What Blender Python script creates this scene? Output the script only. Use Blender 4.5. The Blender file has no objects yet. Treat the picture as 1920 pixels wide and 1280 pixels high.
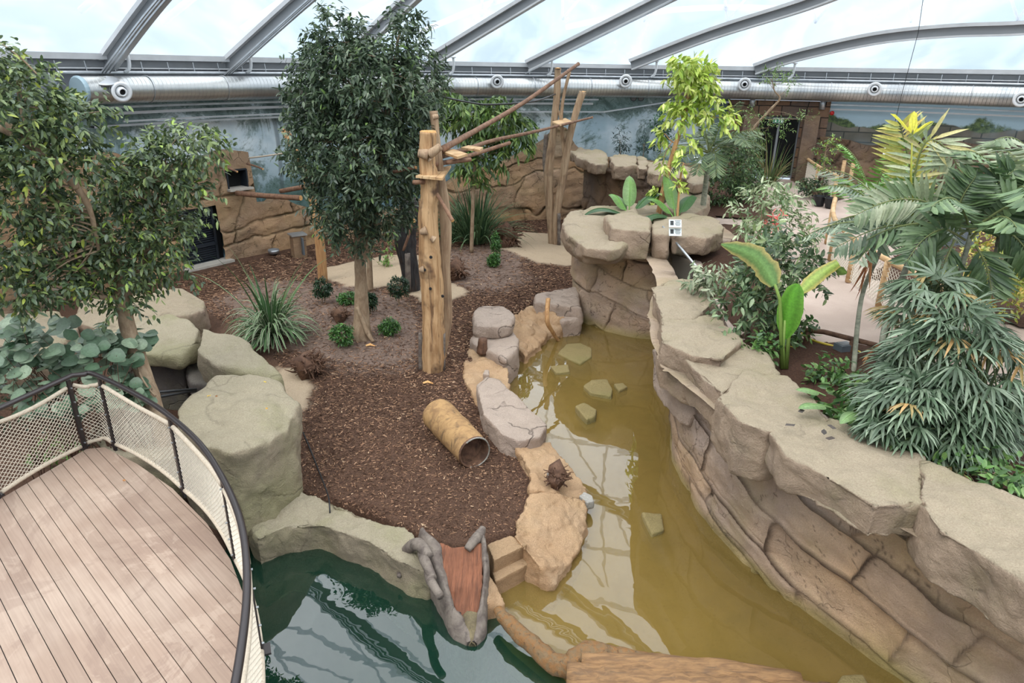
import bpy, bmesh, math, random
import numpy as np
from mathutils import Vector, Matrix, noise as mnoise
random.seed(7)
rng = np.random.default_rng(11)
C = bpy.context.scene.collection
S = bpy.context.scene
R = math.radians
# ------------------------------------------------------------------ camera
CZ = 6.3; TH = R(21.8); RO = R(0.9); F = 1280.0
fw = Vector((0, math.cos(TH), -math.sin(TH))); up0 = Vector((0, math.sin(TH), math.cos(TH))); r0 = Vector((1, 0, 0))
rt = r0*math.cos(RO) + up0*math.sin(RO); up = -r0*math.sin(RO) + up0*math.cos(RO)
CAM = Vector((0, 0, CZ))
cd = bpy.data.cameras.new('camera'); cam = bpy.data.objects.new('camera', cd); C.objects.link(cam)
cd.sensor_width = 36; cd.lens = 24; cd.clip_end = 400; cd.clip_start = 0.05
m = Matrix((rt, up, -fw)).transposed().to_4x4(); m.translation = CAM; cam.matrix_world = m
S.camera = cam
def ray(u, v): return fw + rt*((u-960)/F) - up*((v-640)/F)
def P(u, v, z=0.0):
    d = ray(u, v); t = (z-CZ)/d.z; return Vector((d.x*t, d.y*t, z))
def PY(u, v, y):
    d = ray(u, v); t = y/d.y; return Vector((d.x*t, y, CZ+d.z*t))
RC = Vector((6.5, 11.1, 0)); RR = 20.6; ZE = 6.5
def PR(u, v, rad):                      # where the line of sight meets the round building wall
    d = ray(u, v); a = d.x*d.x+d.y*d.y; b = -2*(d.x*RC.x+d.y*RC.y); c = RC.x**2+RC.y**2-rad*rad
    t = (-b+math.sqrt(b*b-4*a*c))/(2*a); return Vector((d.x*t, d.y*t, CZ+d.z*t))
def ang(p): return math.atan2(p.x-RC.x, p.y-RC.y)      # clockwise from +Y, left negative
def ring(th, rad, z): return Vector((RC.x+math.sin(th)*rad, RC.y+math.cos(th)*rad, z))
def AU(u, v=300, rad=20.6): return ang(PR(u, v, rad))
# ------------------------------------------------------------------ numpy noise
def _h(ix, iy, iz, seed):
    n = (ix*374761393 + iy*668265263 + iz*2147483647 + seed*974634777) & 0xffffffff
    n = ((n ^ (n >> 13))*1274126177) & 0xffffffff
    n = n ^ (n >> 16)
    return (n & 0xffff)/65535.0
def vn(x, y, z=0.0, seed=0):
    x = np.asarray(x, float); y = np.asarray(y, float); z = np.asarray(z, float)+0*x
    x0 = np.floor(x).astype(np.int64); y0 = np.floor(y).astype(np.int64); z0 = np.floor(z).astype(np.int64)
    fx = x-x0; fy = y-y0; fz = z-z0
    fx = fx*fx*(3-2*fx); fy = fy*fy*(3-2*fy); fz = fz*fz*(3-2*fz)
    r = 0
    for a in (0, 1):
        for b in (0, 1):
            for c in (0, 1):
                r = r + _h(x0+a, y0+b, z0+c, seed)*(fx if a else 1-fx)*(fy if b else 1-fy)*(fz if c else 1-fz)
    return r*2-1
def fbm(x, y, z=0.0, seed=0, o=4):
    r = 0; a = 1.0; s = 0
    for i in range(o):
        k = 2**i; r = r + a*vn(np.asarray(x)*k, np.asarray(y)*k, np.asarray(z)*k, seed+i); s += a; a *= .5
    return r/s
def sm(a, b, x):
    t = np.clip((x-a)/(b-a), 0, 1); return t*t*(3-2*t)
def poly_sd(px, py, poly):                # signed distance, negative inside
    d = np.full(np.shape(px), 1e9); ins = np.zeros(np.shape(px), bool); n = len(poly)
    for i in range(n):
        ax, ay = poly[i][0], poly[i][1]; bx, by = poly[(i+1) % n][0], poly[(i+1) % n][1]
        ex, ey = bx-ax, by-ay; wx, wy = px-ax, py-ay
        t = np.clip((wx*ex+wy*ey)/(ex*ex+ey*ey+1e-12), 0, 1)
        d = np.minimum(d, np.hypot(wx-ex*t, wy-ey*t))
        c = ((ay > py) != (by > py)) & (px < (bx-ax)*(py-ay)/(by-ay+1e-12)+ax)
        ins ^= c
    return np.where(ins, -d, d)
def spline(pts, n=8):
    pts = [Vector(p) for p in pts]; out = []
    if len(pts) < 3: n_ = n; return [pts[0].lerp(pts[1], i/n_) for i in range(n_+1)]
    for i in range(len(pts)-1):
        p0 = pts[max(i-1, 0)]; p1 = pts[i]; p2 = pts[i+1]; p3 = pts[min(i+2, len(pts)-1)]
        for k in range(n):
            t = k/n
            out.append(0.5*((2*p1)+(p2-p0)*t+(2*p0-5*p1+4*p2-p3)*t*t+(-p0+3*p1-3*p2+p3)*t**3))
    out.append(pts[-1]); return out
# ------------------------------------------------------------------ object helpers
ORG = {}
def tag(o, label=None, cat=None, group=None, kind=None):
    if label: o['label'] = label
    if cat: o['category'] = cat
    if group: o['group'] = group
    if kind: o['kind'] = kind
    return o
def thing(name, loc, label, cat, group=None):
    o = bpy.data.objects.new(name, None); C.objects.link(o); o.location = loc; o.empty_display_size = .2
    ORG[o] = Vector(loc); return tag(o, label, cat, group)
def obj(name, V, Fc, mat, parent=None, smooth=False, col=None, uv=None, mats=None, mi=None):
    V = np.asarray(V, float).reshape(-1, 3)
    if parent is not None: o0 = ORG[parent]
    else: o0 = Vector(((V[:, 0].min()+V[:, 0].max())/2, (V[:, 1].min()+V[:, 1].max())/2, V[:, 2].min()))
    Vl = V-np.array(o0)
    me = bpy.data.meshes.new(name)
    if isinstance(Fc, np.ndarray):
        nf, k = Fc.shape
        me.vertices.add(len(Vl)); me.vertices.foreach_set('co', Vl.astype(np.float32).ravel())
        me.loops.add(nf*k); me.loops.foreach_set('vertex_index', Fc.astype(np.int32).ravel())
        me.polygons.add(nf); me.polygons.foreach_set('loop_start', np.arange(0, nf*k, k, dtype=np.int32))
        me.update(calc_edges=True); me.validate()
    else:
        me.from_pydata(Vl.tolist(), [], Fc); me.update()
    if smooth: me.polygons.foreach_set('use_smooth', [True]*len(me.polygons))
    if col is not None:
        c = np.ones((len(Vl), 4), np.float32); c[:, :3] = np.asarray(col)[:, :3]
        a = me.color_attributes.new('Col', 'FLOAT_COLOR', 'POINT'); a.data.foreach_set('color', c.ravel())
    if uv is not None:
        uvl = me.uv_layers.new(name='UVMap'); li = np.empty(len(me.loops), np.int32); me.loops.foreach_get('vertex_index', li)
        uvl.data.foreach_set('uv', np.asarray(uv, np.float32)[li].ravel())
    if mats:
        for mm in mats: me.materials.append(mm)
        if mi is not None: me.polygons.foreach_set('material_index', mi)
    elif mat: me.materials.append(mat)
    o = bpy.data.objects.new(name, me); C.objects.link(o)
    if parent is not None: o.parent = parent
    else: o.location = o0
    ORG[o] = Vector(o0); return o
def struct(name, V, Fc, mat, **k): return tag(obj(name, V, Fc, mat, **k), kind='structure')
def dup(o, loc, rz=0, sc=1, parent=None, label=None):
    c = o.copy(); C.objects.link(c)
    if parent is None:
        c.location = loc; c.rotation_euler[2] = rz; c.scale = (sc, sc, sc)
        if label: c['label'] = label
    else: c.parent = parent
    for ch in list(o.children): dup(ch, None, parent=c)
    return c
class MB:
    def __init__(s): s.V = []; s.F = []; s.C = []
    def add(s, V, Fc, col=None):
        n = len(s.V); s.V += [tuple(v) for v in V]; s.F += [[i+n for i in f] for f in Fc]
        s.C += [col if col is not None else (.5, .5, .5)]*len(V) if not (isinstance(col, list)) else col
        return s
    def box(s, c, size, rz=0, M=None, col=None):
        x, y, z = [k/2 for k in size]; vs = [Vector((a, b, d)) for a in (-x, x) for b in (-y, y) for d in (-z, z)]
        if M is None: M = Matrix.Rotation(rz, 3, 'Z')
        return s.add([M @ v+Vector(c) for v in vs], [[0, 1, 3, 2], [4, 6, 7, 5], [0, 4, 5, 1], [2, 3, 7, 6], [0, 2, 6, 4], [1, 5, 7, 3]], col)
    def bar(s, a, b, w, h=None, col=None):
        a = Vector(a); b = Vector(b); d = b-a; h = h or w
        q = d.to_track_quat('Z', 'Y').to_matrix(); return s.box((a+b)/2, (w, h, d.length), M=q, col=col)
    def tube(s, pts, r, n=8, cap=True, rough=0, seed=0, col=None, flat=1.0, cf=None):
        pts = [Vector(p) for p in pts]; k = len(pts)
        rr = r if isinstance(r, (list, tuple)) else [r]*k
        if len(rr) != k: rr = [float(np.interp(i/(k-1), np.linspace(0, 1, len(rr)), rr)) for i in range(k)]
        V = []; t0 = (pts[1]-pts[0]).normalized(); nx = t0.orthogonal().normalized(); cl = []
        for i, p in enumerate(pts):
            t = (pts[min(i+1, k-1)]-pts[max(i-1, 0)]).normalized()
            nx = (nx-t*nx.dot(t)).normalized(); ny = t.cross(nx)
            for j in range(n):
                a = 2*math.pi*j/n; d = nx*math.cos(a)+ny*math.sin(a)*flat
                q = rr[i]
                if rough: q *= 1+rough*mnoise.noise(Vector((math.cos(a)*1.3+seed, math.sin(a)*1.3, i*.35+seed*3)))+rough*.5*mnoise.noise(Vector((math.cos(a)*4+seed, math.sin(a)*4, i*.9)))
                V.append(p+d*q)
                if cf: cl.append(cf(i/(k-1), a))
        Fc = [[i*n+j, i*n+(j+1) % n, (i+1)*n+(j+1) % n, (i+1)*n+j] for i in range(k-1) for j in range(n)]
        if cap: Fc += [list(range(n))[::-1], [(k-1)*n+j for j in range(n)]]
        return s.add(V, Fc, cl if cf else col)
    def lathe(s, base, prof, n=20, axis=(0, 0, 1), col=None):
        q = Vector(axis).to_track_quat('Z', 'Y').to_matrix(); V = []
        for r_, h in prof:
            for j in range(n): V.append(q @ Vector((math.cos(2*math.pi*j/n)*r_, math.sin(2*math.pi*j/n)*r_, h))+Vector(base))
        k = len(prof)
        return s.add(V, [[i*n+j, i*n+(j+1) % n, (i+1)*n+(j+1) % n, (i+1)*n+j] for i in range(k-1) for j in range(n)], col)
    def out(s, name, mat, parent=None, smooth=False, col=False, **k):
        return obj(name, s.V, s.F, mat, parent, smooth, col=np.array(s.C) if col else None, **k)
# ------------------------------------------------------------------ materials
MATS = {}
def lin(c): return tuple((x/255/12.92 if x/255 <= .04045 else ((x/255+.055)/1.055)**2.4) for x in c)
class NT:
    def __init__(s, name):
        s.m = bpy.data.materials.new(name); s.m.use_nodes = True; s.t = s.m.node_tree; s.n = s.t.nodes; s.n.clear()
        s.o = s.n.new('ShaderNodeOutputMaterial')
    def nd(s, ty, **k):
        n = s.n.new('ShaderNode'+ty)
        for a, b in k.items():
            if a[0] == '_': setattr(n, a[1:], b)
            else:
                key = a.replace('__', ' ')
                n.inputs[key].default_value = b
        return n
    def lk(s, a, b): s.t.links.new(a, b)
    def mixc(s, fac, a, b, mode='MIX'):
        n = s.n.new('ShaderNodeMix'); n.data_type = 'RGBA'; n.blend_type = mode
        for key, v in ((0, fac), (6, a), (7, b)):
            if hasattr(v, 'is_output') or isinstance(v, bpy.types.NodeSocket): s.lk(v, n.inputs[key])
            elif key == 0: n.inputs[0].default_value = v
            else: n.inputs[key].default_value = (*v, 1)
        return n.outputs[2]
    def ramp(s, x, a, b, c0=0, c1=1):
        n = s.n.new('ShaderNodeMapRange'); n.interpolation_type = 'SMOOTHSTEP'
        n.inputs[1].default_value = a; n.inputs[2].default_value = b; n.inputs[3].default_value = c0; n.inputs[4].default_value = c1
        s.lk(x, n.inputs[0]); return n.outputs[0]
    def math(s, op, a, b=0.0):
        n = s.n.new('ShaderNodeMath'); n.operation = op
        for i, v in enumerate((a, b)):
            if isinstance(v, bpy.types.NodeSocket): s.lk(v, n.inputs[i])
            else: n.inputs[i].default_value = v
        return n.outputs[0]
    def noise(s, vec, scale, det=4, rough=.55, dist=0, sc=None):
        n = s.n.new('ShaderNodeTexNoise'); n.inputs['Scale'].default_value = scale; n.inputs['Detail'].default_value = det
        n.inputs['Roughness'].default_value = rough; n.inputs['Distortion'].default_value = dist
        if sc:
            mp = s.n.new('ShaderNodeMapping'); mp.inputs[3].default_value = sc; s.lk(vec, mp.inputs[0]); vec = mp.outputs[0]
        s.lk(vec, n.inputs['Vector']); return n.outputs[0]
    def coord(s, k='Object'):
        return s.nd('TexCoord').outputs[k]
    def bsdf(s, col, rough=.8, spec=.5, metal=0, height=None, bstr=.4, bdist=.02, trans=0, extra=None):
        b = s.n.new('ShaderNodeBsdfPrincipled')
        for key, v in (('Base Color', col), ('Roughness', rough), ('Specular IOR Level', spec), ('Metallic', metal)):
            if isinstance(v, bpy.types.NodeSocket): s.lk(v, b.inputs[key])
            elif key == 'Base Color': b.inputs[key].default_value = (*v, 1)
            else: b.inputs[key].default_value = v
        if height is not None:
            bp = s.n.new('ShaderNodeBump'); bp.inputs['Strength'].default_value = bstr; bp.inputs['Distance'].default_value = bdist
            s.lk(height, bp.inputs['Height']); s.lk(bp.outputs[0], b.inputs['Normal'])
        out = b.outputs[0]
        if trans:
            t = s.n.new('ShaderNodeBsdfTranslucent'); mx = s.n.new('ShaderNodeMixShader'); mx.inputs[0].default_value = trans
            if isinstance(col, bpy.types.NodeSocket): s.lk(col, t.inputs[0])
            else: t.inputs[0].default_value = (*col, 1)
            s.lk(b.outputs[0], mx.inputs[1]); s.lk(t.outputs[0], mx.inputs[2]); out = mx.outputs[0]
        s.lk(out, s.o.inputs[0]); return s.m
def plain(name, c, rough=.6, metal=0, spec=.5, var=.0, vs=8, bump=0, bs=40):
    t = NT(name); c = lin(c); col = c; co = t.coord()
    if var: col = t.mixc(t.ramp(t.noise(co, vs), .3, .7), tuple(x*(1-var) for x in c), tuple(min(1, x*(1+var)) for x in c))
    return t.bsdf(col, rough, spec, metal, t.noise(co, bs) if bump else None, bump)
def rockmat(name, base, second, top, crack=.35, grain=60, topmix=.8, vc=False, cs=.9, speck=.0, green=(140, 140, 85), gmix=.3):
    t = NT(name); co = t.coord(); base, second, top, green = lin(base), lin(second), lin(top), lin(green)
    c = t.mixc(t.ramp(t.noise(co, 1.1, 5), .35, .65), base, second)
    c = t.mixc(t.ramp(t.noise(co, 3.0, 5), .45, .7, 0, .75), c, tuple(x*.75 for x in base))
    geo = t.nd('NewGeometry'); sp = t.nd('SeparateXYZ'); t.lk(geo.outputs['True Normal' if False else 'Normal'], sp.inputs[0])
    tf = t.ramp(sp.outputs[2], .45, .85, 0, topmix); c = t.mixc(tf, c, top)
    g = t.math('MULTIPLY', t.ramp(t.noise(co, .8, 5, .6), .46, .66), gmix); c = t.mixc(g, c, green)
    h = t.noise(co, grain, 4, .7); h2 = t.noise(co, 5, 8, .66, .4)
    c = t.mixc(t.ramp(h, .35, .65, 0, .45), c, tuple(x*.58 for x in base))
    vo = t.nd('TexVoronoi', _feature='DISTANCE_TO_EDGE', Scale=cs)
    wv = t.nd('VectorMath', _operation='ADD'); nn = t.nd('TexNoise', Scale=1.6, Detail=4.0); t.lk(co, nn.inputs[0]); t.lk(co, wv.inputs[0]); t.lk(nn.outputs[1], wv.inputs[1])
    t.lk(wv.outputs[0], vo.inputs[0])
    ck = t.ramp(vo.outputs[0], 0, .018, 1, 0); msk = t.ramp(t.noise(co, 1.3, 2), .45, .55); ck = t.math('MULTIPLY', ck, msk); ck = t.math('MULTIPLY', ck, crack)
    c = t.mixc(ck, c, lin((60, 52, 48)))
    if vc:
        a = t.nd('VertexColor'); a.layer_name = 'Col'; c = t.mixc(1.0, c, a.outputs[0], 'MULTIPLY')
    hh = t.math('ADD', t.math('MULTIPLY', h, .35), t.math('MULTIPLY', h2, 1.6)); hh = t.math('SUBTRACT', hh, t.math('MULTIPLY', ck, 1.2))
    return t.bsdf(c, .88, .25, 0, hh, 1.0, .055)
def vcmat(name, rough=.5, trans=.25, spec=.5, nz=.25, ns=30, bump=0, stretch=None):
    t = NT(name); a = t.nd('VertexColor'); a.layer_name = 'Col'; co = t.coord()
    n = t.noise(co, ns, 3, sc=stretch); c = t.mixc(t.ramp(n, .3, .7, 0, nz), a.outputs[0], (0.01, .012, .006))
    return t.bsdf(c, rough, spec, 0, n if bump else None, bump, .02, trans)
def woodmat(name, a, b, d, sc=(8, 8, 1), rough=.75, bump=.5, dark=.6, spots=.3):
    t = NT(name); co = t.coord(); a, b, d = lin(a), lin(b), lin(d)
    n = t.noise(co, 1.6, 6, .65, .6, sc=sc); c = t.mixc(t.ramp(n, .35, .65), a, b)
    n2 = t.noise(co, 1.0, 5, .6, .4, sc=(sc[0]*2.2, sc[1]*2.2, sc[2]*.8)); c = t.mixc(t.ramp(n2, .55, .7, 0, dark), c, d)
    n3 = t.noise(co, 2.2, 3, .5); c = t.mixc(t.ramp(n3, .55, .72, 0, spots), c, d)
    return t.bsdf(c, rough, .3, 0, t.math('ADD', n, n2), bump, .02)
GREEN = {}
M = dict(
 steel=plain('galvanised_steel', (176, 180, 184), .38, .75, var=.12, vs=3),
 frame=plain('roof_frame_grey', (186, 188, 190), .5, .1, var=.06, vs=2),
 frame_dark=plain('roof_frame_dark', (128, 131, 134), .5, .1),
 whitep=plain('white_coated_pipe', (225, 228, 230), .45),
 black=plain('black_plastic', (28, 29, 31), .45),
 darkrail=plain('dark_brown_steel', (52, 46, 46), .32, .3, spec=.6),
 rope=plain('beige_rope', (196, 182, 162), .8, var=.1, vs=30, bump=.5, bs=90),
 net=plain('beige_net_cord', (205, 195, 178), .85, var=.08, vs=20),
 panel=plain('grey_wall_panel', (140, 146, 156), .6, var=.05, vs=1),
 white=plain('white_paint', (232, 234, 232), .5),
 signw=plain('sign_white', (214, 222, 222), .4), signg=plain('sign_green', (20, 110, 70), .4), ink=plain('sign_ink', (40, 44, 46), .6),
 red=plain('red_plastic', (178, 36, 34), .5), blue=plain('blue_plastic', (60, 90, 150), .5),
 yellowhose=plain('yellow_hose', (214, 190, 70), .5), concrete=plain('pale_concrete', (172, 166, 156), .85, var=.1, vs=6, bump=.3),
 doordark=plain('door_dark_slate', (36, 42, 50), .5, .2), dark=plain('dark_void', (12, 12, 12), .9), slate=plain('tank_grey', (90, 98, 104), .5),
 brownpot=plain('brown_plastic', (72, 42, 34), .5), pot=plain('black_pot_plastic', (22, 24, 27), .42),
 lumber=woodmat('pale_lumber', (206, 176, 136), (184, 148, 106), (140, 108, 78), (2, 2, 9)),
 post=woodmat('peeled_post', (190, 150, 104), (160, 118, 78), (98, 70, 48), (9, 9, .8)),
 trunk=woodmat('bare_trunk', (190, 156, 116), (152, 116, 80), (70, 50, 40), (6, 6, .55), dark=.85, spots=.9),
 trunk2=woodmat('grey_bare_trunk', (172, 148, 120), (140, 114, 90), (84, 68, 58), (7, 7, .7), dark=.6, spots=.4),
 charred=woodmat('charred_stump', (62, 60, 60), (36, 34, 34), (90, 62, 42), (9, 9, 1.0)),
 bark=woodmat('tree_bark', (156, 136, 112), (128, 106, 84), (80, 64, 52), (5, 5, 2.2), bump=.4, dark=.4),
 barkg=woodmat('pale_green_bark', (150, 150, 132), (112, 116, 100), (84, 84, 70), (3, 3, 9), bump=.3, dark=.4),
 pole=woodmat('brown_pole', (136, 104, 82), (108, 80, 64), (70, 52, 44), (4, 4, 4), bump=.4),
 cut=woodmat('cut_wood', (222, 178, 120), (202, 150, 94), (160, 108, 66), (10, 10, 10), bump=.2, spots=.1),
 logb=woodmat('golden_log_bark', (170, 136, 92), (134, 104, 72), (84, 68, 54), (3, 3, 3), bump=1.0, dark=.7, spots=.5),
 logbig=woodmat('orange_weathered_log', (150, 116, 80), (118, 90, 64), (90, 76, 64), (2, 13, 13), bump=.8, dark=.5, spots=.5),
 redwood=woodmat('red_wood_grain', (136, 88, 64), (108, 70, 52), (66, 48, 40), (14, 1.2, 2), bump=1.0, dark=.5, spots=.2),
 greybark=woodmat('grey_bark', (126, 116, 106), (96, 86, 80), (60, 54, 50), (4, 4, 4), bump=1.0),
 branchwood=woodmat('mottled_branch', (118, 98, 72), (134, 96, 58), (62, 52, 42), (9, 9, 9), bump=1.0, dark=.7, spots=.6),
 endwood=woodmat('olive_wet_bark', (124, 112, 84), (96, 86, 66), (60, 54, 44), (4, 4, 4), bump=1.0),
 root=woodmat('root_wood', (112, 84, 66), (80, 58, 46), (44, 34, 28), (5, 5, 5), bump=1.0),
 step=rockmat('step_stone', (172, 140, 106), (150, 118, 86), (188, 158, 124), crack=0, gmix=.1),
 ledge=rockmat('orange_ledge_stone', (190, 152, 114), (198, 170, 140), (196, 166, 132), crack=.15, gmix=.35, green=(224, 190, 146), topmix=.5),
 boulder=rockmat('pinkish_grey_boulder', (184, 164, 148), (170, 150, 136), (194, 178, 164), crack=.5, gmix=.15, green=(160, 142, 120), cs=.75, topmix=.6),
 coping=rockmat('sandy_coping_rock', (172, 150, 128), (156, 136, 120), (178, 166, 142), crack=.25, gmix=.35, green=(150, 146, 104), cs=.45),
 greenrock=rockmat('mossy_render_rock', (164, 150, 128), (152, 142, 114), (180, 170, 146), crack=.2, gmix=.5, green=(150, 150, 106), cs=.4),
 flat=rockmat('submerged_stone', (150, 132, 86), (132, 120, 78), (160, 144, 100), crack=.1, gmix=.3),
 whitestone=rockmat('pale_stone', (176, 172, 164), (150, 146, 138), (196, 192, 184), crack=.2, gmix=.1),
 wallrock=rockmat('painted_rock_wall', (200, 174, 150), (180, 158, 142), (192, 176, 152), crack=.22, vc=True, cs=1.3, topmix=.4, gmix=.4, green=(158, 146, 102)),
 backrock=rockmat('ochre_rock_wall', (186, 154, 122), (162, 134, 108), (182, 158, 128), crack=.35, vc=True, cs=.7, topmix=.3, gmix=.3, green=(146, 132, 92)),
 brownrock=rockmat('brown_rock_wall', (130, 108, 90), (108, 94, 84), (136, 120, 100), crack=.4, vc=True, cs=.6, topmix=.3, gmix=.3, green=(120, 106, 66)),
 leaf=vcmat('leaf', .42, .22, .6), blade=vcmat('blade', .55, .2, .35, nz=.1), bracts=vcmat('dry_leaf', .8, .1, nz=.3),
 chips=vcmat('bark_chip', .9, 0, .2, nz=.2),
)
# ------------------------------------------------------------------ world and daylight
w = bpy.data.worlds.new('overcast_sky'); S.world = w; w.use_nodes = True; wt = w.node_tree; wt.nodes.clear()
wo = wt.nodes.new('ShaderNodeOutputWorld'); wb = wt.nodes.new('ShaderNodeBackground'); tc = wt.nodes.new('ShaderNodeTexCoord')
sx = wt.nodes.new('ShaderNodeSeparateXYZ'); cr = wt.nodes.new('ShaderNodeValToRGB'); nz = wt.nodes.new('ShaderNodeTexNoise'); mxw = wt.nodes.new('ShaderNodeMix')
mxw.data_type = 'RGBA'; nz.inputs['Scale'].default_value = 2.2; nz.inputs['Detail'].default_value = 5
L = wt.links.new; L(tc.outputs['Generated'], sx.inputs[0]); L(sx.outputs[2], cr.inputs[0]); L(tc.outputs['Generated'], nz.inputs[0])
e = cr.color_ramp.elements; e[0].position = 0.0; e[0].color = (.40, .52, .63, 1); e[1].position = .55; e[1].color = (2.0, 2.05, 2.1, 1)
x_ = cr.color_ramp.elements.new(.12); x_.color = (.52, .67, .79, 1)
mr = wt.nodes.new('ShaderNodeMapRange'); mr.inputs[1].default_value = .4; mr.inputs[2].default_value = .62; mr.inputs[4].default_value = .5
L(nz.outputs[0], mr.inputs[0]); L(mr.outputs[0], mxw.inputs[0]); L(cr.outputs[0], mxw.inputs[6]); mxw.inputs[7].default_value = (.84, .90, .95, 1)
L(mxw.outputs[2], wb.inputs[0]); L(wb.outputs[0], wo.inputs[0]); wb.inputs[1].default_value = 1.0
sl = bpy.data.lights.new('hazy_sun', 'SUN'); sl.energy = 1.1; sl.angle = R(24); sl.color = (1, .96, .9)
so = bpy.data.objects.new('hazy_sun', sl); C.objects.link(so); so.rotation_euler = (R(28), R(-24), 0)
S.view_settings.view_transform = 'Standard'; S.view_settings.look = 'None'; S.view_settings.gamma = 1; S.view_settings.exposure = 0.58
S.cycles.max_bounces = 8; S.cycles.transparent_max_bounces = 16; S.cycles.diffuse_bounces = 3; S.cycles.glossy_bounces = 3
# ------------------------------------------------------------------ round building: mural wall, upper panel wall
def ringwall(name, rad, z0, z1, a0, a1, mat, n=120, uvs=True, kind='structure', parent=None, label=None):
    V = []; U = []
    for i in range(n+1):
        a = a0+(a1-a0)*i/n
        for z in (z0, z1): V.append(ring(a, rad, z)); U.append((a*rad, z))
    Fc = [[2*i, 2*i+1, 2*i+3, 2*i+2] for i in range(n)]
    o = obj(name, V, Fc, mat, parent, uv=np.array(U))
    if kind: o['kind'] = kind
    return o
def mural():
    t = NT('painted_forest_mural'); uv = t.coord('UV'); sp = t.nd('SeparateXYZ'); t.lk(uv, sp.inputs[0])
    sky = t.mixc(t.ramp(t.noise(uv, .35, 4, .6), .35, .65), lin((158, 182, 194)), lin((220, 230, 234)))
    low = t.mixc(t.ramp(sp.outputs[1], 1.6, 3.8, 1, 0), sky, lin((112, 142, 154)))
    fol = t.noise(uv, .55, 8, .72, .8); band = t.ramp(sp.outputs[1], 4.0, 5.0, 0, .16); bl = t.ramp(sp.outputs[1], 3.1, 2.2, 0, .1)
    f2 = t.math('ADD', t.math('ADD', fol, band), bl)
    c = t.mixc(t.ramp(f2, .5, .6, 0, .8), low, lin((84, 108, 100)))
    c = t.mixc(t.ramp(f2, .62, .78, 0, .8), c, lin((38, 62, 54)))
    fine = t.noise(uv, 7, 5, .7, .5); c = t.mixc(t.math('MULTIPLY', t.ramp(fine, .52, .6, 0, .55), t.ramp(f2, .46, .6)), c, lin((50, 78, 66)))
    wv = t.nd('TexWave', _wave_type='BANDS', Scale=.14, Distortion=2.2, Detail=2.0); t.nd
    wv.inputs['Detail Scale'].default_value = .6; t.lk(uv, wv.inputs[0])
    tr = t.math('MULTIPLY', t.ramp(wv.outputs[1], .975, .998), t.ramp(t.noise(uv, .5, 2), .45, .6, 0, .6)); c = t.mixc(tr, c, lin((66, 76, 78)))
    return t.bsdf(c, .45, .4)
MURAL = mural()
A0, A1 = AU(-400, 300), AU(1990, 300)
def mural_r():
    t = NT('painted_ruin_mural'); uv = t.coord('UV'); sp = t.nd('SeparateXYZ'); t.lk(uv, sp.inputs[0])
    sky = t.mixc(t.ramp(sp.outputs[1], 3.0, 5.2), lin((178, 196, 204)), lin((156, 184, 198)))
    n = t.noise(uv, .33, 6, .65); hh = t.math('ADD', t.math('MULTIPLY', n, 2.0), 3.5)
    tree = t.ramp(t.math('SUBTRACT', sp.outputs[1], hh), -.08, .05, 1, 0)
    fc = t.mixc(t.ramp(t.noise(uv, 5, 4, .7), .4, .6), lin((44, 66, 36)), lin((92, 112, 62))); c = t.mixc(tree, sky, fc)
    h2 = t.math('ADD', t.math('MULTIPLY', t.noise(uv, .5, 2, .4), 1.4), 3.55)
    ru = t.ramp(t.math('SUBTRACT', sp.outputs[1], h2), -.04, .03, 1, 0)
    br = t.nd('TexBrick', Scale=1.0); br.inputs['Brick Width'].default_value = 1.1; br.inputs['Row Height'].default_value = .4; br.inputs['Mortar Size'].default_value = .025
    br.inputs['Color1'].default_value = (*lin((96, 92, 82)), 1); br.inputs['Color2'].default_value = (*lin((122, 116, 104)), 1); br.inputs['Mortar'].default_value = (*lin((52, 54, 50)), 1)
    t.lk(uv, br.inputs[0]); rc = t.mixc(t.ramp(t.noise(uv, 2, 5), .4, .7, 0, .5), br.outputs[0], lin((70, 76, 66))); c = t.mixc(ru, c, rc)
    c = t.mixc(t.ramp(t.noise(uv, .4, 3), .5, .72, 0, .55), c, lin((140, 166, 180)))
    return t.bsdf(c, .45, .4)
aE0, aE1 = AU(1366, 200, 20.5), AU(1556, 200, 20.5)
ringwall('wall_back', RR+.15, -.5, 5.55, A0, aE0, MURAL)
ringwall('wall_right', RR+.15, 1.0, 5.55, aE1-.01, A1+.15, mural_r())
ringwall('wall_rear', RR+.15, -.5, 5.55, A1+.15, A0+2*math.pi, M['panel'])
ringwall('wall_top', RR+.1, 5.5, ZE, -math.pi, math.pi, M['panel'], 200)
# ------------------------------------------------------------------ foil roof
RS = 35.9; ZO = math.sqrt(RS*RS-RR*RR)
def cap(x, y): return ZE-ZO+math.sqrt(max(1, RS*RS-(x-RC.x)**2-(y-RC.y)**2))
def capray(u, v, off=0):
    d = ray(u, v); t = 3.0
    while t < 80:
        p = CAM+d*t
        if p.z > cap(p.x, p.y)-off and (p.x-RC.x)**2+(p.y-RC.y)**2 > 60: return Vector((p.x, p.y, cap(p.x, p.y)-off))
        t += .04
    return None
V = []; Fc = []; nr, na = 26, 160
for i in range(nr+1):
    r_ = RR*1.005*(i/nr)
    for j in range(na):
        a = 2*math.pi*j/na; x, y = RC.x+math.sin(a)*r_, RC.y+math.cos(a)*r_; V.append((x, y, cap(x, y)))
Fc = [[i*na+j, i*na+(j+1) % na, (i+1)*na+(j+1) % na, (i+1)*na+j] for i in range(nr) for j in range(na)]
t = NT('roof_foil'); co = t.coord(); tb = t.nd('BsdfTransparent'); tb.inputs[0].default_value = (.97, .985, 1, 1); tl = t.nd('BsdfTranslucent'); tl.inputs[0].default_value = (.86, .93, 1, 1)
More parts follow.
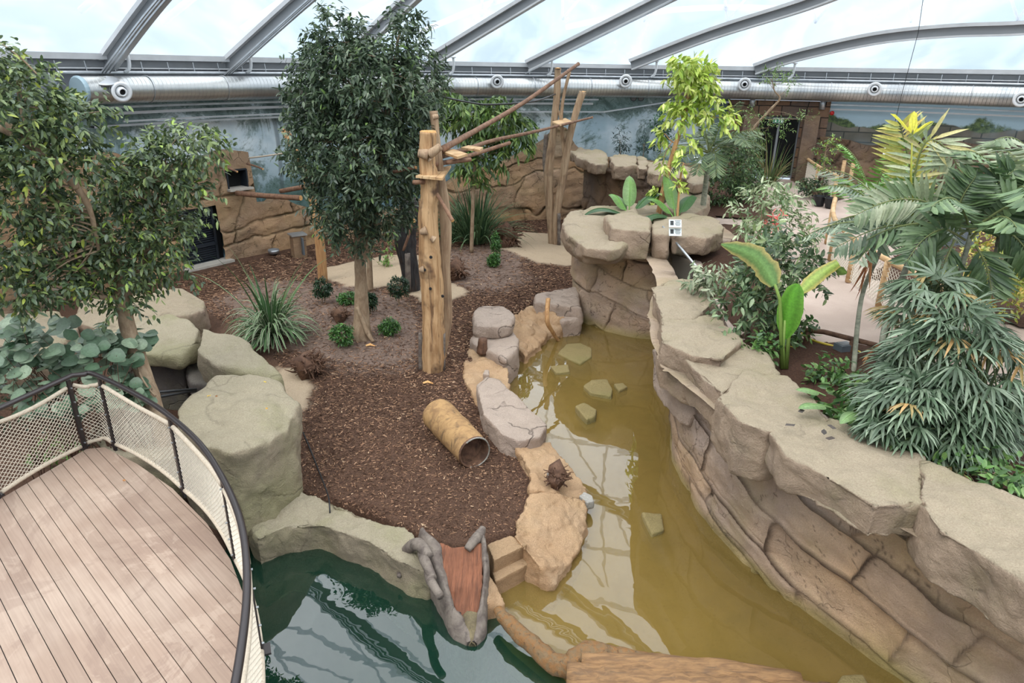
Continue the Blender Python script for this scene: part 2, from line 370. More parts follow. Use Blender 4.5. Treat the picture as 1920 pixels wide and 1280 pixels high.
mx = t.n.new('ShaderNodeMixShader'); st = t.noise(co, .5, 4, .6, .8, (1, .3, 1)); t.lk(t.ramp(st, .35, .7, .06, .3), mx.inputs[0]); t.lk(tb.outputs[0], mx.inputs[1]); t.lk(tl.outputs[0], mx.inputs[2])
gl = t.nd('BsdfGlossy', Roughness=.2); mx2 = t.n.new('ShaderNodeMixShader'); mx2.inputs[0].default_value = .03; t.lk(mx.outputs[0], mx2.inputs[1]); t.lk(gl.outputs[0], mx2.inputs[2]); t.lk(mx2.outputs[0], t.o.inputs[0])
struct('ceiling', V, Fc, t.m, smooth=True)
# outer white trusses seen through the foil
trs = thing('roof_truss', (RC.x, RC.y, ZE), 'pale tubular lattice structure seen faintly through the foil roof', 'roof truss')
b = MB()
t = NT('translucent_white_tube'); TW = t.bsdf((.9, .92, .95), .6, .2, trans=.75)  # translucency added so the tubes' shaded undersides look bright
def outp(x, y, o=1.5): return Vector((x, y, cap(x, y)+o))
for k in range(9):
    yy = 14+k*2.4; hw = math.sqrt(max(0, 20.2**2-(yy-RC.y)**2))
    if hw < 2: continue
    p_ = [outp(RC.x+hw*s_, yy-.12*hw*s_) for s_ in np.linspace(-1, 1, 24)]
    b.tube(p_, .11, 6)
b.out('chord_tube', TW, trs, smooth=True)
b = MB()
for k in range(16):
    a = -1.25+k*.17
    for s_ in (-1, 1):
        p_ = [outp(RC.x+math.sin(a+s_*.16*q)*(20.3-9*q), RC.y+math.cos(a+s_*.16*q)*(20.3-9*q), 1.5) for q in np.linspace(0, 1, 8)]
        b.tube(p_, .06, 6)
b.out('lattice_tube', TW, trs, smooth=True)
# roof ribs
RIBS = [([(185, 121), (275, 0)], .42), ([(418, 116), (545, 0)], .42), ([(634, 113), (688, 60), (752, 0)], .36), ([(803, 106), (975, 0)], .36), ([(988, 114), (1215, 0)], .36),
        ([(1182, 112), (1330, 54), (1500, 0)], .36), ([(1415, 121), (1490, 96), (1640, 62), (1780, 46), (1925, 40)], .36)]
RLAB = ['steel roof rib above the capped left end of the duct, leftmost of the row', 'steel roof rib with brass pipe valves at its foot, second from left', 'steel roof rib mostly hidden behind the tall central tree crown',
        'steel roof rib rising just right of the tall central tree', 'steel roof rib with a round pipe beneath, meeting the eave above the bare trunk cluster',
        'steel roof rib rising from the eave left of the yellow-green tree', 'long low curved steel roof rib at the far right']
for k, (px, wd) in enumerate(RIBS):
    pts = [capray(u, v, .12) for u, v in px]
    d = (pts[-1]-pts[-2]); d.z = 0; d.normalize(); q = pts[-1]
    cdir = (Vector((RC.x, RC.y, 0))-Vector((q.x, q.y, 0))).normalized(); ext = []
    for i in range(1, 9):
        q = q+(d*.8+cdir*.2).normalized()*1.8
        if (q.x-RC.x)**2+(q.y-RC.y)**2 > (RR-.3)**2: break
        ext.append(Vector((q.x, q.y, cap(q.x, q.y)-.12)))
    d0 = (pts[0]-pts[1]).normalized()
    first = pts[0]
    path = spline(pts+ext, 6) if len(pts+ext) > 2 else pts
    rb = thing('roof_rib', first, RLAB[k], 'roof rib', 'steel ribs under the foil roof')
    def swept(off_s, off_z, w_, h_, nm, mt, rb=rb, path=path):
        b = MB(); V = []; n = len(path)
        for i, p in enumerate(path):
            tt = (path[min(i+1, n-1)]-path[max(i-1, 0)]).normalized(); sd = tt.cross(Vector((0, 0, 1))).normalized(); uz = sd.cross(tt)
            for a, c_ in ((-w_, -h_), (w_, -h_), (w_, h_), (-w_, h_)): V.append(p+sd*(off_s+a)+uz*(off_z+c_))
        b.add(V, [[i*4+j, i*4+(j+1) % 4, i*4+4+(j+1) % 4, i*4+4+j] for i in range(n-1) for j in range(4)]+[[3, 2, 1, 0], [4*n-4, 4*n-3, 4*n-2, 4*n-1]])
        b.out(nm, mt, rb)
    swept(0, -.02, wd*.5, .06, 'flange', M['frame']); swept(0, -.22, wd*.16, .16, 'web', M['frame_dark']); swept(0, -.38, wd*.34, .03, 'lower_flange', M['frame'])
    if k in (0, 1, 4):
        for o_ in ((.0, .12, .22) if k < 2 else (.28,)): swept(wd*.4+o_, -.5, .022, .022, 'pipe', M['steel'])
def ringtube(b, rad, z, r_, a0, a1, n=120, ns=6, zf=None):
    return b.tube([ring(a0+(a1-a0)*i/n, rad, z+(zf(a0+(a1-a0)*i/n) if zf else 0)) for i in range(n+1)], r_, ns)
def ringbox(b, rad, z, w_, h_, a0, a1, n=140, zf=None):
    V = []
    for i in range(n+1):
        a = a0+(a1-a0)*i/n; dz = zf(a) if zf else 0
        for p_, q_ in ((-w_, -h_), (w_, -h_), (w_, h_), (-w_, h_)): V.append(ring(a, rad+p_, z+dz+q_))
    b.add(V, [[i*4+j, i*4+(j+1) % 4, i*4+4+(j+1) % 4, i*4+4+j] for i in range(n) for j in range(4)])
b = MB(); ringbox(b, RR-.12, ZE-.06, .16, .08, -math.pi, math.pi); o = b.out('trim_1', M['frame']); o['kind'] = 'structure'
b = MB(); ringbox(b, RR-.02, ZE-.24, .08, .09, -math.pi, math.pi); o = b.out('trim_2', M['frame_dark']); o['kind'] = 'structure'
b = MB(); ringbox(b, RR-.14, ZE-.36, .1, .02, -math.pi, math.pi); o = b.out('trim_3', M['frame']); o['kind'] = 'structure'
aL, aR = A0, A1+.12
ep = thing('eave_pipe', ring(0, RR-.35, 6.0), 'thin silver pipe running along the wall just under the roof edge, above the big duct', 'pipe')
b = MB(); ringtube(b, RR-.35, 6.02, .055, AU(90, 130), aR, 160); b.out('pipe', M['steel'], ep, smooth=True)
for k in range(60):
    a = AU(90, 130)+k*.041
    if a > aR: break
    b = MB(); b.bar(ring(a, RR-.35, 6.02), ring(a, RR-.3, 6.32), .02); b.out('hanger', M['steel'], ep)
p0 = PR(95, 135, RR-.35); b = MB(); b.tube([p0, p0+Vector((0, 0, -.15)), p0+Vector((.05, 0, -.9))], .09, 8); tag(b.out('down_pipe', M['steel'], smooth=True), 'short grey downpipe on the wall left of the duct end', 'pipe')
# big ventilation duct
ad0 = AU(150, 172, RR-.75); duct = thing('ventilation_duct', ring(ad0, RR-.75, 5.55), 'large round spiral metal air duct running along the curved wall under the roof', 'air duct')
t = NT('spiral_duct'); uv = t.coord('UV'); sp = t.nd('SeparateXYZ'); t.lk(uv, sp.inputs[0])
fr = t.math('FRACT', t.math('ADD', t.math('MULTIPLY', sp.outputs[0], 7.5), sp.outputs[1])); seam = t.ramp(fr, .0, .12, 1, 0)
c = t.mixc(t.ramp(t.noise(uv, .7, 3), .4, .6), lin((168, 172, 174)), lin((192, 194, 192))); c = t.mixc(t.math('MULTIPLY', seam, .45), c, lin((96, 98, 98)))
DUCT = t.bsdf(c, .33, .5, .85, t.math('MULTIPLY', seam, -1.0), .5, .02)
V = []; U = []; n = 300; ns = 24
for i in range(n+1):
    a = ad0+(aR-ad0)*i/n
    for j in range(ns+1):
        q = 2*math.pi*j/ns; V.append(ring(a, RR-.75+.36*math.cos(q), 5.58+.36*math.sin(q))); U.append((a*RR, j/ns))
Fc = [[i*(ns+1)+j, i*(ns+1)+j+1, (i+1)*(ns+1)+j+1, (i+1)*(ns+1)+j] for i in range(n) for j in range(ns)]
obj('duct_tube', V, Fc, DUCT, duct, smooth=True, uv=np.array(U))
def dirring(a): return Vector((math.cos(a), -math.sin(a), 0))
b = MB(); c0 = ring(ad0, RR-.75, 5.58); b.lathe(c0, [(0, -.06), (.33, -.06), (.375, -.03), (.375, .02), (.36, .05)], 24, axis=dirring(ad0)); b.out('end_cap', plain('duct_end_cap', (150, 172, 182), .5, .3), duct)
for k in range(24):
    a = ad0+.1+k*.125
    if a > aR: break
    b = MB(); b.tube([ring(a, RR-.75+.375*math.cos(q), 5.58+.375*math.sin(q)) for q in np.linspace(0, 2*math.pi, 25)], .014, 5, cap=False); b.out('joint_band', M['steel'], duct)
for k, (u, v) in enumerate([(228, 172), (932, 153), (1173, 152), (1396, 158), (1640, 167), (1915, 186)]):
    pc = PR(u, v, RR-1.3); a = ang(pc); d = (CAM-pc); d.z *= .8; d.normalize(); ax = (Vector((-math.sin(a), -math.cos(a), -.25))*.6+d*.5).normalized()
    nb = MB(); nb.tube([pc-ax*.5, pc+ax*.02], [.15, .2], 16, cap=False); nozzle = nb.out('nozzle', M['steel'], duct, smooth=True)
    nb = MB(); nb.lathe(pc, [(.2, -.05), (.26, -.02), (.27, .02), (.22, .05), (.17, .02), (.15, -.08)], 24, axis=ax); nb.out('nozzle_ring', M['whitep'], nozzle, smooth=True)
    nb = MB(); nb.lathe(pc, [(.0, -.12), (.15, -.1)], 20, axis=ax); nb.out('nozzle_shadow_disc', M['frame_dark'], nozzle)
    nb = MB(); nb.lathe(pc+ax*.02, [(.14, -.08), (.12, .06), (.085, .09), (.075, .04)], 20, axis=ax); nb.out('nozzle_cone', M['whitep'], nozzle, smooth=True)
    nb = MB(); nb.lathe(pc+ax*.05, [(.0, -.02), (.08, .0)], 16, axis=ax); nb.out('nozzle_hole', M['dark'], nozzle)
pc = PR(200, 153, RR-1.0); nb = MB(); nb.lathe(pc, [(0, 0), (.3, 0), (.31, .03), (.26, .05), (.0, .05)], 28, axis=(.15, -.35, 1)); nb.out('round_lid', M['steel'], duct)
# cable trays and pipes below the duct
def zdrop(a): return 0
runs = [('cable_tray', 5.1, .10, .03, AU(120, 195), AU(1120, 165), 'perforated metal cable tray directly beneath the duct, left and middle of the wall'),
        ('wall_pipe', 4.93, .04, .04, AU(120, 205), AU(1110, 175), 'slim grey pipe below the cable tray on the misty mural wall'),
        ('cable_tray', 4.6, .10, .03, AU(160, 230), AU(1130, 190), 'lower perforated cable tray crossing the mural at its top'),
        ('wall_pipe', 4.7, .025, .025, AU(220, 220), AU(900, 190), 'thin cable line between the two left cable trays'),
        ('cable_tray', 5.08, .09, .03, AU(1262, 170), A1+.1, 'light metal cable tray running right from the yellow-green tree under the duct'),
        ('wall_pipe', 4.9, .03, .03, AU(1375, 180), A1+.1, 'thin dark pipe along the top of the right mural')]
for nm, z, w_, h_, a0, a1, lb in runs:
    b = MB(); ringbox(b, RR-.25, z, w_, h_, a0, a1, 80); tag(b.out(nm, M['steel'] if nm == 'cable_tray' else M['frame']), lb, 'cable tray' if nm == 'cable_tray' else 'pipe')
b = MB(); q0 = ring(AU(1130, 190), RR-.25, 4.6); q1 = ring(AU(1262, 170), RR-.25, 5.08); b.bar(q0, q1, .2, .06); tag(b.out('cable_tray', M['steel']), 'sloping piece of cable tray stepping up between the two tray levels', 'cable tray')
for k, u in enumerate([240, 468, 848, 1032, 1228, 1487]):
    p0 = PR(u, 118, RR-.5); p0.z = 6.02; dd = Vector((.22, -.1, 0))
    b = MB(); b.tube(spline([p0+Vector((-.12, 0, .02)), p0+Vector((0, -.02, .1)), p0+Vector((.06, -.05, .3)), p0+Vector((.05, -.1, .62))], 4), .05, 8)
    vt = thing('vent_spout', p0, ['white curved foil air spout above the duct nozzle at far left', 'white curved air spout beside the valves of the second rib', 'white curved air spout just right of the tall tree crown', 'white curved air spout above the bare trunk cluster', 'white curved air spout left of the yellow-green tree', 'white curved air spout above the stone doorway'][k], 'air spout', 'white air spouts along the eave')
    b.out('spout_pipe', M['whitep'], vt, smooth=True); b = MB(); b.lathe(p0+Vector((.05, -.1, .62)), [(0, 0), (.1, 0), (.11, .04), (0, .05)], 16); b.out('spout_flange', M['whitep'], vt)
for k, (u, v) in enumerate([(1188, 182), (1202, 182), (1342, 184), (1356, 183)]):
    p0 = PR(u, v, RR-.3); b = MB(); sp_ = thing('spotlight', p0, ['black spotlight on the mural wall, left of the pair by the third nozzle', 'black spotlight on the mural wall, right of the pair by the third nozzle', 'black spotlight left of the stone doorway pillar, farther from the pillar', 'black spotlight next to the stone doorway pillar'][k], 'spotlight', 'wall spotlights')
    b.lathe(p0, [(0, -.12), (.1, -.1), (.12, 0), (.13, .1), (.11, .1)], 14, axis=(-.1, -.8, -.5)); b.out('lamp_body', M['black'], sp_, smooth=True)
    b = MB(); b.lathe(p0, [(0, .09), (.11, .09)], 14, axis=(-.1, -.8, -.5)); b.out('lens', M['frame_dark'], sp_); b = MB(); b.bar(p0+Vector((0, 0, .1)), p0+Vector((0, .2, .35)), .03); b.out('bracket', M['black'], sp_)
b = MB(); b.tube([PY(1732, -10, 20), PY(1722, 60, 20), PY(1690, 180, 20.2), PY(1668, 272, 20.4)], .008, 5); hc = thing('hanging_cable', PY(1668, 280, 20.4), 'thin black cable hanging from the roof with a small white plug, before the right mural', 'cable')
b.out('cord', M['black'], hc); b = MB(); b.box(PY(1659, 284, 20.4), (.07, .05, .2)); b.out('plug', M['white'], hc)
# ------------------------------------------------------------------ slab relief shared by the rock walls
def slabs(s, z, seed=0, rh=.5, bw=1.5, tilt=.12, amp=.06, gw=.03, skew=.25, wob=.12):
    ss = s+wob*fbm(s*.8, z*.8, seed=seed+1)*2; zz = z+tilt*s+wob*fbm(s*.6+9, z*.6, seed=seed+2)*2
    rnd = np.random.default_rng(seed); lo, hi = float(zz.min())-1, float(zz.max())+1
    hs = [lo]
    while hs[-1] < hi: hs.append(hs[-1]+rh*(.55+.95*rnd.random()))
    hs = np.array(hs); ri = np.clip(np.searchsorted(hs, zz)-1, 0, len(hs)-2)
    dz = np.minimum(zz-hs[ri], hs[ri+1]-zz)
    sk = ss-skew*zz; off = np.array([_h(np.int64(i), np.int64(3), np.int64(1), seed) for i in range(len(hs))])
    q = sk/bw+off[ri]*7; qi = np.floor(q).astype(np.int64)
    j0 = qi+.35*(_h(qi, ri, 0*qi, seed)-.5); j1 = qi+1+.35*(_h(qi+1, ri, 0*qi, seed)-.5)
    qi2 = np.where(q < j0, qi-1, np.where(q > j1, qi+1, qi))
    ds = np.minimum(np.abs(q-j0), np.abs(q-j1))*bw
    d = np.minimum(dz, ds); hsh = _h(qi2, ri, 0*qi, seed+5)
    st = .45+.55*sm(-.25, .25, vn(s*.9, z*1.3, seed=seed+8))
    ck = sm(gw*.8, gw*.2, d)*st
    fine = np.abs(fbm(s*1.7+z*.6, z*2.2-s*.5, seed=seed+20, o=4)); fck = sm(.02, .0, fine)*sm(-.1, .25, vn(s*.8, z*.8, seed=seed+21))*.75
    disp = (hsh-.5)*amp*2*sm(0, .12, d)+amp*.5*fbm(s*1.2, z*1.6, seed=seed+3)+amp*.35*(vn(s*2.5+z, z*5-s, seed=seed+4))-ck*gw*1.3-fck*.015
    tint = .9+.2*_h(qi2, ri, 0*qi, seed+6)
    rb = _h(qi2, ri, 0*qi, seed+7)
    return disp, np.maximum(ck, fck), tint, rb
def rockwall(name, path, z0, z1f, mat, res=.03, seed=0, kind=None, parent=None, lean=0.0, flare=.1, bulge=.0, hole=None, wet=None, out=None, label=None, cat=None, dark=(.2, .17, .15), **k):
    pts = spline(path, 10); P2 = np.array([(p.x, p.y) for p in pts]); seg = np.hypot(*np.diff(P2, axis=0).T); cs = np.concatenate([[0], np.cumsum(seg)])
    n = max(2, int(cs[-1]/res)); s = np.linspace(0, cs[-1], n+1); X = np.interp(s, cs, P2[:, 0]); Y = np.interp(s, cs, P2[:, 1])
    tx = np.gradient(X); ty = np.gradient(Y); kk = max(1, int(.25/res)); ker = np.ones(2*kk+1)/(2*kk+1)
    tx = np.convolve(np.pad(tx, kk, 'edge'), ker, 'valid'); ty = np.convolve(np.pad(ty, kk, 'edge'), ker, 'valid'); ln = np.hypot(tx, ty); nx, ny = ty/ln, -tx/ln
    zt = z1f(s) if callable(z1f) else np.full(n+1, float(z1f)); m = int((zt.max()-z0)/res)
    zz = np.linspace(z0, zt.max(), m+1); S_, Z_ = np.meshgrid(s, zz, indexing='ij'); Z_ = np.minimum(Z_, zt[:, None])
    d, ck, tint, rb = slabs(S_, Z_, seed, **k)
    rel = (Z_-z0)/(zt.max()-z0); d = d+flare*(1-rel)**2+lean*rel+bulge*fbm(S_*.45, Z_*.5, seed=seed+31)
    Xw = X[:, None]+nx[:, None]*d; Yw = Y[:, None]+ny[:, None]*d
    V = np.stack([Xw, Yw, Z_], -1).reshape(-1, 3)
    col = np.ones((n+1, m+1, 3)); col *= tint[..., None]; col[..., 0] *= 1+.06*(rb-.5); col[..., 2] *= 1-.12*(rb-.5)
    lw_ = fbm(S_*.5, Z_*.9, seed=seed+40)[..., None]; l2 = fbm(S_*1.6+5, Z_*2.4, seed=seed+41)[..., None]
    col = col*(1+lw_*np.array((.16, .02, -.22)))*(1+l2*.22)
    col = col*(1-ck[..., None])+np.array(dark)*ck[..., None]
    if wet is not None:
        wf = sm(wet+.28, wet+.0, Z_+.12*fbm(S_, Z_, seed=9))[..., None]*.75; col = col*(1-wf)+np.array((.62, .66, .3))*wf
    a = np.arange((n+1)*(m+1)).reshape(n+1, m+1); Fq = np.stack([a[:-1, :-1], a[1:, :-1], a[1:, 1:], a[:-1, 1:]], -1).reshape(-1, 4)
    sc = S_[:-1, :-1].reshape(-1); zc = Z_[:-1, :-1].reshape(-1); keep = (Z_[:-1, 1:]-Z_[:-1, :-1]).reshape(-1) > 1e-5
    if hole:
        for h in hole: keep &= ~((sc > h[0]) & (sc < h[1]) & (zc > h[2]) & (zc < h[3]))
    Fq = Fq[keep]
    # cap strip going back from the top edge
    T = V.reshape(n+1, m+1, 3)[:, -1, :]; B = T.copy(); B[:, 0] -= nx*(out or .45); B[:, 1] -= ny*(out or .45); base = len(V)
    V = np.concatenate([V, B]); i = np.arange(n); ti = i*(m+1)+m; tj = (i+1)*(m+1)+m
    F2 = np.stack([ti, tj, base+i+1, base+i], -1); Fq = np.concatenate([Fq, F2]); colf = np.concatenate([col.reshape(-1, 3), np.ones((n+1, 3))])
    o = obj(name, V, Fq, mat, parent, smooth=True, col=colf)
    if kind: o['kind'] = kind
    if label: tag(o, label, cat)
    return o
def Vm(o): return o
# ------------------------------------------------------------------ rocks from hulls
TEX = {}
def dtex(kind, size):
    k = (kind, size)
    if k not in TEX:
        t = bpy.data.textures.new('rock_%s' % kind, 'CLOUDS' if kind == 'c' else 'VORONOI'); t.noise_scale = size
        if kind == 'c': t.noise_depth = 3
        else: t.distance_metric = 'DISTANCE'
        TEX[k] = t
    return TEX[k]
def finish_rock(o, bev, vox, disp, ds, seed=0):
    if bev: m_ = o.modifiers.new('bevel', 'BEVEL'); m_.width = bev; m_.segments = 3; m_.limit_method = 'ANGLE'; m_.angle_limit = R(20)
    m_ = o.modifiers.new('remesh', 'REMESH'); m_.mode = 'VOXEL'; m_.voxel_size = vox; m_.use_smooth_shade = True
    m_ = o.modifiers.new('smooth', 'SMOOTH'); m_.iterations = 2; m_.factor = .5
    m_ = o.modifiers.new('facet', 'DISPLACE'); m_.texture = dtex('v', ds*1.1); m_.strength = -disp*1.1; m_.mid_level = .4; m_.texture_coords = 'GLOBAL'
    m_ = o.modifiers.new('bulk', 'DISPLACE'); m_.texture = dtex('c', ds); m_.strength = disp; m_.mid_level = .5; m_.texture_coords = 'GLOBAL'
    m_ = o.modifiers.new('grain', 'DISPLACE'); m_.texture = dtex('c', ds*.25); m_.strength = disp*.3; m_.mid_level = .5; m_.texture_coords = 'GLOBAL'
def hull(name, pts, mat, parent=None, bev=.06, vox=.04, disp=.07, ds=.5):
    bm = bmesh.new()
    for p in pts: bm.verts.new(p)
    r_ = bmesh.ops.convex_hull(bm, input=bm.verts[:]); bmesh.ops.delete(bm, geom=[g for g in r_['geom_interior'] if isinstance(g, bmesh.types.BMVert)], context='VERTS')
    bmesh.ops.dissolve_limit(bm, angle_limit=R(6), verts=bm.verts[:], edges=bm.edges[:]); bm.verts.ensure_lookup_table()
    for i, v in enumerate(bm.verts): v.index = i
    V = [v.co.copy() for v in bm.verts]; Fc = [[v.index for v in f.verts] for f in bm.faces]; bm.free()
    o = obj(name, V, Fc, mat, parent, smooth=True); finish_rock(o, bev, vox, disp, ds); return o
def hrock(name, top, zt, zb, mat, label=None, cat='rock', parent=None, shrink=.92, jit=.05, group=None, **k):
    if isinstance(zt, (int, float)): zt = [zt]*len(top)
    T = [P(u, v, z) for (u, v), z in zip(top, zt)]; c = sum(T, Vector())/len(T); pts = list(T)
    for p in T:
        d = p-c; q = c+d*shrink; pts.append(Vector((q.x, q.y, zb))); q = c+d*(1.03+random.uniform(-jit, jit)); pts.append(Vector((q.x, q.y, zb*.55+p.z*.45)))
    o = hull(name, pts, mat, parent, **k)
    if label: tag(o, label, cat, group)
    return o
def prism(name, top, zt, zb, mat, parent=None, label=None, cat='rock', grow=1.0, bev=.05, vox=.04, disp=.06, ds=.5, n=4, group=None):
    if isinstance(zt, (int, float)): zt = [zt]*len(top)
    T = [P(u, v, z) for (u, v), z in zip(top, zt)]; c = sum(T, Vector())/len(T); k = len(T)
    B = [Vector((c.x+(p.x-c.x)*grow, c.y+(p.y-c.y)*grow, zb)) for p in T]
    V = T+B; Fc = [list(range(k)), [k+i for i in range(k)][::-1]]+[[i, k+i, k+(i+1) % k, (i+1) % k] for i in range(k)]
    bm = bmesh.new(); vs = [bm.verts.new(v) for v in V]
    for f in Fc: bm.faces.new([vs[i] for i in f])
    bmesh.ops.recalc_face_normals(bm, faces=bm.faces[:]); bmesh.ops.triangulate(bm, faces=bm.faces[:])
    for i, v in enumerate(bm.verts): v.index = i
    V = [v.co.copy() for v in bm.verts]; Fc = [[v.index for v in f.verts] for f in bm.faces]; bm.free()
    o = obj(name, V, Fc, mat, parent, smooth=True); finish_rock(o, 0, vox, disp, ds)
    if label: tag(o, label, cat, group)
    return o
# ------------------------------------------------------------------ ground of the enclosure
MND = [(P(650, 610), 3.6, .35), (P(915, 500), 3.2, .3), (P(560, 640), 1.8, .15)]
WZ = -.35
POOL = [(p.x, p.y) for p in [P(u, v, -.2) for u, v in [(1075, 585), (1025, 580), (985, 600), (960, 650), (955, 700), (955, 760), (1005, 850), (1040, 900), (1060, 960), (1050, 1040), (1000, 1050), (930, 1060), (850, 1085), (770, 1055), (640, 990), (540, 965), (470, 990), (440, 1060)]]]+[(-3.4, 3), (-3.4, -1), (7, -1), (7, 3), (5.4, 5.5), (4.6, 7.5), (4, 9), (3.9, 11), (4.3, 14), (4.5, 17.3), (3, 18.6)]
def gz(x, y):
    x = np.asarray(x, float); y = np.asarray(y, float); h = .05*fbm(x*.4, y*.4, seed=2)+.025*fbm(x*1.5, y*1.5, seed=4)
    for c, r_, a in MND: h = h+a*np.exp(-((x-c.x)**2+(y-c.y)**2)/(r_*r_)*1.6)
    return h
def PG(u, v):
    z = 0
    for _ in range(5): p = P(u, v, z); z = float(gz(p.x, p.y))
    return Vector((p.x, p.y, z))
gx = np.arange(-16, 8, .07); gy = np.arange(2.5, 33, .07); GX, GY = np.meshgrid(gx, gy, indexing='ij'); GZ = gz(GX, GY)
sd = poly_sd(GX, GY, POOL); GZ = GZ-sm(.38, .1, sd)*1.9
def pw(l, z=0.1): return [(p.x, p.y) for p in [P(u, v, z) for u, v in l]]
SAND = [pw([(610, 500), (660, 486), (750, 474), (790, 480), (770, 520), (755, 535), (690, 545), (640, 535), (605, 520)]), pw([(765, 545), (800, 535), (850, 533), (882, 548), (860, 562), (830, 575), (790, 572), (765, 558)]),
        pw([(935, 440), (985, 432), (1040, 436), (1100, 440), (1100, 492), (1060, 500), (1010, 500), (975, 490), (940, 470)]), pw([(520, 700), (560, 705), (585, 735), (580, 765), (550, 790), (520, 800)], 0)]
SOIL = [pw([(400, 560), (470, 520), (560, 520), (620, 530), (700, 545), (770, 570), (800, 610), (790, 670), (740, 690), (640, 690), (560, 680), (480, 650)]), pw([(790, 480), (850, 462), (940, 458), (985, 490), (990, 530), (940, 545), (880, 548), (830, 530)])]
nzs = .28*fbm(GX*1.3, GY*1.3, seed=6)+.1*fbm(GX*5, GY*5, seed=7)
sand = np.zeros_like(GX)
for p_ in SAND: sand = np.maximum(sand, sm(.12, -.12, poly_sd(GX, GY, p_)+nzs*.8))
soil = np.zeros_like(GX)
for p_ in SOIL: soil = np.maximum(soil, sm(.5, -.4, poly_sd(GX, GY, p_)+nzs*1.5))
GZ = GZ+sand*.03+sand*.02*fbm(GX*4, GY*4, seed=12)
cb = np.array(lin((96, 72, 58))); cs_ = np.array(lin((136, 116, 104))); cd_ = np.array(lin((190, 170, 144)))
colg = cb*(1-soil[..., None])+cs_*soil[..., None]; colg = colg*(.85+.3*(vn(GX*9, GY*9, seed=5)[..., None]*.5+.5)); colg = colg*(1-sand[..., None])+cd_*sand[..., None]
a = np.arange(GX.size).reshape(GX.shape); Fq = np.stack([a[:-1, :-1], a[1:, :-1], a[1:, 1:], a[:-1, 1:]], -1).reshape(-1, 4)
cx = (GX[:-1, :-1]-RC.x)**2+(GY[:-1, :-1]-RC.y)**2 < (RR+.1)**2; Fq = Fq[cx.reshape(-1)]
t = NT('mulch_ground'); at = t.nd('VertexColor'); at.layer_name = 'Col'; co = t.coord(); h = t.noise(co, 38, 4, .75, .6); h3 = t.noise(co, 9, 4, .6)
c = t.mixc(t.ramp(h, .36, .6, .6, 0), at.outputs[0], (.03, .02, .016)); c = t.mixc(t.ramp(t.noise(co, 55, 2, .5, 1.5), .58, .7, 0, .35), c, lin((156, 124, 104)))
sepc = t.nd('SeparateColor'); t.lk(at.outputs[0], sepc.inputs[0]); lum = t.ramp(sepc.outputs[0], .2, .5); c = t.mixc(lum, c, at.outputs[0]); c = t.mixc(t.math('MULTIPLY', lum, t.ramp(t.noise(co, 60, 3), .45, .7, 0, .35)), c, lin((120, 100, 84)))
GM = t.bsdf(c, .95, .15, 0, t.math('ADD', h, h3), .9, .03)
struct('floor', np.stack([GX, GY, GZ], -1).reshape(-1, 3), Fq, GM, smooth=True, col=colg.reshape(-1, 3))
# loose bark chips on the ground
ENC = pw([(300, 540), (405, 505), (520, 478), (640, 447), (760, 428), (850, 418), (950, 408), (1080, 400), (1090, 530), (1000, 570), (890, 650), (880, 720), (900, 780), (985, 850), (1000, 920), (960, 1010), (790, 1005), (620, 940), (525, 905), (550, 800), (560, 730), (480, 650), (390, 590)], 0)
N = 230000; cxy = rng.uniform((-13, 8), (3, 31.5), (N, 2)); dd = poly_sd(cxy[:, 0], cxy[:, 1], ENC)
sdv = np.full(N, 9.0); slv = np.full(N, 9.0)
for p_ in SAND: sdv = np.minimum(sdv, poly_sd(cxy[:, 0], cxy[:, 1], p_)+.25*fbm(cxy[:, 0]*1.3, cxy[:, 1]*1.3, seed=6))
for p_ in SOIL: slv = np.minimum(slv, poly_sd(cxy[:, 0], cxy[:, 1], p_))
dist = np.hypot(cxy[:, 0], cxy[:, 1]); pr = np.clip((15.0/dist)**2, .12, 1)*np.where(sdv < 0, .02, 1)*np.where(slv < -.2, .28, 1)
cxy = cxy[(dd < 0) & (rng.random(N) < pr)]; N = len(cxy); dist = np.hypot(cxy[:, 0], cxy[:, 1])
ln = rng.uniform(.02, .075, N)*np.clip(dist/11, .8, 2.0); wd = rng.uniform(.007, .018, N)*np.clip(dist/11, .8, 1.8); an = rng.uniform(0, 6.283, N); ti = rng.uniform(-.25, .25, N)
zc = gz(cxy[:, 0], cxy[:, 1])+rng.uniform(.005, .022, N); dx, dy = np.cos(an), np.sin(an)
cor = []
for a_, b_ in ((-.5, -.5), (.5, -.35), (.5, .35), (-.5, .5)): cor.append(np.stack([cxy[:, 0]+dx*ln*a_-dy*wd*b_, cxy[:, 1]+dy*ln*a_+dx*wd*b_, zc+a_*ln*ti+b_*.01], -1))
V = np.stack(cor, 1).reshape(-1, 3); Fq = np.arange(4*N).reshape(N, 4)
pal = np.array([lin(c_) for c_ in [(122, 92, 74), (146, 112, 88), (98, 72, 58), (174, 138, 110), (80, 58, 48), (134, 102, 80), (208, 176, 144)]]); cc = pal[rng.choice(7, N, p=[.25, .2, .2, .12, .12, .09, .02])]*rng.uniform(.65, 1.05, (N, 1))
tag(obj('bark_chips', V, Fq, M['chips'], col=np.repeat(cc, 4, 0)), 'layer of loose brown bark chips covering the enclosure ground', 'bark mulch', kind='stuff')
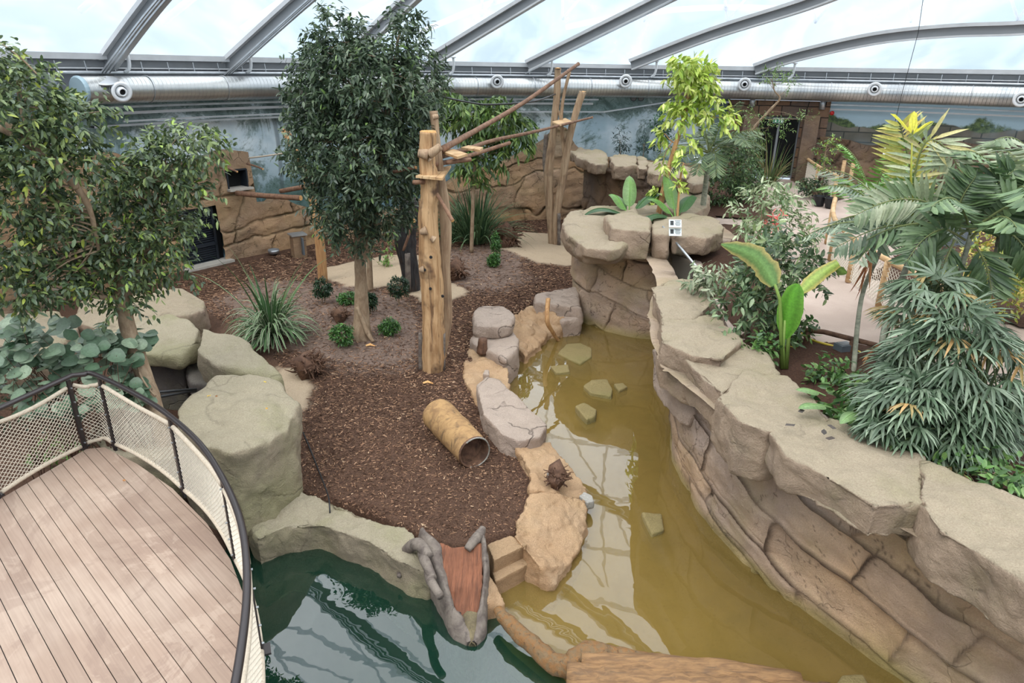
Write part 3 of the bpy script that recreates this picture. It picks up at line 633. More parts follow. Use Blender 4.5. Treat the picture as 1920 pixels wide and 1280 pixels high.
# ------------------------------------------------------------------ pool basins and water
t = NT('ochre_pool_floor'); co = t.coord(); c = t.mixc(t.ramp(t.noise(co, .5, 5, .6), .35, .65), lin((168, 140, 78)), lin((134, 106, 54))); c = t.mixc(t.ramp(t.noise(co, 1.4, 5), .5, .75, 0, .5), c, lin((104, 96, 48)))
c = t.mixc(t.ramp(t.noise(co, 25, 3), .6, .7, 0, .3), c, lin((96, 76, 36))); YF = t.bsdf(c, .9, .1)
t = NT('green_pool_floor'); co = t.coord(); c = t.mixc(t.ramp(t.noise(co, .8, 4), .3, .7), lin((30, 62, 50)), lin((46, 84, 64))); GF = t.bsdf(c, .9, .1)
def slabpoly(name, l, z0, z1, mat, kind='structure'):
    b = MB(); k = len(l); b.add([(x, y, z1) for x, y in l]+[(x, y, z0) for x, y in l], [list(range(k)), [k+i for i in range(k)][::-1]]+[[i, k+i, k+(i+1) % k, (i+1) % k] for i in range(k)])
    o = b.out(name, mat)
    if kind: o['kind'] = kind
    return o
DV = pw([(905, 1095), (928, 1145), (960, 1182), (1000, 1215), (1040, 1246), (1066, 1285), (1075, 1420)], WZ)+[(.4, 0)]
slabpoly('floor_shallow_pool', [(DV[0][0], DV[0][1]+.4)]+DV+[(8, 0), (8, 5), (5.5, 9), (5, 19), (1, 19.5), (-1.5, 17), (-1.5, 9)], -1.1, -.72, YF)
slabpoly('floor_deep_pool', [(-4.5, 9.5), (-1.2, 9.2), (DV[0][0], DV[0][1]+.4)]+DV+[(-4.5, 0)], -1.75, -1.7, GF)
def watermat(name, tint, ior, bs, murk=None, mf=0, boost=1.0):
    t = NT(name); co = t.coord(); fr = t.nd('Fresnel', IOR=ior); n = t.noise(co, .9, 2, .4, .6); n2 = t.noise(co, 3.5, 2, .4)
    bp = t.nd('Bump', Strength=bs, Distance=.12); t.lk(t.math('ADD', n, t.math('MULTIPLY', n2, .12)), bp.inputs['Height']); t.lk(bp.outputs[0], fr.inputs['Normal'])
    g = t.nd('BsdfGlossy', Roughness=.0); g.inputs[0].default_value = (1, 1, 1, 1); t.lk(bp.outputs[0], g.inputs['Normal']); tr = t.nd('BsdfTransparent'); tr.inputs[0].default_value = (*tint, 1)
    base = tr.outputs[0]
    if murk:
        df = t.nd('BsdfDiffuse'); df.inputs[0].default_value = (*lin(murk), 1); mm = t.n.new('ShaderNodeMixShader'); mm.inputs[0].default_value = mf; t.lk(base, mm.inputs[1]); t.lk(df.outputs[0], mm.inputs[2]); base = mm.outputs[0]
    mx = t.n.new('ShaderNodeMixShader'); t.lk(t.math('MULTIPLY', fr.outputs[0], boost), mx.inputs[0]); t.lk(base, mx.inputs[1]); t.lk(g.outputs[0], mx.inputs[2]); t.lk(mx.outputs[0], t.o.inputs[0]); return t.m
YW = watermat('clear_yellow_water', (.86, .83, .66), 1.5, .05, (142, 120, 66), .5, 1.5)
GW = watermat('deep_green_water', (.35, .62, .5), 1.5, .07, (26, 62, 48), .5, 2.2)
def flat(name, l, z, mat, label):
    ar = sum(l[i][0]*l[(i+1) % len(l)][1]-l[(i+1) % len(l)][0]*l[i][1] for i in range(len(l)))
    if ar < 0: l = l[::-1]
    o = obj(name, [(x, y, z) for x, y in l], [list(range(len(l)))], mat); return tag(o, label, 'water', kind='stuff')
flat('pool_water', [(DV[0][0], DV[0][1]+.3)]+DV+[(7, 0), (7, 4), (5.2, 6.5), (4.6, 9), (4.4, 17), (2.6, 19), (-1.0, 18), (-1.0, 9)], WZ, YW, 'shallow yellow-green water winding between stone ledges and the rock wall')
flat('pond_water', [(-4.5, 9.3), (-1.4, 9.0), (DV[0][0], DV[0][1]+.3)]+DV+[(-4.5, 0)], WZ-.002, GW, 'deep dark green water beside the wooden deck reflecting the sky')
# ------------------------------------------------------------------ back rock wall with door and hatch
prof = [(-300, 300), (150, 292), (215, 285), (300, 318), (370, 300), (425, 283), (466, 284), (468, 330), (469, 374), (480, 381), (505, 380), (520, 366), (560, 385), (640, 405), (720, 400), (800, 372), (860, 330), (935, 310), (985, 286), (1025, 262), (1045, 238), (1062, 240), (1078, 270), (1100, 290), (1180, 300), (1330, 310)]
pp = [PR(u, v, RR-.35) for u, v in prof]; pa = np.array([ang(p) for p in pp]); pz = np.array([p.z for p in pp])
nb_ = 260; a_ = np.linspace(pa[0], pa[-1], 60); bpath = [ring(x, RR-.35, 0) for x in a_]
sarc = lambda u, v: (AU(u, v, RR-.35)-pa[0])*(RR-.35)
s0, s1 = sarc(336, 450), sarc(412, 450); zd = PR(395, 386, RR-.35).z
h0, h1 = sarc(424, 340), sarc(461, 340); hz0, hz1 = PR(440, 354, RR-.35).z, PR(440, 318, RR-.35).z
rockwall('wall_rock_back', bpath, -.3, lambda s: np.interp(s/(RR-.35)+pa[0], pa, pz)+.04*fbm(s*2, s*0, seed=3), M['backrock'], res=.04, seed=21, kind='structure', rh=1.1, bw=2.8, tilt=-.10, amp=.08, gw=.075, skew=.2, wob=.35, bulge=.12, flare=.15, dark=(.22, .25, .2),
         hole=[(s0, s1, -1, zd), (h0, h1, hz0, hz1)])
# grey-black louvred gate in the back rock wall
aD0, aD1 = AU(340, 450, RR-.3), AU(406, 450, RR-.3); dr = thing('door_1', ring((aD0+aD1)/2, RR-.1, 0), None, None); dr['kind'] = 'structure'
ex = (ring(aD1, RR-.1, 0)-ring(aD0, RR-.1, 0)); exn = ex.normalized(); Mx = Matrix((exn, Vector((-exn.y, exn.x, 0)), Vector((0, 0, 1)))).transposed(); cD = ring((aD0+aD1)/2, RR-.28, 0)
b = MB(); b.box(cD+Vector((0, 0, zd/2))-Mx.col[1]*-.1, (ex.length+.5, .04, zd+.3), M=Mx); b.out('unlit_backing', M['dark'], dr)  # black sheet, the darkness behind the louvres put into its colour
b = MB()
for sx_ in (-.5, .5): b.box(cD+exn*sx_*(ex.length-.08)+Vector((0, 0, zd/2)), (.09, .1, zd), M=Mx)
for zq in (.06, zd*.33, zd*.66, zd-.06): b.box(cD+Vector((0, 0, zq)), (ex.length, .1, .09), M=Mx)
b.out('door_frame', M['doordark'], dr)
b = MB(); nl = int(zd/.075)
for k in range(nl): b.box(cD+Vector((0, 0, .08+k*.075)), (ex.length-.1, .05, .035), M=Mx @ Matrix.Rotation(.5, 3, 'X'))
b.out('louvre', M['doordark'], dr); b = MB(); b.box(cD+exn*(ex.length*.42)-Mx.col[1]*.08+Vector((0, 0, 1.05)), (.03, .06, .25), M=Mx); b.out('door_handle', M['black'], dr)
b = MB(); b.box(cD-Mx.col[1]*.25+Vector((0, 0, .04)), (ex.length+.5, .55, .08), M=Mx); o = b.out('trim_door_threshold', M['concrete']); o['kind'] = 'structure'
# hatch
aH = AU(442, 340, RR-.3); cH = ring(aH, RR-.2, (hz0+hz1)/2); tw = thing('sleeping_hatch', ring(aH, RR-.3, hz0), 'dark square hatch opening in the back rock wall above the ramp pole', 'hatch')
wH = (h1-h0); hH = hz1-hz0; rgt = dirring(aH); MH = Matrix((rgt, Vector((rgt.y*-1, rgt.x, 0)), Vector((0, 0, 1)))).transposed()
b = MB(); b.box(cH+MH.col[1]*.16, (wH, .02, hH), M=MH); b.out('dark_opening', M['dark'], tw)
b = MB()
for s_ in (-1, 1): b.box(cH+rgt*s_*wH*.5-MH.col[1]*.05, (.05, .4, hH), M=MH)
b.box(cH+Vector((0, 0, hH/2))-MH.col[1]*.05, (wH, .4, .05), M=MH); b.out('hatch_frame', M['doordark'], tw)
b = MB(); b.box(cH-Vector((0, 0, hH/2))-MH.col[1]*.15, (wH+.15, .6, .07), M=MH); b.out('hatch_sill', M['concrete'], tw)
# brown rock relief behind the visitor planting (left of doorway to trunk cluster) and at right
rockwall('wall_rock_right', [ring(x, RR-.3, 0) for x in np.linspace(aE1-.01, A1+.1, 40)], 1.5, lambda s: 3.75+.35*fbm(s*.5, s*0, seed=8, o=2), M['brownrock'], res=.07, seed=33, kind='structure', rh=1.6, bw=3, tilt=0, amp=.25, gw=.07, skew=.1, wob=.6, bulge=.2)
# cut stone wall round the glass door
def ashlar():
    t = NT('cut_stone_facing'); uv = t.coord('UV'); co = t.coord(); br = t.nd('TexBrick', Scale=1.0); wv = t.nd('VectorMath', _operation='ADD'); nn = t.nd('TexNoise', Scale=1.2); sc_ = t.nd('VectorMath', _operation='SCALE'); sc_.inputs['Scale'].default_value = .12
    t.lk(uv, nn.inputs[0]); t.lk(nn.outputs[1], sc_.inputs[0]); t.lk(uv, wv.inputs[0]); t.lk(sc_.outputs[0], wv.inputs[1]); t.lk(wv.outputs[0], br.inputs[0])
    br.inputs['Brick Width'].default_value = .95; br.inputs['Row Height'].default_value = .42; br.inputs['Mortar Size'].default_value = .022; br.inputs['Mortar Smooth'].default_value = .3; br.squash_frequency = 3; br.squash = .7; br.offset = .4
    br.inputs['Color1'].default_value = (*lin((112, 84, 66)), 1); br.inputs['Color2'].default_value = (*lin((92, 80, 72)), 1); br.inputs['Mortar'].default_value = (*lin((44, 38, 34)), 1)
    c = t.mixc(t.ramp(t.noise(co, 1.3, 4), .4, .65, 0, .6), br.outputs[0], lin((124, 96, 72))); c = t.mixc(br.outputs[1], c, lin((44, 38, 34)))
    return t.bsdf(c, .8, .3, 0, t.math('SUBTRACT', t.noise(co, 9, 5), t.math('MULTIPLY', br.outputs[1], 1.5)), .9, .05)
ASH = ashlar()
def uvbox(name, quads, mat, kind=None, parent=None):
    V = []; Fc = []; U = []
    for q in quads:
        q = [Vector(x) for x in q]; n = len(V); V += q; Fc.append([n, n+1, n+2, n+3]); du = (q[1]-q[0]); uu = du.normalized()
        for x in q: U.append(((x-q[0]).dot(uu)+q[0].x, x.z))
    o = obj(name, V, Fc, mat, parent, uv=np.array(U))
    if kind: o['kind'] = kind
    return o
PZ = 2.0
gD0, gD1 = AU(1415, 280, RR-.3), AU(1492, 280, RR-.3); zg = 4.55
def wq(a0, a1, z0, z1, r_=RR-.45): return [ring(a0, r_, z0), ring(a1, r_, z0), ring(a1, r_, z1), ring(a0, r_, z1)]
q_ = [wq(aE0, gD0, 1.5, 5.2), wq(gD0, gD1, zg, 5.2), wq(gD1, aE1, 1.5, 5.2)]
for a in (aE0, aE1): q_.append([ring(a, RR-.45, 1.5), ring(a, RR+.15, 1.5), ring(a, RR+.15, 5.2), ring(a, RR-.45, 5.2)])
for a in (gD0, gD1): q_.append([ring(a, RR-.45, 1.5), ring(a, RR+.15, 1.5), ring(a, RR+.15, zg), ring(a, RR-.45, zg)])
q_.append([ring(gD0, RR-.45, zg), ring(gD1, RR-.45, zg), ring(gD1, RR, zg), ring(gD0, RR, zg)])
uvbox('wall_entrance', q_, ASH, 'structure')
b = MB()
for a0, a1 in ((gD0-.035, gD0-.005), (gD1+.005, gD1+.035)):
    c_ = [ring(a0, RR-.45, 1.9), ring(a1, RR-.45, 1.9), ring(a1, RR-.95, 1.9), ring(a0, RR-.95, 1.9)]; V = c_+[Vector((p.x, p.y, zg+.1)) for p in c_[:2]]+[Vector((p.x, p.y, zg+.1))+(c_[0]-c_[3])*.0 for p in c_[2:]]
    b.add(V, [[0, 1, 5, 4], [1, 2, 6, 5], [2, 3, 7, 6], [3, 0, 4, 7], [4, 5, 6, 7]])
o = b.out('trim_doorway_pier', M['brownrock'], col=True); o['kind'] = 'structure'
for cl_ in o.data.color_attributes[0].data: cl_.color = (1, 1, 1, 1)
d2 = thing('door_2', ring((gD0+gD1)/2, RR-.2, PZ), None, None); d2['kind'] = 'structure'
t = NT('dark_glass'); DG = t.bsdf(lin((22, 24, 26)), .12, .15)
uvbox('glass_leaf', [wq(gD0, gD1, PZ, zg, RR-.2)], DG, None, d2)
b = MB()
for a in (gD0, (gD0+gD1)/2, gD1): b.bar(ring(a, RR-.23, PZ), ring(a, RR-.23, zg), .09)
for z in (PZ+.05, zg-.05): b.bar(ring(gD0, RR-.23, z), ring(gD1, RR-.23, z), .1)
b.out('door_frame', M['frame_dark'], d2)
es = thing('exit_sign', PR(1459, 227, RR-.5), 'small green and white emergency exit sign above the glass door', 'sign'); a = ang(ORG[es]); rg = dirring(a); inw = Vector((-math.sin(a), -math.cos(a), 0)); ME = Matrix((rg, -inw, Vector((0, 0, 1)))).transposed()
c_ = ORG[es]+Vector((0, 0, .02)); b = MB(); b.box(c_, (.42, .06, .2), M=ME); b.out('sign_box', M['signw'], es)
b = MB(); b.box(c_+inw*.034-rg*.1, (.2, .01, .17), M=ME); b.box(c_+inw*.034+rg*.1, (.17, .01, .17), M=ME); b.out('green_panel', M['signg'], es)
b = MB(); b.bar(c_+inw*.042-rg*.1+Vector((0, 0, .06)), c_+inw*.042-rg*.1-Vector((0, 0, .05)), .02); b.bar(c_+inw*.042-rg*.14-Vector((0, 0, .01)), c_+inw*.042-rg*.1-Vector((0, 0, .055)), .018); b.bar(c_+inw*.042-rg*.06-Vector((0, 0, .01)), c_+inw*.042-rg*.1-Vector((0, 0, .055)), .018); b.out('arrow_pictogram', M['white'], es); b = MB()
b.box(c_+inw*.042+rg*.13, (.06, .01, .13), M=ME); b.bar(c_+inw*.042+rg*.06+Vector((0, 0, .05)), c_+inw*.042+rg*.04-Vector((0, 0, .05)), .025); b.lathe(c_+inw*.042+rg*.07+Vector((0, 0, .065)), [(0, 0), (.015, 0)], 8, axis=inw); b.out('figure_pictogram', M['white'], es)
ds = thing('hand_sanitiser', PR(1516, 283, RR-.55), 'small white and blue wall dispenser right of the glass door', 'dispenser'); a = ang(ORG[ds]); rg = dirring(a); c_ = ORG[ds]; b = MB(); b.box(c_, (.2, .12, .3)); b.out('dispenser_body', M['signw'], ds); b = MB(); b.box(c_+Vector((0, -.065, -.1)), (.16, .02, .14)); b.out('label_panel', M['blue'], ds); b = MB(); b.box(c_+Vector((0, -.065, .07)), (.06, .02, .08)); b.out('pump', M['slate'], ds)
b = MB(); b.lathe(PR(1560, 212, RR-.5), [(0, -.05), (.08, -.05), (.09, .03), (0, .06)], 12, axis=(0, -1, 0)); tag(b.out('alarm_bell', M['red'], smooth=True), 'small red alarm bell at the right edge of the stone doorway', 'alarm')
b = MB(); pb = PR(1411, 187, RR-.5); b.tube([pb+Vector((0, 0, .15)), pb-Vector((0, 0, .3))], .12, 10); tag(b.out('wall_lamp', M['steel'], smooth=True), 'grey cylinder lamp on the stone wall above left of the glass door', 'lamp', 'cylinder wall lamps')
b = MB(); pb = PR(1543, 191, RR-.5); b.tube([pb+Vector((0, 0, .15)), pb-Vector((0, 0, .3))], .12, 10); tag(b.out('wall_lamp', M['steel'], smooth=True), 'grey cylinder lamp on the stone wall above right of the glass door', 'lamp', 'cylinder wall lamps')
# ------------------------------------------------------------------ raised visitor ground on the right
GR = [(20, 1), (7.2, 1.5), (6.2, 4.2), (5.5, 5.6), (4.95, 6.4), (4.6, 7.0), (4.3, 7.9), (4.15, 9.4), (3.95, 11.4), (4.3, 14.4), (4.5, 16.6), (3.9, 17.6), (3.0, 17.9), (2.6, 18.6), (2.5, 19.6), (2.9, 21.2), (4.5, 22.3), (6.3, 24.0), (6.0, 25.5), (4.9, 27.4), (3.6, 29.6), (3.4, 31.2)]
arc = []
for a in np.linspace(ang(Vector((3.4, 31.3, 0))), 1.75, 40): p = ring(a, RR, 0); arc.append((p.x, p.y))
t = NT('pink_concrete_path'); co = t.coord(); c = t.mixc(t.ramp(t.noise(co, .6, 5), .35, .65), lin((168, 150, 138)), lin((186, 168, 156))); c = t.mixc(t.ramp(t.noise(co, 30, 3), .55, .75, 0, .4), c, lin((160, 140, 128)))
slabpoly('floor_path', GR+arc+[(26, 1)], 1.2, 1.9, t.bsdf(c, .85, .2, 0, t.noise(co, 30, 3), .3))
def bed(name, l, z, rnd=.12, seed=0):
    xs = [p[0] for p in l]; ys = [p[1] for p in l]; X, Y = np.meshgrid(np.arange(min(xs)-.3, max(xs)+.3, .12), np.arange(min(ys)-.3, max(ys)+.3, .12), indexing='ij')
    sd_ = poly_sd(X, Y, l); Z = z-sm(.15, -.25, -sd_)*0+rnd*fbm(X*.8, Y*.8, seed=seed)+.04*fbm(X*4, Y*4, seed=seed)+.1*sm(0, -.8, sd_); a = np.arange(X.size).reshape(X.shape); Fq = np.stack([a[:-1, :-1], a[1:, :-1], a[1:, 1:], a[:-1, 1:]], -1).reshape(-1, 4)
    Fq = Fq[(sd_[:-1, :-1] < 0).reshape(-1)]; cl = np.tile(np.array(lin((86, 62, 50))), (X.size, 1))
    return struct(name, np.stack([X, Y, Z], -1).reshape(-1, 3), Fq, GM, smooth=True, col=cl)
BED1 = GR[1:17]+pw([(1330, 420), (1400, 425), (1450, 480), (1480, 560), (1500, 632), (1560, 645), (1640, 655), (1760, 700), (1920, 740), (2000, 900)], 1.9)
bed('floor_planting_bed', BED1, 1.9, .05, 3)
bed('floor_planter', [(2.6, 18.4), (2.4, 19.6), (2.9, 21.2), (4.5, 22.3), (6.2, 24.0), (6.2, 21), (5.6, 18.6), (4.4, 17.8)], 2.12, .05, 4)
bed('floor_back_bed', [(3.9, 30.6), (5.0, 28.3), (6.4, 26.0), (6.8, 24.2), (6.3, 22), (8.2, 21.5), (9.2, 25), (10, 28), (9.3, 31.2), (5, 31.4)], 1.95, .05, 5)
bed('floor_far_bed', pw([(1620, 520), (1700, 540), (1800, 580), (1990, 640), (1990, 430), (1800, 430), (1700, 470)], 1.92), 1.93, .08, 6)
bed('floor_pot_bed', pw([(1505, 332), (1560, 352), (1580, 372), (1560, 380), (1530, 375), (1498, 345)], 1.92), 1.93, .03, 7)
# ------------------------------------------------------------------ the long rock wall on the right, in front of the planting bed
WP = [(4.05, 17.3), (3.72, 16.6), (3.72, 15.4), (3.5, 13.9), (3.15, 12.6), (2.92, 11.6), (2.78, 10.5), (2.9, 9.4), (3.12, 8.5), (3.4, 7.7), (3.75, 7.05), (4.1, 6.5), (4.45, 5.95), (4.95, 5.2), (5.6, 4.2), (6.5, 3.1)]
rockwall('wall_rock_pool', [(x+.08, y, 0) for x, y in WP][::-1], -1.0, 1.98, M['wallrock'], res=.024, seed=5, kind='structure', rh=.72, bw=1.8, tilt=-.16, amp=.07, gw=.05, skew=-.35, wob=.16, flare=.2, bulge=.08, wet=WZ+.03, out=.5)
# coping blocks: name, top outline in the photograph, heights
COP = [([(1218, 536), (1262, 520), (1318, 518), (1345, 560), (1300, 600), (1240, 594)], 2.3, 1.55, 'squarish coping rock at the upper end of the long wall beside the glass panel'),
 ([(1238, 590), (1300, 598), (1342, 588), (1395, 636), (1358, 672), (1300, 668), (1238, 640)], 2.34, 1.5, 'lumpy coping rock, second from the glass panel end of the wall'),
 ([(1240, 622), (1342, 596), (1440, 668), (1475, 712), (1396, 708), (1356, 738), (1300, 690)], 2.25, 1.6, 'long angular coping slab with a grey broken end, middle of the wall'),
 ([(1340, 738), (1392, 690), (1480, 700), (1560, 782), (1540, 800), (1440, 808), (1388, 790)], 2.3, 1.55, 'pale coping slab opposite the tall banana-leaf plant'),
 ([(1440, 806), (1462, 790), (1560, 772), (1660, 824), (1738, 852), (1740, 942), (1644, 950), (1530, 880), (1470, 850)], 2.3, 1.85, 'wide coping slab with fallen leaves on top of the wall'),
 ([(1722, 935), (1722, 856), (1790, 878), (1860, 905), (1960, 950), (2000, 1120), (1920, 1092), (1830, 1032), (1760, 990)], 2.32, 1.7, 'large coping slab cut by the right edge of the photo')]
for o_, zt, zb, lb in COP: prism('coping_rock', o_, zt, zb, M['coping'], label=lb, cat='rock', group='coping rocks along the long pool wall', grow=.97, vox=.035, disp=.13, ds=.7)
prism('coping_rock', [(1995, 950), (2100, 1010), (2200, 1250), (2010, 1160)], 2.3, 1.7, M['coping'], label='coping rock of the wall just outside the right frame edge', group='coping rocks along the long pool wall')
# bulging stones under the coping
hull('wall_boulder', [Vector(p) for p in [(2.62, 11.9, 1.5), (2.58, 11, 1.55), (2.72, 10.2, 1.5), (2.9, 9.6, 1.35), (2.58, 11.5, 1.05), (2.62, 10.6, .85), (2.82, 9.7, .95), (3.3, 11.6, 1.5), (3.3, 9.8, 1.4), (3.2, 11, .8), (3.2, 9.8, .9)]], M['boulder'], bev=.05, vox=.035, disp=.08)
tag(bpy.context.scene.objects['wall_boulder'], 'bulging cracked stone protruding under the angular coping slab of the pool wall', 'rock')
hull('wall_boulder', [Vector(p) for p in [(2.85, 8.9, 1.6), (2.9, 8.35, 1.55), (3.15, 7.9, 1.5), (3.0, 8.8, 1.15), (3.1, 8.2, 1.1), (3.5, 9, 1.6), (3.7, 8, 1.5), (3.5, 8.6, 1.1)]], M['coping'], bev=.04, vox=.03, disp=.06)
tag(C.objects['wall_boulder.001'], 'small wedge stone under the pale coping slab opposite the banana-leaf plant', 'rock')
# ------------------------------------------------------------------ massive rock pillar behind the pool
rockwall('rock_pillar', [(3.3, 21.6, 0), (2.4, 21.0, 0), (1.9, 20.1, 0), (1.75, 19.2, 0), (1.95, 18.4, 0), (2.45, 17.65, 0), (3.15, 17.1, 0), (3.8, 16.9, 0), (4.1, 17.15, 0), (4.2, 17.7, 0)], -1, 2.1, M['wallrock'], res=.028, seed=14, rh=.75, bw=1.9, tilt=.22, amp=.07, gw=.055, skew=.15, wob=.2, flare=.1, wet=WZ+.03, out=.8, label='tall round pillar of painted artificial rock standing at the far end of the yellow pool', cat='rock pillar')
rockwall('rock_pier', [(4.35, 18.6, 0), (4.5, 18.0, 0), (5.1, 17.75, 0), (5.7, 17.95, 0), (6.1, 18.6, 0), (6.1, 20, 0)], .8, 2.1, M['wallrock'], res=.04, seed=18, rh=.62, bw=1.3, tilt=.05, amp=.12, gw=.06, wob=.15, out=.8, label='squat stacked-stone pier right of the glass panel carrying two information signs', cat='rock pier')
hrock('pillar_capstone', [(1050, 415), (1075, 390), (1140, 383), (1190, 392), (1215, 420), (1185, 455), (1150, 470), (1095, 462), (1060, 440)], [2.5, 2.6, 2.62, 2.62, 2.5, 2.35, 2.3, 2.3, 2.35], 1.75, M['coping'], 'big overhanging capstone on the left top of the rock pillar', parent=None, shrink=.82, bev=.12, disp=.16, vox=.05, ds=.9)
hrock('pillar_capstone', [(1132, 402), (1185, 394), (1222, 408), (1220, 432), (1145, 425)], 2.72, 1.95, M['coping'], 'squarish block sitting on the front of the rock pillar beside the big capstone', shrink=1.0, bev=.08, disp=.08, vox=.045)
hrock('pillar_capstone', [(1222, 408), (1250, 402), (1262, 410), (1255, 440), (1222, 436)], 2.6, 1.9, M['coping'], 'narrow capstone of the rock pillar touching the two signs', shrink=1.0, bev=.08, disp=.08, vox=.045)
hrock('pillar_capstone', [(1245, 405), (1300, 399), (1352, 410), (1358, 432), (1325, 446), (1262, 440)], 2.6, 2.1, M['coping'], 'flat capstone on the stacked-stone pier behind the glass panel', shrink=.96, bev=.07, disp=.1, vox=.045)
hrock('low_boulder', [(1003, 564), (1000, 548), (1040, 540), (1086, 538), (1090, 574), (1040, 570)], .45, -.1, M['boulder'], 'pinkish low boulder wedged against the left foot of the rock pillar', shrink=1.1, bev=.1, disp=.08)
hrock('low_boulder', [(1006, 574), (1045, 570), (1090, 576), (1090, 596), (1056, 600), (1020, 590)], .14, -.6, M['boulder'], 'second pinkish boulder half in water beside the left foot of the rock pillar', shrink=1.05, bev=.1, disp=.06)
# glass panel with rail between pillar and wall
gp = thing('glass_panel', (4.2, 17.1, 1.3), 'clear glass barrier panel with a slanted steel handrail between rock pillar and wall', 'glass barrier')
GA, GB = PY(1243, 425, 17.3), PY(1306, 500, 15.2); 
t = NT('clear_glass'); g_ = t.nd('BsdfTransparent'); g_.inputs[0].default_value = (.86, .9, .9, 1); gg = t.nd('BsdfGlossy', Roughness=.02); gg.inputs[0].default_value = (.9, .9, .9, 1); mx = t.n.new('ShaderNodeMixShader'); mx.inputs[0].default_value = .12; t.lk(g_.outputs[0], mx.inputs[1]); t.lk(gg.outputs[0], mx.inputs[2]); t.lk(mx.outputs[0], t.o.inputs[0])
GLASS = t.m; b = MB(); q0 = Vector((GA.x, GA.y, .9)); q1 = Vector((GB.x, GB.y, .9)); n_ = Vector((.02, .004, 0))
b.add([q0, q1, GB, GA, q0+n_, q1+n_, GB+n_, GA+n_], [[0, 1, 2, 3], [7, 6, 5, 4], [3, 2, 6, 7], [0, 3, 7, 4]]); b.out('glass_pane', GLASS, gp)
b = MB(); b.tube([GA, GB], .03, 8); b.out('handrail', M['steel'], gp, smooth=True); b = MB(); b.bar(q0, GA, .04); b.out('glass_post', M['steel'], gp)
hull('recess_rock', [Vector((x, y, z)) for x, y in [(3.9, 17.5), (4.75, 17.9), (4.9, 18.8), (3.7, 18.6)] for z in (.2, 2.1)], M['coping'], disp=.1)
tag(C.objects['recess_rock'], 'grey-tan rock face behind the clear glass panel', 'rock')
for k, (v_, sg) in enumerate([(419, 'upper'), (435, 'lower')]):
    p = PY(1266, v_, 16.2); sn = thing('information_sign', p, '%s one of the two small white information signs on the pier beside the glass panel' % sg, 'sign', 'information signs on the pier'); Ms = Matrix.Rotation(R(-30), 3, 'X')
    b = MB(); b.box(p, (.3, .02, .19), M=Ms); b.out('sign_plate', M['signw'], sn); b = MB(); b.box(p+Ms @ Vector((-.08, -.013, .01)), (.08, .005, .11), M=Ms); b.out('picture', M['ink'], sn)
    b = MB()
    for j in range(6): b.box(p+Ms @ Vector((.06, -.013, .07-.024*j)), (.14-.02*(j % 3), .004, .008), M=Ms)
    b.out('text_lines', M['ink'], sn)
p = PR(1308, 300, 15); p = P(1309, 300, 3.0); sn = thing('information_sign', p, 'small tilted white information sign beside the palm on the far coping rocks', 'sign'); b = MB(); Ms = Matrix.Rotation(.4, 3, 'Z') @ Matrix.Rotation(R(-50), 3, 'X'); b.box(p, (.28, .02, .36), M=Ms); b.out('sign_plate', M['signw'], sn); b = MB(); b.box(p+Ms @ Vector((0, -.013, .04)), (.16, .005, .12), M=Ms); b.out('picture', M['ink'], sn); b = MB(); b.bar(p, p-Vector((0, -.1, .9)), .03); b.out('sign_post', M['slate'], sn)
# ------------------------------------------------------------------ far right boundary of the enclosure with its coping
w2 = [P(u, v, 2.75) for u, v in [(1330, 348), (1290, 346), (1225, 334), (1165, 325), (1125, 319), (1095, 310)]]
rockwall('wall_rock_far', [(p.x, p.y, 0) for p in w2[::-1]], -.3, 2.8, M['brownrock'], res=.06, seed=41, kind='structure', rh=.9, bw=2, tilt=.1, amp=.1, gw=.06, wob=.25, bulge=.1, out=.6)
for o_, zt, zb, lb in [([(1068, 282), (1092, 276), (1140, 284), (1140, 306), (1118, 308), (1082, 294)], 3.15, 2.75, 'smooth flat coping rock at the back wall right of the bare trunk cluster'),
 ([(1142, 292), (1160, 287), (1194, 292), (1195, 310), (1150, 310)], 3.1, 2.55, 'blocky mossy coping rock in the middle of the far wall'),
 ([(1194, 292), (1215, 294), (1215, 316), (1196, 316)], 3.08, 2.65, 'narrow upright coping rock of the far wall'),
 ([(1212, 300), (1250, 302), (1300, 312), (1290, 334), (1250, 328), (1214, 322)], 3.05, 2.6, 'long mossy coping rock of the far wall behind the leaning yellow-green tree'),
 ([(1268, 306), (1318, 316), (1330, 340), (1300, 345), (1262, 324)], 2.95, 2.6, 'sandy coping rock at the near end of the far wall by the palm')]:
    prism('coping_rock', o_, zt, zb, M['coping'], label=lb, group='coping rocks on the far wall', vox=.06, disp=.14, grow=.95)
hrock('planter_rock', [(1240, 388), (1258, 366), (1300, 356), (1330, 362), (1330, 385), (1290, 402)], 2.55, 1.6, M['coping'], 'sandy rock behind the small banana plants on the pillar planter', bev=.1, vox=.06, disp=.12)
hrock('planter_rock', [(1160, 388), (1200, 378), (1245, 384), (1240, 402), (1190, 402)], 2.5, 1.9, M['coping'], 'low sandy rock between the pillar capstones and the banana plants', bev=.1, vox=.06, disp=.12)
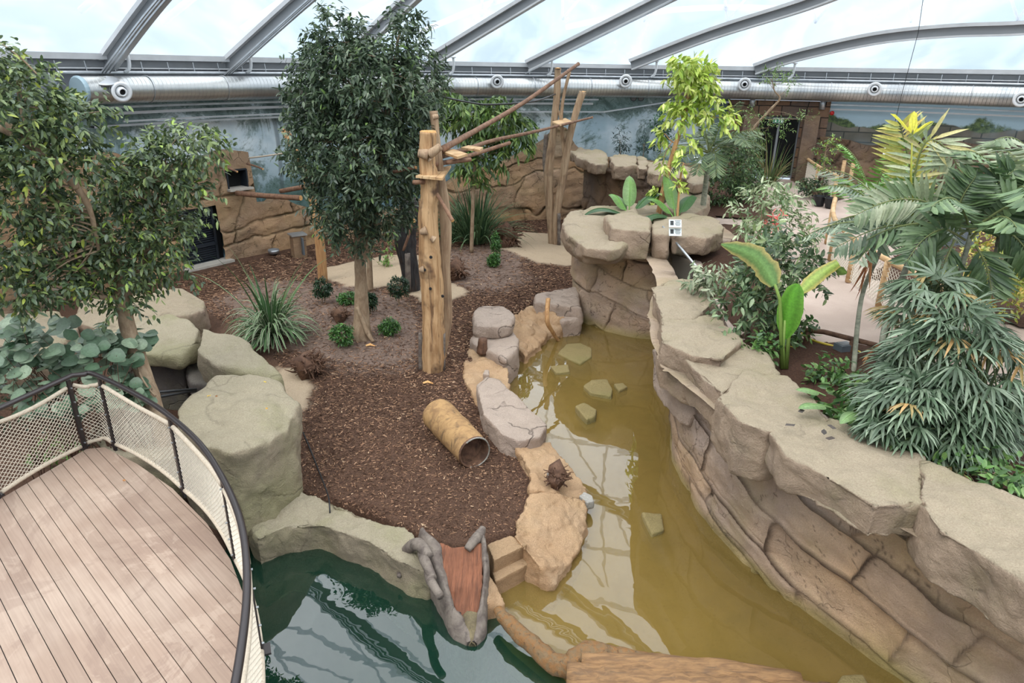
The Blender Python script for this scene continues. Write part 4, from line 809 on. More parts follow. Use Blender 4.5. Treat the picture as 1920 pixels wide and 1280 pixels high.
# ------------------------------------------------------------------ left rocks around the sunken planting beside the deck
LR = [('coping_rock', [(322, 790), (352, 735), (400, 700), (470, 698), (530, 712), (560, 755), (548, 800), (500, 832), (430, 850), (370, 830)], [1.45, 1.45, 1.5, 1.5, 1.42, 1.3, 1.25, 1.35, 1.4, 1.42], -.1, 'largest greenish boulder with a broad flat top beside the deck railing', 1.0, .14),
 ('coping_rock', [(368, 655), (378, 612), (440, 622), (482, 656), (532, 700), (515, 722), (450, 700), (400, 685)], [1.6, 1.7, 1.6, 1.55, 1.35, 1.2, 1.35, 1.5], .9, 'wedge-shaped greenish coping rock between the largest boulder and the round one', 1.0, .1),
 ('coping_rock', [(196, 640), (200, 618), (262, 606), (296, 592), (325, 588), (352, 595), (374, 614), (366, 640), (335, 668), (280, 664), (220, 652)], [1.35, 1.4, 1.45, 1.55, 1.6, 1.6, 1.55, 1.5, 1.4, 1.38, 1.35], 1.08, 'round-topped greenish coping rock right of the leaning fig trunk', 1.0, .1),
 ('boulder', [(256, 588), (264, 560), (300, 533), (340, 536), (388, 560), (386, 580), (350, 590), (310, 592)], [.85, .9, .95, .95, .8, .75, .8, .82], -.1, 'tan flat-topped boulder in front of the louvred gate', 1.0, .1),
 ('boulder', [(130, 600), (150, 560), (230, 540), (300, 560), (300, 600), (240, 630)], .8, 0, 'long pale boulder behind the leaning fig trunk', 1.0, .12),
 ('boulder', [(-40, 620), (0, 585), (110, 580), (150, 610), (100, 660), (0, 670)], .8, 0, 'pale boulder at the left edge behind the sea grape leaves', 1.0, .12)]
for nm, o_, zt, zb, lb, sh, dp in LR: hrock(nm, o_, zt, zb, M['greenrock'] if nm == 'coping_rock' else M['coping'], lb, shrink=sh, bev=.09, vox=.045, disp=dp, ds=.8)
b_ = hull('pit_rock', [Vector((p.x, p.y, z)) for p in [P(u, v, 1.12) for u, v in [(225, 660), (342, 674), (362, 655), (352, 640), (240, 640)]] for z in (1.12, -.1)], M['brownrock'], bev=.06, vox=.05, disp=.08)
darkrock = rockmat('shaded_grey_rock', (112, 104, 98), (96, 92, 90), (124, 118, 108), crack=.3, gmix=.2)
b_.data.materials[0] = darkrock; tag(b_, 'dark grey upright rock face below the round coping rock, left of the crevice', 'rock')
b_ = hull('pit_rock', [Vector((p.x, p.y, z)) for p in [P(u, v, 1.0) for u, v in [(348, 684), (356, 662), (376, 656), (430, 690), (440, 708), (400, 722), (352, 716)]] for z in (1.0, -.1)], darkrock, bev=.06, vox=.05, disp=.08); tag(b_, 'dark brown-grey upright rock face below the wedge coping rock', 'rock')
hrock('boulder', [(150, 815), (190, 785), (262, 788), (320, 800), (345, 840), (300, 860), (200, 850)], .95, 0, M['greenrock'], 'low pale boulder seen through the net beyond the deck corner', bev=.1, disp=.1)
# mossy kerb between mulch and green pool
prism('pool_kerb', [(470, 985), (500, 930), (528, 905), (560, 915), (620, 935), (700, 970), (775, 1000), (800, 1030), (830, 1060), (800, 1075), (740, 1050), (690, 1015), (600, 985), (540, 985), (480, 1012)], .12, -1.2, M['greenrock'], label='mossy green rock kerb between the mulch and the dark green pool', cat='rock kerb', vox=.04, disp=.12, ds=.5, grow=1.03)
# ------------------------------------------------------------------ orange stone ledges along the yellow pool
prism('stone_ledge', [(955, 600), (985, 573), (1020, 568), (1050, 592), (1072, 596), (1055, 618), (1030, 622), (1010, 650), (985, 668), (962, 640), (948, 618)], [.2]*4+[.05, -.1, -.15, -.2, -.15, .12, .2], -.9, M['ledge'], label='orange sandstone ledge between the stacked boulders and the pillar, dipping into water', disp=.12, ds=.3, vox=.035)
prism('stone_ledge', [(868, 690), (880, 645), (905, 650), (950, 690), (958, 720), (945, 760), (958, 800), (925, 812), (888, 740), (872, 718)], [.1, .1, .15, .12, 0, -.1, -.2, 0, .1, .1], -.9, M['ledge'], label='narrow orange ledge between the stacked boulders and the long grey slab', disp=.1, ds=.3, vox=.035)
prism('stone_ledge', [(968, 842), (1000, 828), (1032, 826), (1060, 860), (1090, 895), (1105, 920), (1085, 935), (1050, 925), (995, 918), (992, 880)], [.16, .16, .1, .05, -.1, -.18, -.08, .12, .17, .17], -.9, M['ledge'], label='orange ledge below the long grey slab carrying the driftwood root', disp=.1, ds=.3, vox=.035)
prism('stone_ledge', [(990, 920), (1050, 922), (1104, 935), (1102, 975), (1092, 1020), (1068, 1060), (1040, 1092), (1012, 1062), (985, 1030), (962, 1000), (975, 965)], [.17, .14, -.1, -.18, -.2, -.2, -.2, .06, .16, .17, .17], -.9, M['ledge'], label='large fan-shaped orange ledge beside the stone steps', disp=.11, ds=.35, vox=.03)
prism('stone_ledge', [(905, 1050), (915, 1068), (935, 1100), (948, 1128), (935, 1142), (910, 1150), (900, 1120), (898, 1060)], [.05, 0, -.1, -.15, -.22, -.22, 0, .05], -.9, M['ledge'], label='small orange ledge wedged right of the forked red wood slab', disp=.06, vox=.03)
# stone steps
for k, (q, zt, zb, lb) in enumerate([([(912, 1020), (958, 1000), (990, 1020), (925, 1052)], .12, -.08, 'upper stone step leading from the mulch down into the water'), ([(918, 1056), (990, 1022), (1006, 1048), (928, 1090)], -.08, -.32, 'lower stone step at the waterline below the upper step')]):
    prism('stone_step', q, zt, zb-.5, M['step'], label=lb, cat='step', group='stone steps into the pool', vox=.025, disp=.03)
# boulders
BO = [([(884, 585), (900, 572), (945, 572), (966, 586), (962, 606), (935, 612), (888, 608)], .66, .28, 'flattish pink-grey boulder, upper one of the stacked pair', .12),
 ([(882, 628), (905, 616), (960, 614), (974, 632), (972, 652), (950, 672), (915, 652), (884, 640)], .34, -.45, 'pink-grey boulder under the flattish one, lower of the stacked pair', .1)]
for o_, zt, zb, lb, bv in BO: hrock('stacked_boulder', o_, zt, zb, M['boulder'], lb, shrink=1.0, bev=bv, vox=.035, disp=.06, group='pair of stacked boulders')
hrock('long_slab_boulder', [(892, 720), (912, 704), (940, 712), (962, 742), (1000, 770), (1026, 795), (1015, 818), (975, 826), (940, 812), (905, 775)], [.38, .42, .42, .42, .42, .36, .32, .34, .36, .38], -.3, M['boulder'], 'long grey-pink slab boulder lying between mulch and water', shrink=1.05, bev=.08, vox=.03, disp=.06, cat='rock')
hrock('pebble', [(904, 700), (908, 692), (918, 692), (918, 702)], .28, .05, M['boulder'], 'small grey cobble at the tip of the long slab boulder', bev=.03, vox=.015, disp=.02)
hrock('cobble', [(1082, 926), (1095, 919), (1112, 927), (1116, 938), (1100, 942)], -.08, -.25, M['whitestone'], 'small whitish stone at the waterline beside the driftwood root', bev=.03, vox=.015, disp=.03)
hrock('cobble', [(1024, 886), (1034, 880), (1044, 886), (1038, 894)], .22, .1, M['whitestone'], 'small grey stone behind the driftwood root on the orange ledge', bev=.02, vox=.012, disp=.02)
# stones in the pool
PS = [([(1046, 662), (1062, 644), (1090, 642), (1110, 652), (1110, 668), (1088, 682)], -.31, 'large flat slab just above water, farthest in the pool'), ([(1030, 684), (1066, 682), (1068, 696), (1042, 698)], -.28, 'small pale wet slab left of the others in the pool'),
 ([(1092, 722), (1108, 711), (1138, 710), (1150, 728), (1146, 742), (1108, 736)], -.27,'broad wedge stone in the middle of the pool'), ([(1150, 718), (1168, 716), (1178, 724), (1160, 732)], -.28, 'small flat stone touching the broad wedge stone'),
 ([(1078, 760), (1096, 754), (1120, 766), (1116, 780), (1100, 786)], -.22, 'rounded oblong stone nearest the long grey slab'), ([(1202, 958), (1242, 960), (1246, 992), (1222, 1000)], -.28, 'flat greenish squarish slab nearest the right rock wall'),
 ([(1562, 1282), (1580, 1262), (1620, 1262), (1636, 1290)], -.24, 'pale flat slab at the bottom edge by the right wall')]
for o_, zt, lb in PS: hrock('pool_stone', o_, zt, -.5, M['flat'], lb, shrink=1.0, bev=.03, vox=.02, disp=.03, group='stones in the yellow pool')
# ------------------------------------------------------------------ deck
DP = [(-6.05, 6.6), (-5.66, 7.9), (-5.45, 7.95), (-4.8, 7.55), (-4.1, 7.02), (-3.4, 6.35), (-2.9, 5.75), (-2.45, 5.05), (-2.15, 4.4), (-1.92, 3.7), (-1.75, 2.9), (-1.7, 2.0), (-7.6, 2.0)]
def clip(poly, n, d):
    out = []
    for i in range(len(poly)):
        a, b2 = poly[i], poly[(i+1) % len(poly)]; da = a[0]*n[0]+a[1]*n[1]-d; db = b2[0]*n[0]+b2[1]*n[1]-d
        if da <= 0: out.append(a)
        if da*db < 0: t_ = da/(da-db); out.append((a[0]+(b2[0]-a[0])*t_, a[1]+(b2[1]-a[1])*t_))
    return out
dn = Vector((2.8, 3.0)).normalized(); dk = thing('viewing_deck', (-4, 5, 1.2), 'wooden viewing deck of pale brown composite boards at lower left', 'deck')
b = MB(); off = -6.0
while off < 8:
    q = clip(clip(DP, (dn.x, dn.y), off+.136), (-dn.x, -dn.y), -off); off += .143
    if len(q) < 3: continue
    k = len(q); rv = random.uniform(.92, 1.08); b.add([(x, y, 1.5) for x, y in q]+[(x, y, 1.472) for x, y in q], [list(range(k))[::-1]]+[[i, k+i, k+(i+1) % k, (i+1) % k] for i in range(k)], (rv, rv, rv))
t = NT('composite_deck_boards'); at = t.nd('VertexColor'); at.layer_name = 'Col'; co = t.coord()
mp = t.nd('Mapping'); mp.inputs['Rotation'].default_value = (0, 0, -math.atan2(dn.y, dn.x)); t.lk(co, mp.inputs[0]); gr = t.noise(mp.outputs[0], 1, 3, sc=(60, 2, 1))
c = t.mixc(t.ramp(t.noise(co, .9, 5), .35, .65), lin((170, 150, 134)), lin((154, 132, 116))); st = t.noise(co, .75, 6, .68, .9); c = t.mixc(t.ramp(st, .5, .56, 0, .32), c, lin((126, 104, 92))); c = t.mixc(t.ramp(t.noise(co, 1.3, 6, .7, .6), .58, .62, 0, .25), c, lin((196, 176, 158)))
c = t.mixc(t.ramp(gr, .35, .65, 0, .18), c, lin((110, 88, 78))); c = t.mixc(1.0, c, at.outputs[0], 'MULTIPLY'); DM = t.bsdf(c, .6, .35, 0, gr, .25, .005)
dkb = b.out('deck_boards', DM, dk, col=True)
b = MB(); k = len(DP); b.add([(x, y, 1.465) for x, y in DP]+[(x, y, 1.2) for x, y in DP], [list(range(k))[::-1], [k+i for i in range(k)]]+[[i, k+i, k+(i+1) % k, (i+1) % k] for i in range(k)]); b.out('deck_substructure', M['black'], dk)
for q in [(-5.3, 7.3), (-3.6, 5.9), (-2.5, 4.3), (-5.6, 4.5), (-4, 3), (-2.3, 2.6)]: b = MB(); b.box((q[0], q[1], .2), (.14, .14, 2.1)); b.out('support_post', M['darkrail'], dk)
# railing
rl = thing('deck_railing', (-4, 6, 1.5), 'dark steel handrail with beige rope net panels curving round the deck', 'railing')
RP = [(-7.2, 2.6), (-6.07, 6.6), (-5.66, 7.96), (-5.42, 8.02), (-4.8, 7.62), (-4.08, 7.07), (-3.38, 6.4), (-2.88, 5.78), (-2.42, 5.08), (-2.1, 4.4), (-1.87, 3.7), (-1.7, 2.9), (-1.66, 2.0)]
top = [Vector((x, y, 2.55)) for x, y in RP]; cur = top[:3]+spline([top[2]+(top[3]-top[2])*.6]+top[3:], 6)[1:]
b = MB(); b.tube(cur, .032, 12); b.out('handrail', M['darkrail'], rl, smooth=True)
c2 = [Vector((p.x, p.y)) for p in [Vector((x, y, 0)) for x, y in RP[:3]]+[Vector((p.x, p.y, 0)) for p in cur[3:]]]
L2 = np.concatenate([[0], np.cumsum([(c2[i+1]-c2[i]).length for i in range(len(c2)-1)])])
def onr(s): return Vector((float(np.interp(s, L2, [p.x for p in c2])), float(np.interp(s, L2, [p.y for p in c2])), 0))
def near(x, y):
    ss = np.linspace(0, L2[-1], 800); return float(min(ss, key=lambda s: (onr(s)-Vector((x, y, 0))).length))
ps = [near(*(P(u, v, 1.5).xy)) for u, v in [(0, 935), (165, 842), (203, 843), (335, 928), (437, 1055), (500, 1220)]]+[near(-1.68, 2.6)]
ps = [near(-6.9, 3.6)]+ps; pp_ = []
for s in ps:
    p = onr(s); tg = (onr(s+.05)-onr(s-.05)).normalized(); Mq = Matrix((tg, Vector((-tg.y, tg.x, 0)), Vector((0, 0, 1)))).transposed()
    b = MB(); b.box(p+Vector((0, 0, 1.98)), (.05, .03, 1.06), M=Mq); b.box(p+Mq @ Vector((0, .03, 1.52)), (.13, .1, .02), M=Mq); q = b.out('post', M['darkrail'], rl)
    b = MB()
    for z in (1.6, 1.8, 2.0, 2.2, 2.4): b.tube([p+Mq @ Vector((0, -.035, z)), p+Mq @ Vector((0, .035, z))], .01, 6)
    b.out('post_bolts', M['steel'], q)
for i in range(len(ps)-1):
    a_, c_ = ps[i]+.05, ps[i+1]-.05; Ls = c_-a_
    if Ls < .05: continue
    def sag(f): return .05*math.sin(math.pi*f)
    pt = [onr(a_+Ls*f)+Vector((0, 0, 2.42-sag(f))) for f in np.linspace(0, 1, 14)]; pb_ = [onr(a_+Ls*f)+Vector((0, 0, 1.56+sag(f)*.6)) for f in np.linspace(0, 1, 14)]
    b = MB(); b.tube(pt, .026, 8); b.out('top_rope', M['rope'], rl, smooth=True); b = MB(); b.tube(pb_, .026, 8); b.out('bottom_rope', M['rope'], rl, smooth=True)
    b = MB(); cw, ch = .066, .056; nx_ = max(2, int(Ls/cw)); nyy = int(.86/ch)
    for dirn in (0, 1):
        for st_ in range(-nyy, nx_+1):
            pts = []
            for j in range(nyy+1):
                i_ = st_+j if dirn == 0 else st_+nyy-j
                if 0 <= i_ <= nx_:
                    f = i_/nx_; z = (1.56+sag(f)*.6)+(j/nyy)*((2.42-sag(f))-(1.56+sag(f)*.6)); wob = ((i_+j) % 2)*.012 if False else 0
                    pts.append(onr(a_+Ls*f)+Vector((0, 0, z)))
            if len(pts) > 1: b.tube(pts, .0045, 3, cap=False)
    b.out('net_panel', M['net'], rl)
# ------------------------------------------------------------------ climbing trunks, poles and platforms
RSC = dict(round_post=.9, stump=1.0, trunk=.6, second_stem=.62, stem=.72, branch_stub=.8, side_plank=.7, stump_plank=.8, cut_stump=1.0)
def limb(name, px, Y, rpx, mat, parent=None, label=None, cat='pole', n=14, rough=.12, group=None, base=None, k=6, seed=None, dY=None):
    Ys = Y if isinstance(Y, list) else [Y]*len(px); pts = [PY(u, v, y) for (u, v), y in zip(px, Ys)]
    if base is not None: pts[0] = base
    sp_ = spline(pts, k); dep = (sum(pts, Vector())/len(pts)-CAM).dot(fw); rr = [r_*dep/F*RSC.get(name, .62) for r_ in rpx]
    b = MB(); b.tube(sp_, rr, n, rough=rough, seed=seed or random.random()*9); o = b.out(name, mat, parent, smooth=True)
    if label: tag(o, label, cat, group)
    return o
Yt = PG(812, 690).y; tk = thing('climbing_tree', PG(812, 690), 'tallest stout peeled tree trunk with golden wood and dark knots, centre of the enclosure', 'tree trunk')
limb('trunk', [(812, 697), (813, 640), (811, 560), (806, 480), (803, 400), (806, 350), (801, 300), (803, 247)], Yt, [39, 38, 35, 36, 31, 27, 27, 24, 25], M['trunk'], tk, n=22, rough=.13, k=8)
limb('second_stem', [(822, 690), (838, 600), (834, 500), (836, 420), (826, 330), (818, 260), (813, 208)], Yt+.5, [16, 16, 17, 18, 13, 11, 12], M['trunk2'], tk, rough=.1)
for a, c_, r_ in [((803, 290), (784, 287), [13, 9]), ((805, 290), (826, 274), [12, 8]), ((812, 220), (822, 218), [7, 5]), ((800, 432), (788, 436), [11, 6]), ((795, 505), (786, 506), [10, 5]), ((815, 450), (808, 445), [9, 6]), ((808, 300), (804, 296), [9, 5])]:
    limb('branch_stub', [a, c_], Yt-.25, r_, M['trunk2'], tk, n=10)
for u in (789, 831): limb('side_plank', [(u, 696), (u, 625)], Yt-.05, [8, 8], M['greybark'], tk, n=4, rough=0)
b = MB(); p = PY(803, 247, Yt); b.lathe(p+Vector((0, 0, -.03)), [(0, .06), (.15, .05), (.168, .0), (.16, -.05)], 20); b.out('cut_top', M['cut'], tk)
for u, v in [(808, 482), (807, 541), (796, 506), (830, 555)]: b = MB(); b.lathe(PY(u, v, Yt-.26), [(0, .02), (.03, .02), (.035, 0)], 8, axis=(0, -1, 0)); b.out('bolt', M['black'], tk)
def board(name, px, Y, th, mat, label, cat='platform', zt=None, parts=1):
    T = [PY(u, v, y) for (u, v), y in zip(px, Y)]; b = MB(); k = len(T); b.add(T+[p-Vector((0, 0, th)) for p in T], [list(range(k)), [k+i for i in range(k)][::-1]]+[[i, k+i, k+(i+1) % k, (i+1) % k] for i in range(k)])
    return tag(b.out(name, mat), label, cat)
def plat(px, z, label, nb=4, gap=.02):
    q = [P(u, v, z) for u, v in px]; t_ = thing('climbing_platform', sum(q, Vector())/4-Vector((0, 0, .06)), label, 'platform', 'wooden climbing platforms')
    for i in range(nb):
        f0, f1 = i/nb+.03/nb, (i+1)/nb-.03/nb; a = q[0].lerp(q[3], f0); b_ = q[1].lerp(q[2], f0); c_ = q[1].lerp(q[2], f1); d = q[0].lerp(q[3], f1); dz = Vector((0, 0, .045))
        m_ = MB(); m_.add([a, b_, c_, d, a-dz, b_-dz, c_-dz, d-dz], [[0, 1, 2, 3], [7, 6, 5, 4], [0, 4, 5, 1], [1, 5, 6, 2], [2, 6, 7, 3], [3, 7, 4, 0]]); m_.out('board', M['lumber'], t_)
    return t_
def zat(u, v, y): return PY(u, v, y).z
plat([(779, 329), (815, 316), (846, 310), (830, 334)], zat(812, 325, Yt+.1), 'weathered platform around the stout trunk below its crossing poles')
plat([(822, 281), (850, 279), (877, 288), (858, 294)], zat(850, 286, Yt+.6), 'pale slatted platform right of the stout trunk', 4)
plat([(864, 276), (878, 272), (906, 276), (900, 281)], zat(885, 277, Yt+1.6), 'small pale slatted platform half under the drooping leaves', 3)
plat([(1035, 228), (1060, 221), (1074, 228), (1050, 234)], zat(1050, 229, 24.5), 'small plank platform fixed in the bare trunk cluster', 3)
PO = [([(828, 280), (900, 240), (985, 190), (1084, 120)], [Yt+.6, 17.5, 20.5, 25], [8, 7, 6.5, 6], 'long brown pole rising from the stout trunk to the top of the bare trunk cluster'),
 ([(818, 295), (880, 278), (930, 262), (1010, 245), (1110, 220)], [Yt+.8, 17, 19, 22, 26], [7, 6, 5.5, 5, 4], 'long thin pole running from the stout trunk through the bare trunk cluster'),
 ([(815, 308), (860, 298), (955, 268)], [Yt+.3, 16, 18], [7, 6.5, 6], 'middle peeled pole right of the stout trunk with a pale cut end'),
 ([(838, 305), (882, 299)], [Yt+.2, Yt+.7], [6, 6.5], 'short cut log end resting by the stout trunk under the poles'),
 ([(812, 352), (828, 378), (849, 414)], [Yt+.1, Yt-.2, Yt-.5], [6, 5.5, 6], 'forked short pole slanting down right from the stout trunk'),
 ([(775, 342), (800, 340)], [Yt-.3, Yt-.1], [7, 7], 'cut pole end sticking out left of the stout trunk'),
 ([(738, 322), (780, 314)], [Yt+.5, Yt+.2], [5, 5], 'pole poking out of the dark tree crown towards the stout trunk'),
 ([(444, 362), (500, 367), (564, 371)], [22.4, 21.8, 21.2], [8, 8, 8], 'thick brown ramp pole leading from the hatch toward the tall tree'),
 ([(526, 358), (560, 352), (600, 344)], [21.6, 21.2, 20.6], [7, 7, 7], 'second brown pole resting on the ramp pole near the tree crown'),
 ([(413, 314), (430, 316), (445, 322)], [22.2, 21.9, 21.7], [3, 3, 3], 'short branch over the hatch, left one of two'), ([(463, 307), (478, 311), (493, 317)], [23, 22.6, 22.3], [3, 2.5, 3], 'short branch right of the hatch, on the mural side')]
for px, Y, r_, lb in PO:
    t_ = thing('climbing_pole', PY(*px[0], Y[0]), lb, 'pole', 'climbing poles'); limb('pole', px, Y, r_, M['pole'], t_, rough=.12, n=10)
    e_ = PY(*px[-1], Y[-1]); d = (e_-PY(*px[-2], Y[-2])).normalized(); rr = .62*r_[-1]*(e_-CAM).dot(fw)/F; b = MB(); b.lathe(e_+d*.002, [(rr*.96, 0), (0, .01)], 12, axis=d); b.out('cut_end', M['cut'], t_)
# bare trunk cluster
bc = PG(1042, 458); Yc = bc.y; bt = thing('bare_trunk_cluster', bc, 'bare forked trunk cluster standing in the far sand patch with three upright stems', 'tree trunk')
limb('stem', [(1036, 462), (1032, 400), (1028, 330), (1037, 250), (1044, 180), (1046, 128)], Yc, [11, 11, 12, 9, 9, 8], M['trunk2'], bt, rough=.15)
limb('stem', [(1044, 462), (1044, 400), (1056, 330), (1065, 270), (1080, 210), (1093, 172)], Yc-.15, [11, 11, 10, 10, 9, 9, 9], M['trunk2'], bt, rough=.15)
limb('stem', [(1058, 290), (1054, 245), (1052, 220), (1057, 180), (1068, 134)], Yc-.1, [5, 5, 5, 4, 4], M['trunk2'], bt, rough=.15)
limb('stub', [(1027, 340), (1022, 300), (1024, 252)], Yc+.1, [8, 8, 6], M['greybark'], bt, rough=.2); limb('stub', [(1052, 222), (1046, 205), (1045, 195)], Yc-.1, [4, 3, 3], M['trunk2'], bt)
limb('brace_plank', [(1048, 462), (1048, 400)], Yc-.3, [7, 7], M['greybark'], bt, n=4, rough=0)
for (u, v, r_) in [(1046, 128, 8), (1093, 172, 9)]: b = MB(); p = PY(u, v, Yc-.1); b.lathe(p, [(.72*r_*Yc/F, 0), (0, .03)], 12); b.out('cut_top', M['cut'], bt)
# ropes
for px, Y, lb in [([(832, 182), (880, 192), (920, 196), (1000, 190), (1042, 176)], [17, 19, 20, 22, Yc], 'dark sagging rope between the tall tree and the bare trunk cluster'), ([(466, 296), (500, 292), (540, 286)], [23, 22.5, 21.5], 'thin beige rope from the hatch rock to the leaning post')]:
    b = MB(); b.tube(spline([PY(*q, y) for q, y in zip(px, Y)], 5), .025, 6); tag(b.out('rope', M['black'] if 'dark' in lb else M['rope'], smooth=True), lb, 'rope')
# charred stump and leaning post
cs0 = PG(770, 545); cst = thing('charred_stump', cs0, 'dark charred standing stump with a brown plank, left behind the stout trunk', 'tree stump')
limb('stump', [(772, 548), (768, 500), (760, 450), (768, 400), (772, 370)], cs0.y, [16, 17, 20, 17, 12], M['charred'], cst, n=16, rough=.12); limb('stump_plank', [(766, 545), (764, 475)], cs0.y-.35, [8, 8], M['greybark'], cst, n=4, rough=0)
limb('hanging_branch', [(756, 470), (774, 420)], cs0.y-.4, [4, 4], M['pole'], cst)
b = MB(); b.lathe(PY(774, 415, cs0.y-.5), [(.0, 0), (.07, .01), (.09, 0)], 10, axis=(0, -1, .2)); b.out('cut_end', M['cut'], cst)
lp = PG(606, 528); limb('round_post', [(606, 528), (600, 460), (592, 400), (570, 320), (534, 243)], [lp.y, lp.y, lp.y, lp.y+.3, lp.y+.7], [10, 10, 9, 8, 8], M['post'], label='round peeled post leaning left behind the tall tree crown', cat='post', rough=.05)
# feeder box and bowl on the back wall
fb = PG(560, 482); fd = thing('feeder_box', fb, 'grey metal feeder box on a short pedestal against the back rock wall', 'feeder box'); b = MB(); b.box(fb+Vector((0, .1, .38)), (.45, .4, .76), rz=.6); b.out('box_body', M['backrock'], fd, col=True)
for cl_ in fd.children[0].data.color_attributes[0].data: cl_.color = (.85, .85, .85, 1)
b = MB(); b.box(fb+Vector((0, .1, .8)), (.55, .5, .05), rz=.6); b.out('lid', M['steel'], fd); b = MB(); b.box(fb+Vector((.18, -.05, .42)), (.3, .05, .6), rz=.6+math.pi/2); b.out('door_flap', M['slate'], fd)
bw = PG(514, 478); b = MB(); b.lathe(bw+Vector((0, 0, .05)), [(0, 0), (.16, 0), (.2, .1), (.19, .16), (.15, .06), (0, .05)], 16); tag(b.out('drinking_bowl', M['steel'], smooth=True), 'small metal bowl at the foot of the back rock wall', 'bowl')
# hollow log on the mulch
l0, l1 = PG(822, 800), PG(890, 873); r_ = .31; ax = (l1-l0).normalized(); l0 = l0+Vector((0, 0, r_*.85)); l1 = l1+Vector((0, 0, r_*.85)); lg = thing('hollow_log', (l0+l1)/2-Vector((0, 0, r_)), 'thick golden-barked hollow log lying on the mulch', 'log')
b = MB(); b.tube([l0.lerp(l1, f) for f in np.linspace(0, 1, 14)], [r_*1.02, r_, r_*.98, r_*.96, r_*.92], 28, rough=.06, cap=False); b.out('log_bark', M['logb'], lg, smooth=True)
b = MB(); ex_ = (l1-l0).normalized(); b.lathe(l1, [(r_*.95, -.02), (r_*.9, .015), (r_*.82, .0), (r_*.72, -.18), (0, -.22)], 28, axis=ex_); b.out('hollow_end', M['root'], lg)
b = MB(); b.tube([l1+ex_*.012+(ex_.orthogonal().normalized()*math.cos(q)+ex_.cross(ex_.orthogonal().normalized())*math.sin(q))*r_*.89 for q in np.linspace(.5, 4.6, 24)], .012, 6, rough=.6, cap=False); b.out('pale_sapwood_rim', M['whitestone'], lg)
b = MB(); b.lathe(l0, [(r_, 0), (0, -.05)], 20, axis=ex_); b.out('closed_end', M['greybark'], lg)
# root balls
def rootball(c, s, lab, nm='root_stump', n=70, mat='root', core=.6):
    t_ = thing(nm, c, lab, 'tree root'); b = MB(); b.tube([c+Vector((-.3*s, .1*s, .3*s)), c+Vector((0, 0, .4*s)), c+Vector((.35*s, -.05*s, .3*s))], [core*s*.7, core*s, core*s*.5], 16, rough=.7, seed=c.x); b.out('root_core', M[mat], t_, smooth=True)
    b = MB()
    for k in range(n):
        d = Vector((random.gauss(0, 1), random.gauss(0, 1), random.uniform(-.2, 1))).normalized(); p = c+Vector((0, 0, .35*s))+d*core*s*.6; pts = [p]
        for j in range(4): d = (d+Vector((random.gauss(0, .7), random.gauss(0, .7), random.gauss(-.1, .5)))).normalized(); p = p+d*s*random.uniform(.06, .2); p.z = max(p.z, c.z+.02); pts.append(p)
        b.tube(pts, [s*.06, s*.012], 5, rough=.3, seed=k)
    o = b.out('roots', M[mat], t_, smooth=True); o['kind'] = 'stuff'; return t_
rootball(PG(580, 702), .55, 'tangled dark root stump on the mulch beside the largest boulder', n=160); rootball(PG(855, 522), .6, 'root stump with a cut trunk end right of the stout trunk'); rootball(PG(952, 462), .8, 'dark root stump at the left edge of the far sand patch, beside the strappy plant')
rootball(PG(640, 600)+Vector((0, 0, 0)), .4, 'low brown root clump beside the tall tree trunk', n=40)
rootball(P(1045, 908, .1), .32, 'small gnarled driftwood root on the orange ledge', nm='driftwood', n=60)
o = limb('cut_stump', [(904, 662), (906, 634)], P(904, 660, .18).y-.1, [11, 8], M['root'], label='small dark pointed stump on the orange ledge by the stacked boulders', cat='tree stump', rough=.2)
o = limb('stick', [(1028, 560), (1026, 600), (1036, 622), (1048, 640)], [P(1028, 560, .85).y, P(1026, 600, .4).y, P(1036, 622, 0).y, P(1048, 640, -.4).y], [7, 7, 6, 5], M['post'], label='bent peeled stick leaning into the water by the low boulders', cat='stick')
# forked red wood slab bridging the kerb and the water
fs = thing('forked_wood_slab', P(860, 1090, -.3), 'forked slab of red grained wood with grey bark edges sloping into the green pool', 'driftwood')
def zs(v): return .42-(v-1000)/200*.72
prism('red_wood', [(824, 1016), (850, 1024), (880, 1022), (908, 1014), (907, 1060), (906, 1100), (900, 1140), (888, 1172), (866, 1166), (852, 1140), (838, 1100), (828, 1060)], [zs(v)+.0 for v in (1016, 1024, 1022, 1014, 1060, 1100, 1140, 1172, 1166, 1140, 1100, 1060)], -.9, M['redwood'], parent=fs, vox=.018, disp=.035, ds=.2, grow=.85)
def band(nm, st, mat, seed):
    rows = []; st = np.array(st, float); vv = np.linspace(st[0, 0], st[-1, 0], 46)
    for v in vv:
        uo = np.interp(v, st[:, 0], st[:, 1]); ui = np.interp(v, st[:, 0], st[:, 2]); z = zs(v); r_ = []
        for f, dz in ((-.02, -.75), (-.08, -.35), (-.02, -.1), (.15, .0), (.35, .045), (.6, .055), (.85, .03), (1.0, -.02), (1.03, -.3)):
            p = P(uo+(ui-uo)*f, v, z); q = .05*mnoise.noise(Vector((p.x*5+seed, p.y*4, f*3)))+.025*mnoise.noise(Vector((p.x*14, p.y*12+seed, f*8))); r_.append(Vector((p.x+q*.5, p.y, z+dz+q)))
        rows.append(r_)
    n = len(rows[0]); V = [p for r_ in rows for p in r_]; Fc = [[i*n+j, i*n+j+1, (i+1)*n+j+1, (i+1)*n+j] for i in range(len(rows)-1) for j in range(n-1)]+[list(range(n)), [(len(rows)-1)*n+j for j in range(n)][::-1]]
    return obj(nm, V, Fc, mat, fs, smooth=True)
band('left_bark_edge', [(994, 784, 800), (1010, 788, 816), (1026, 794, 830), (1060, 808, 833), (1100, 822, 844), (1140, 834, 858), (1165, 841, 880), (1190, 852, 892), (1208, 872, 888)], M['greybark'], 3)
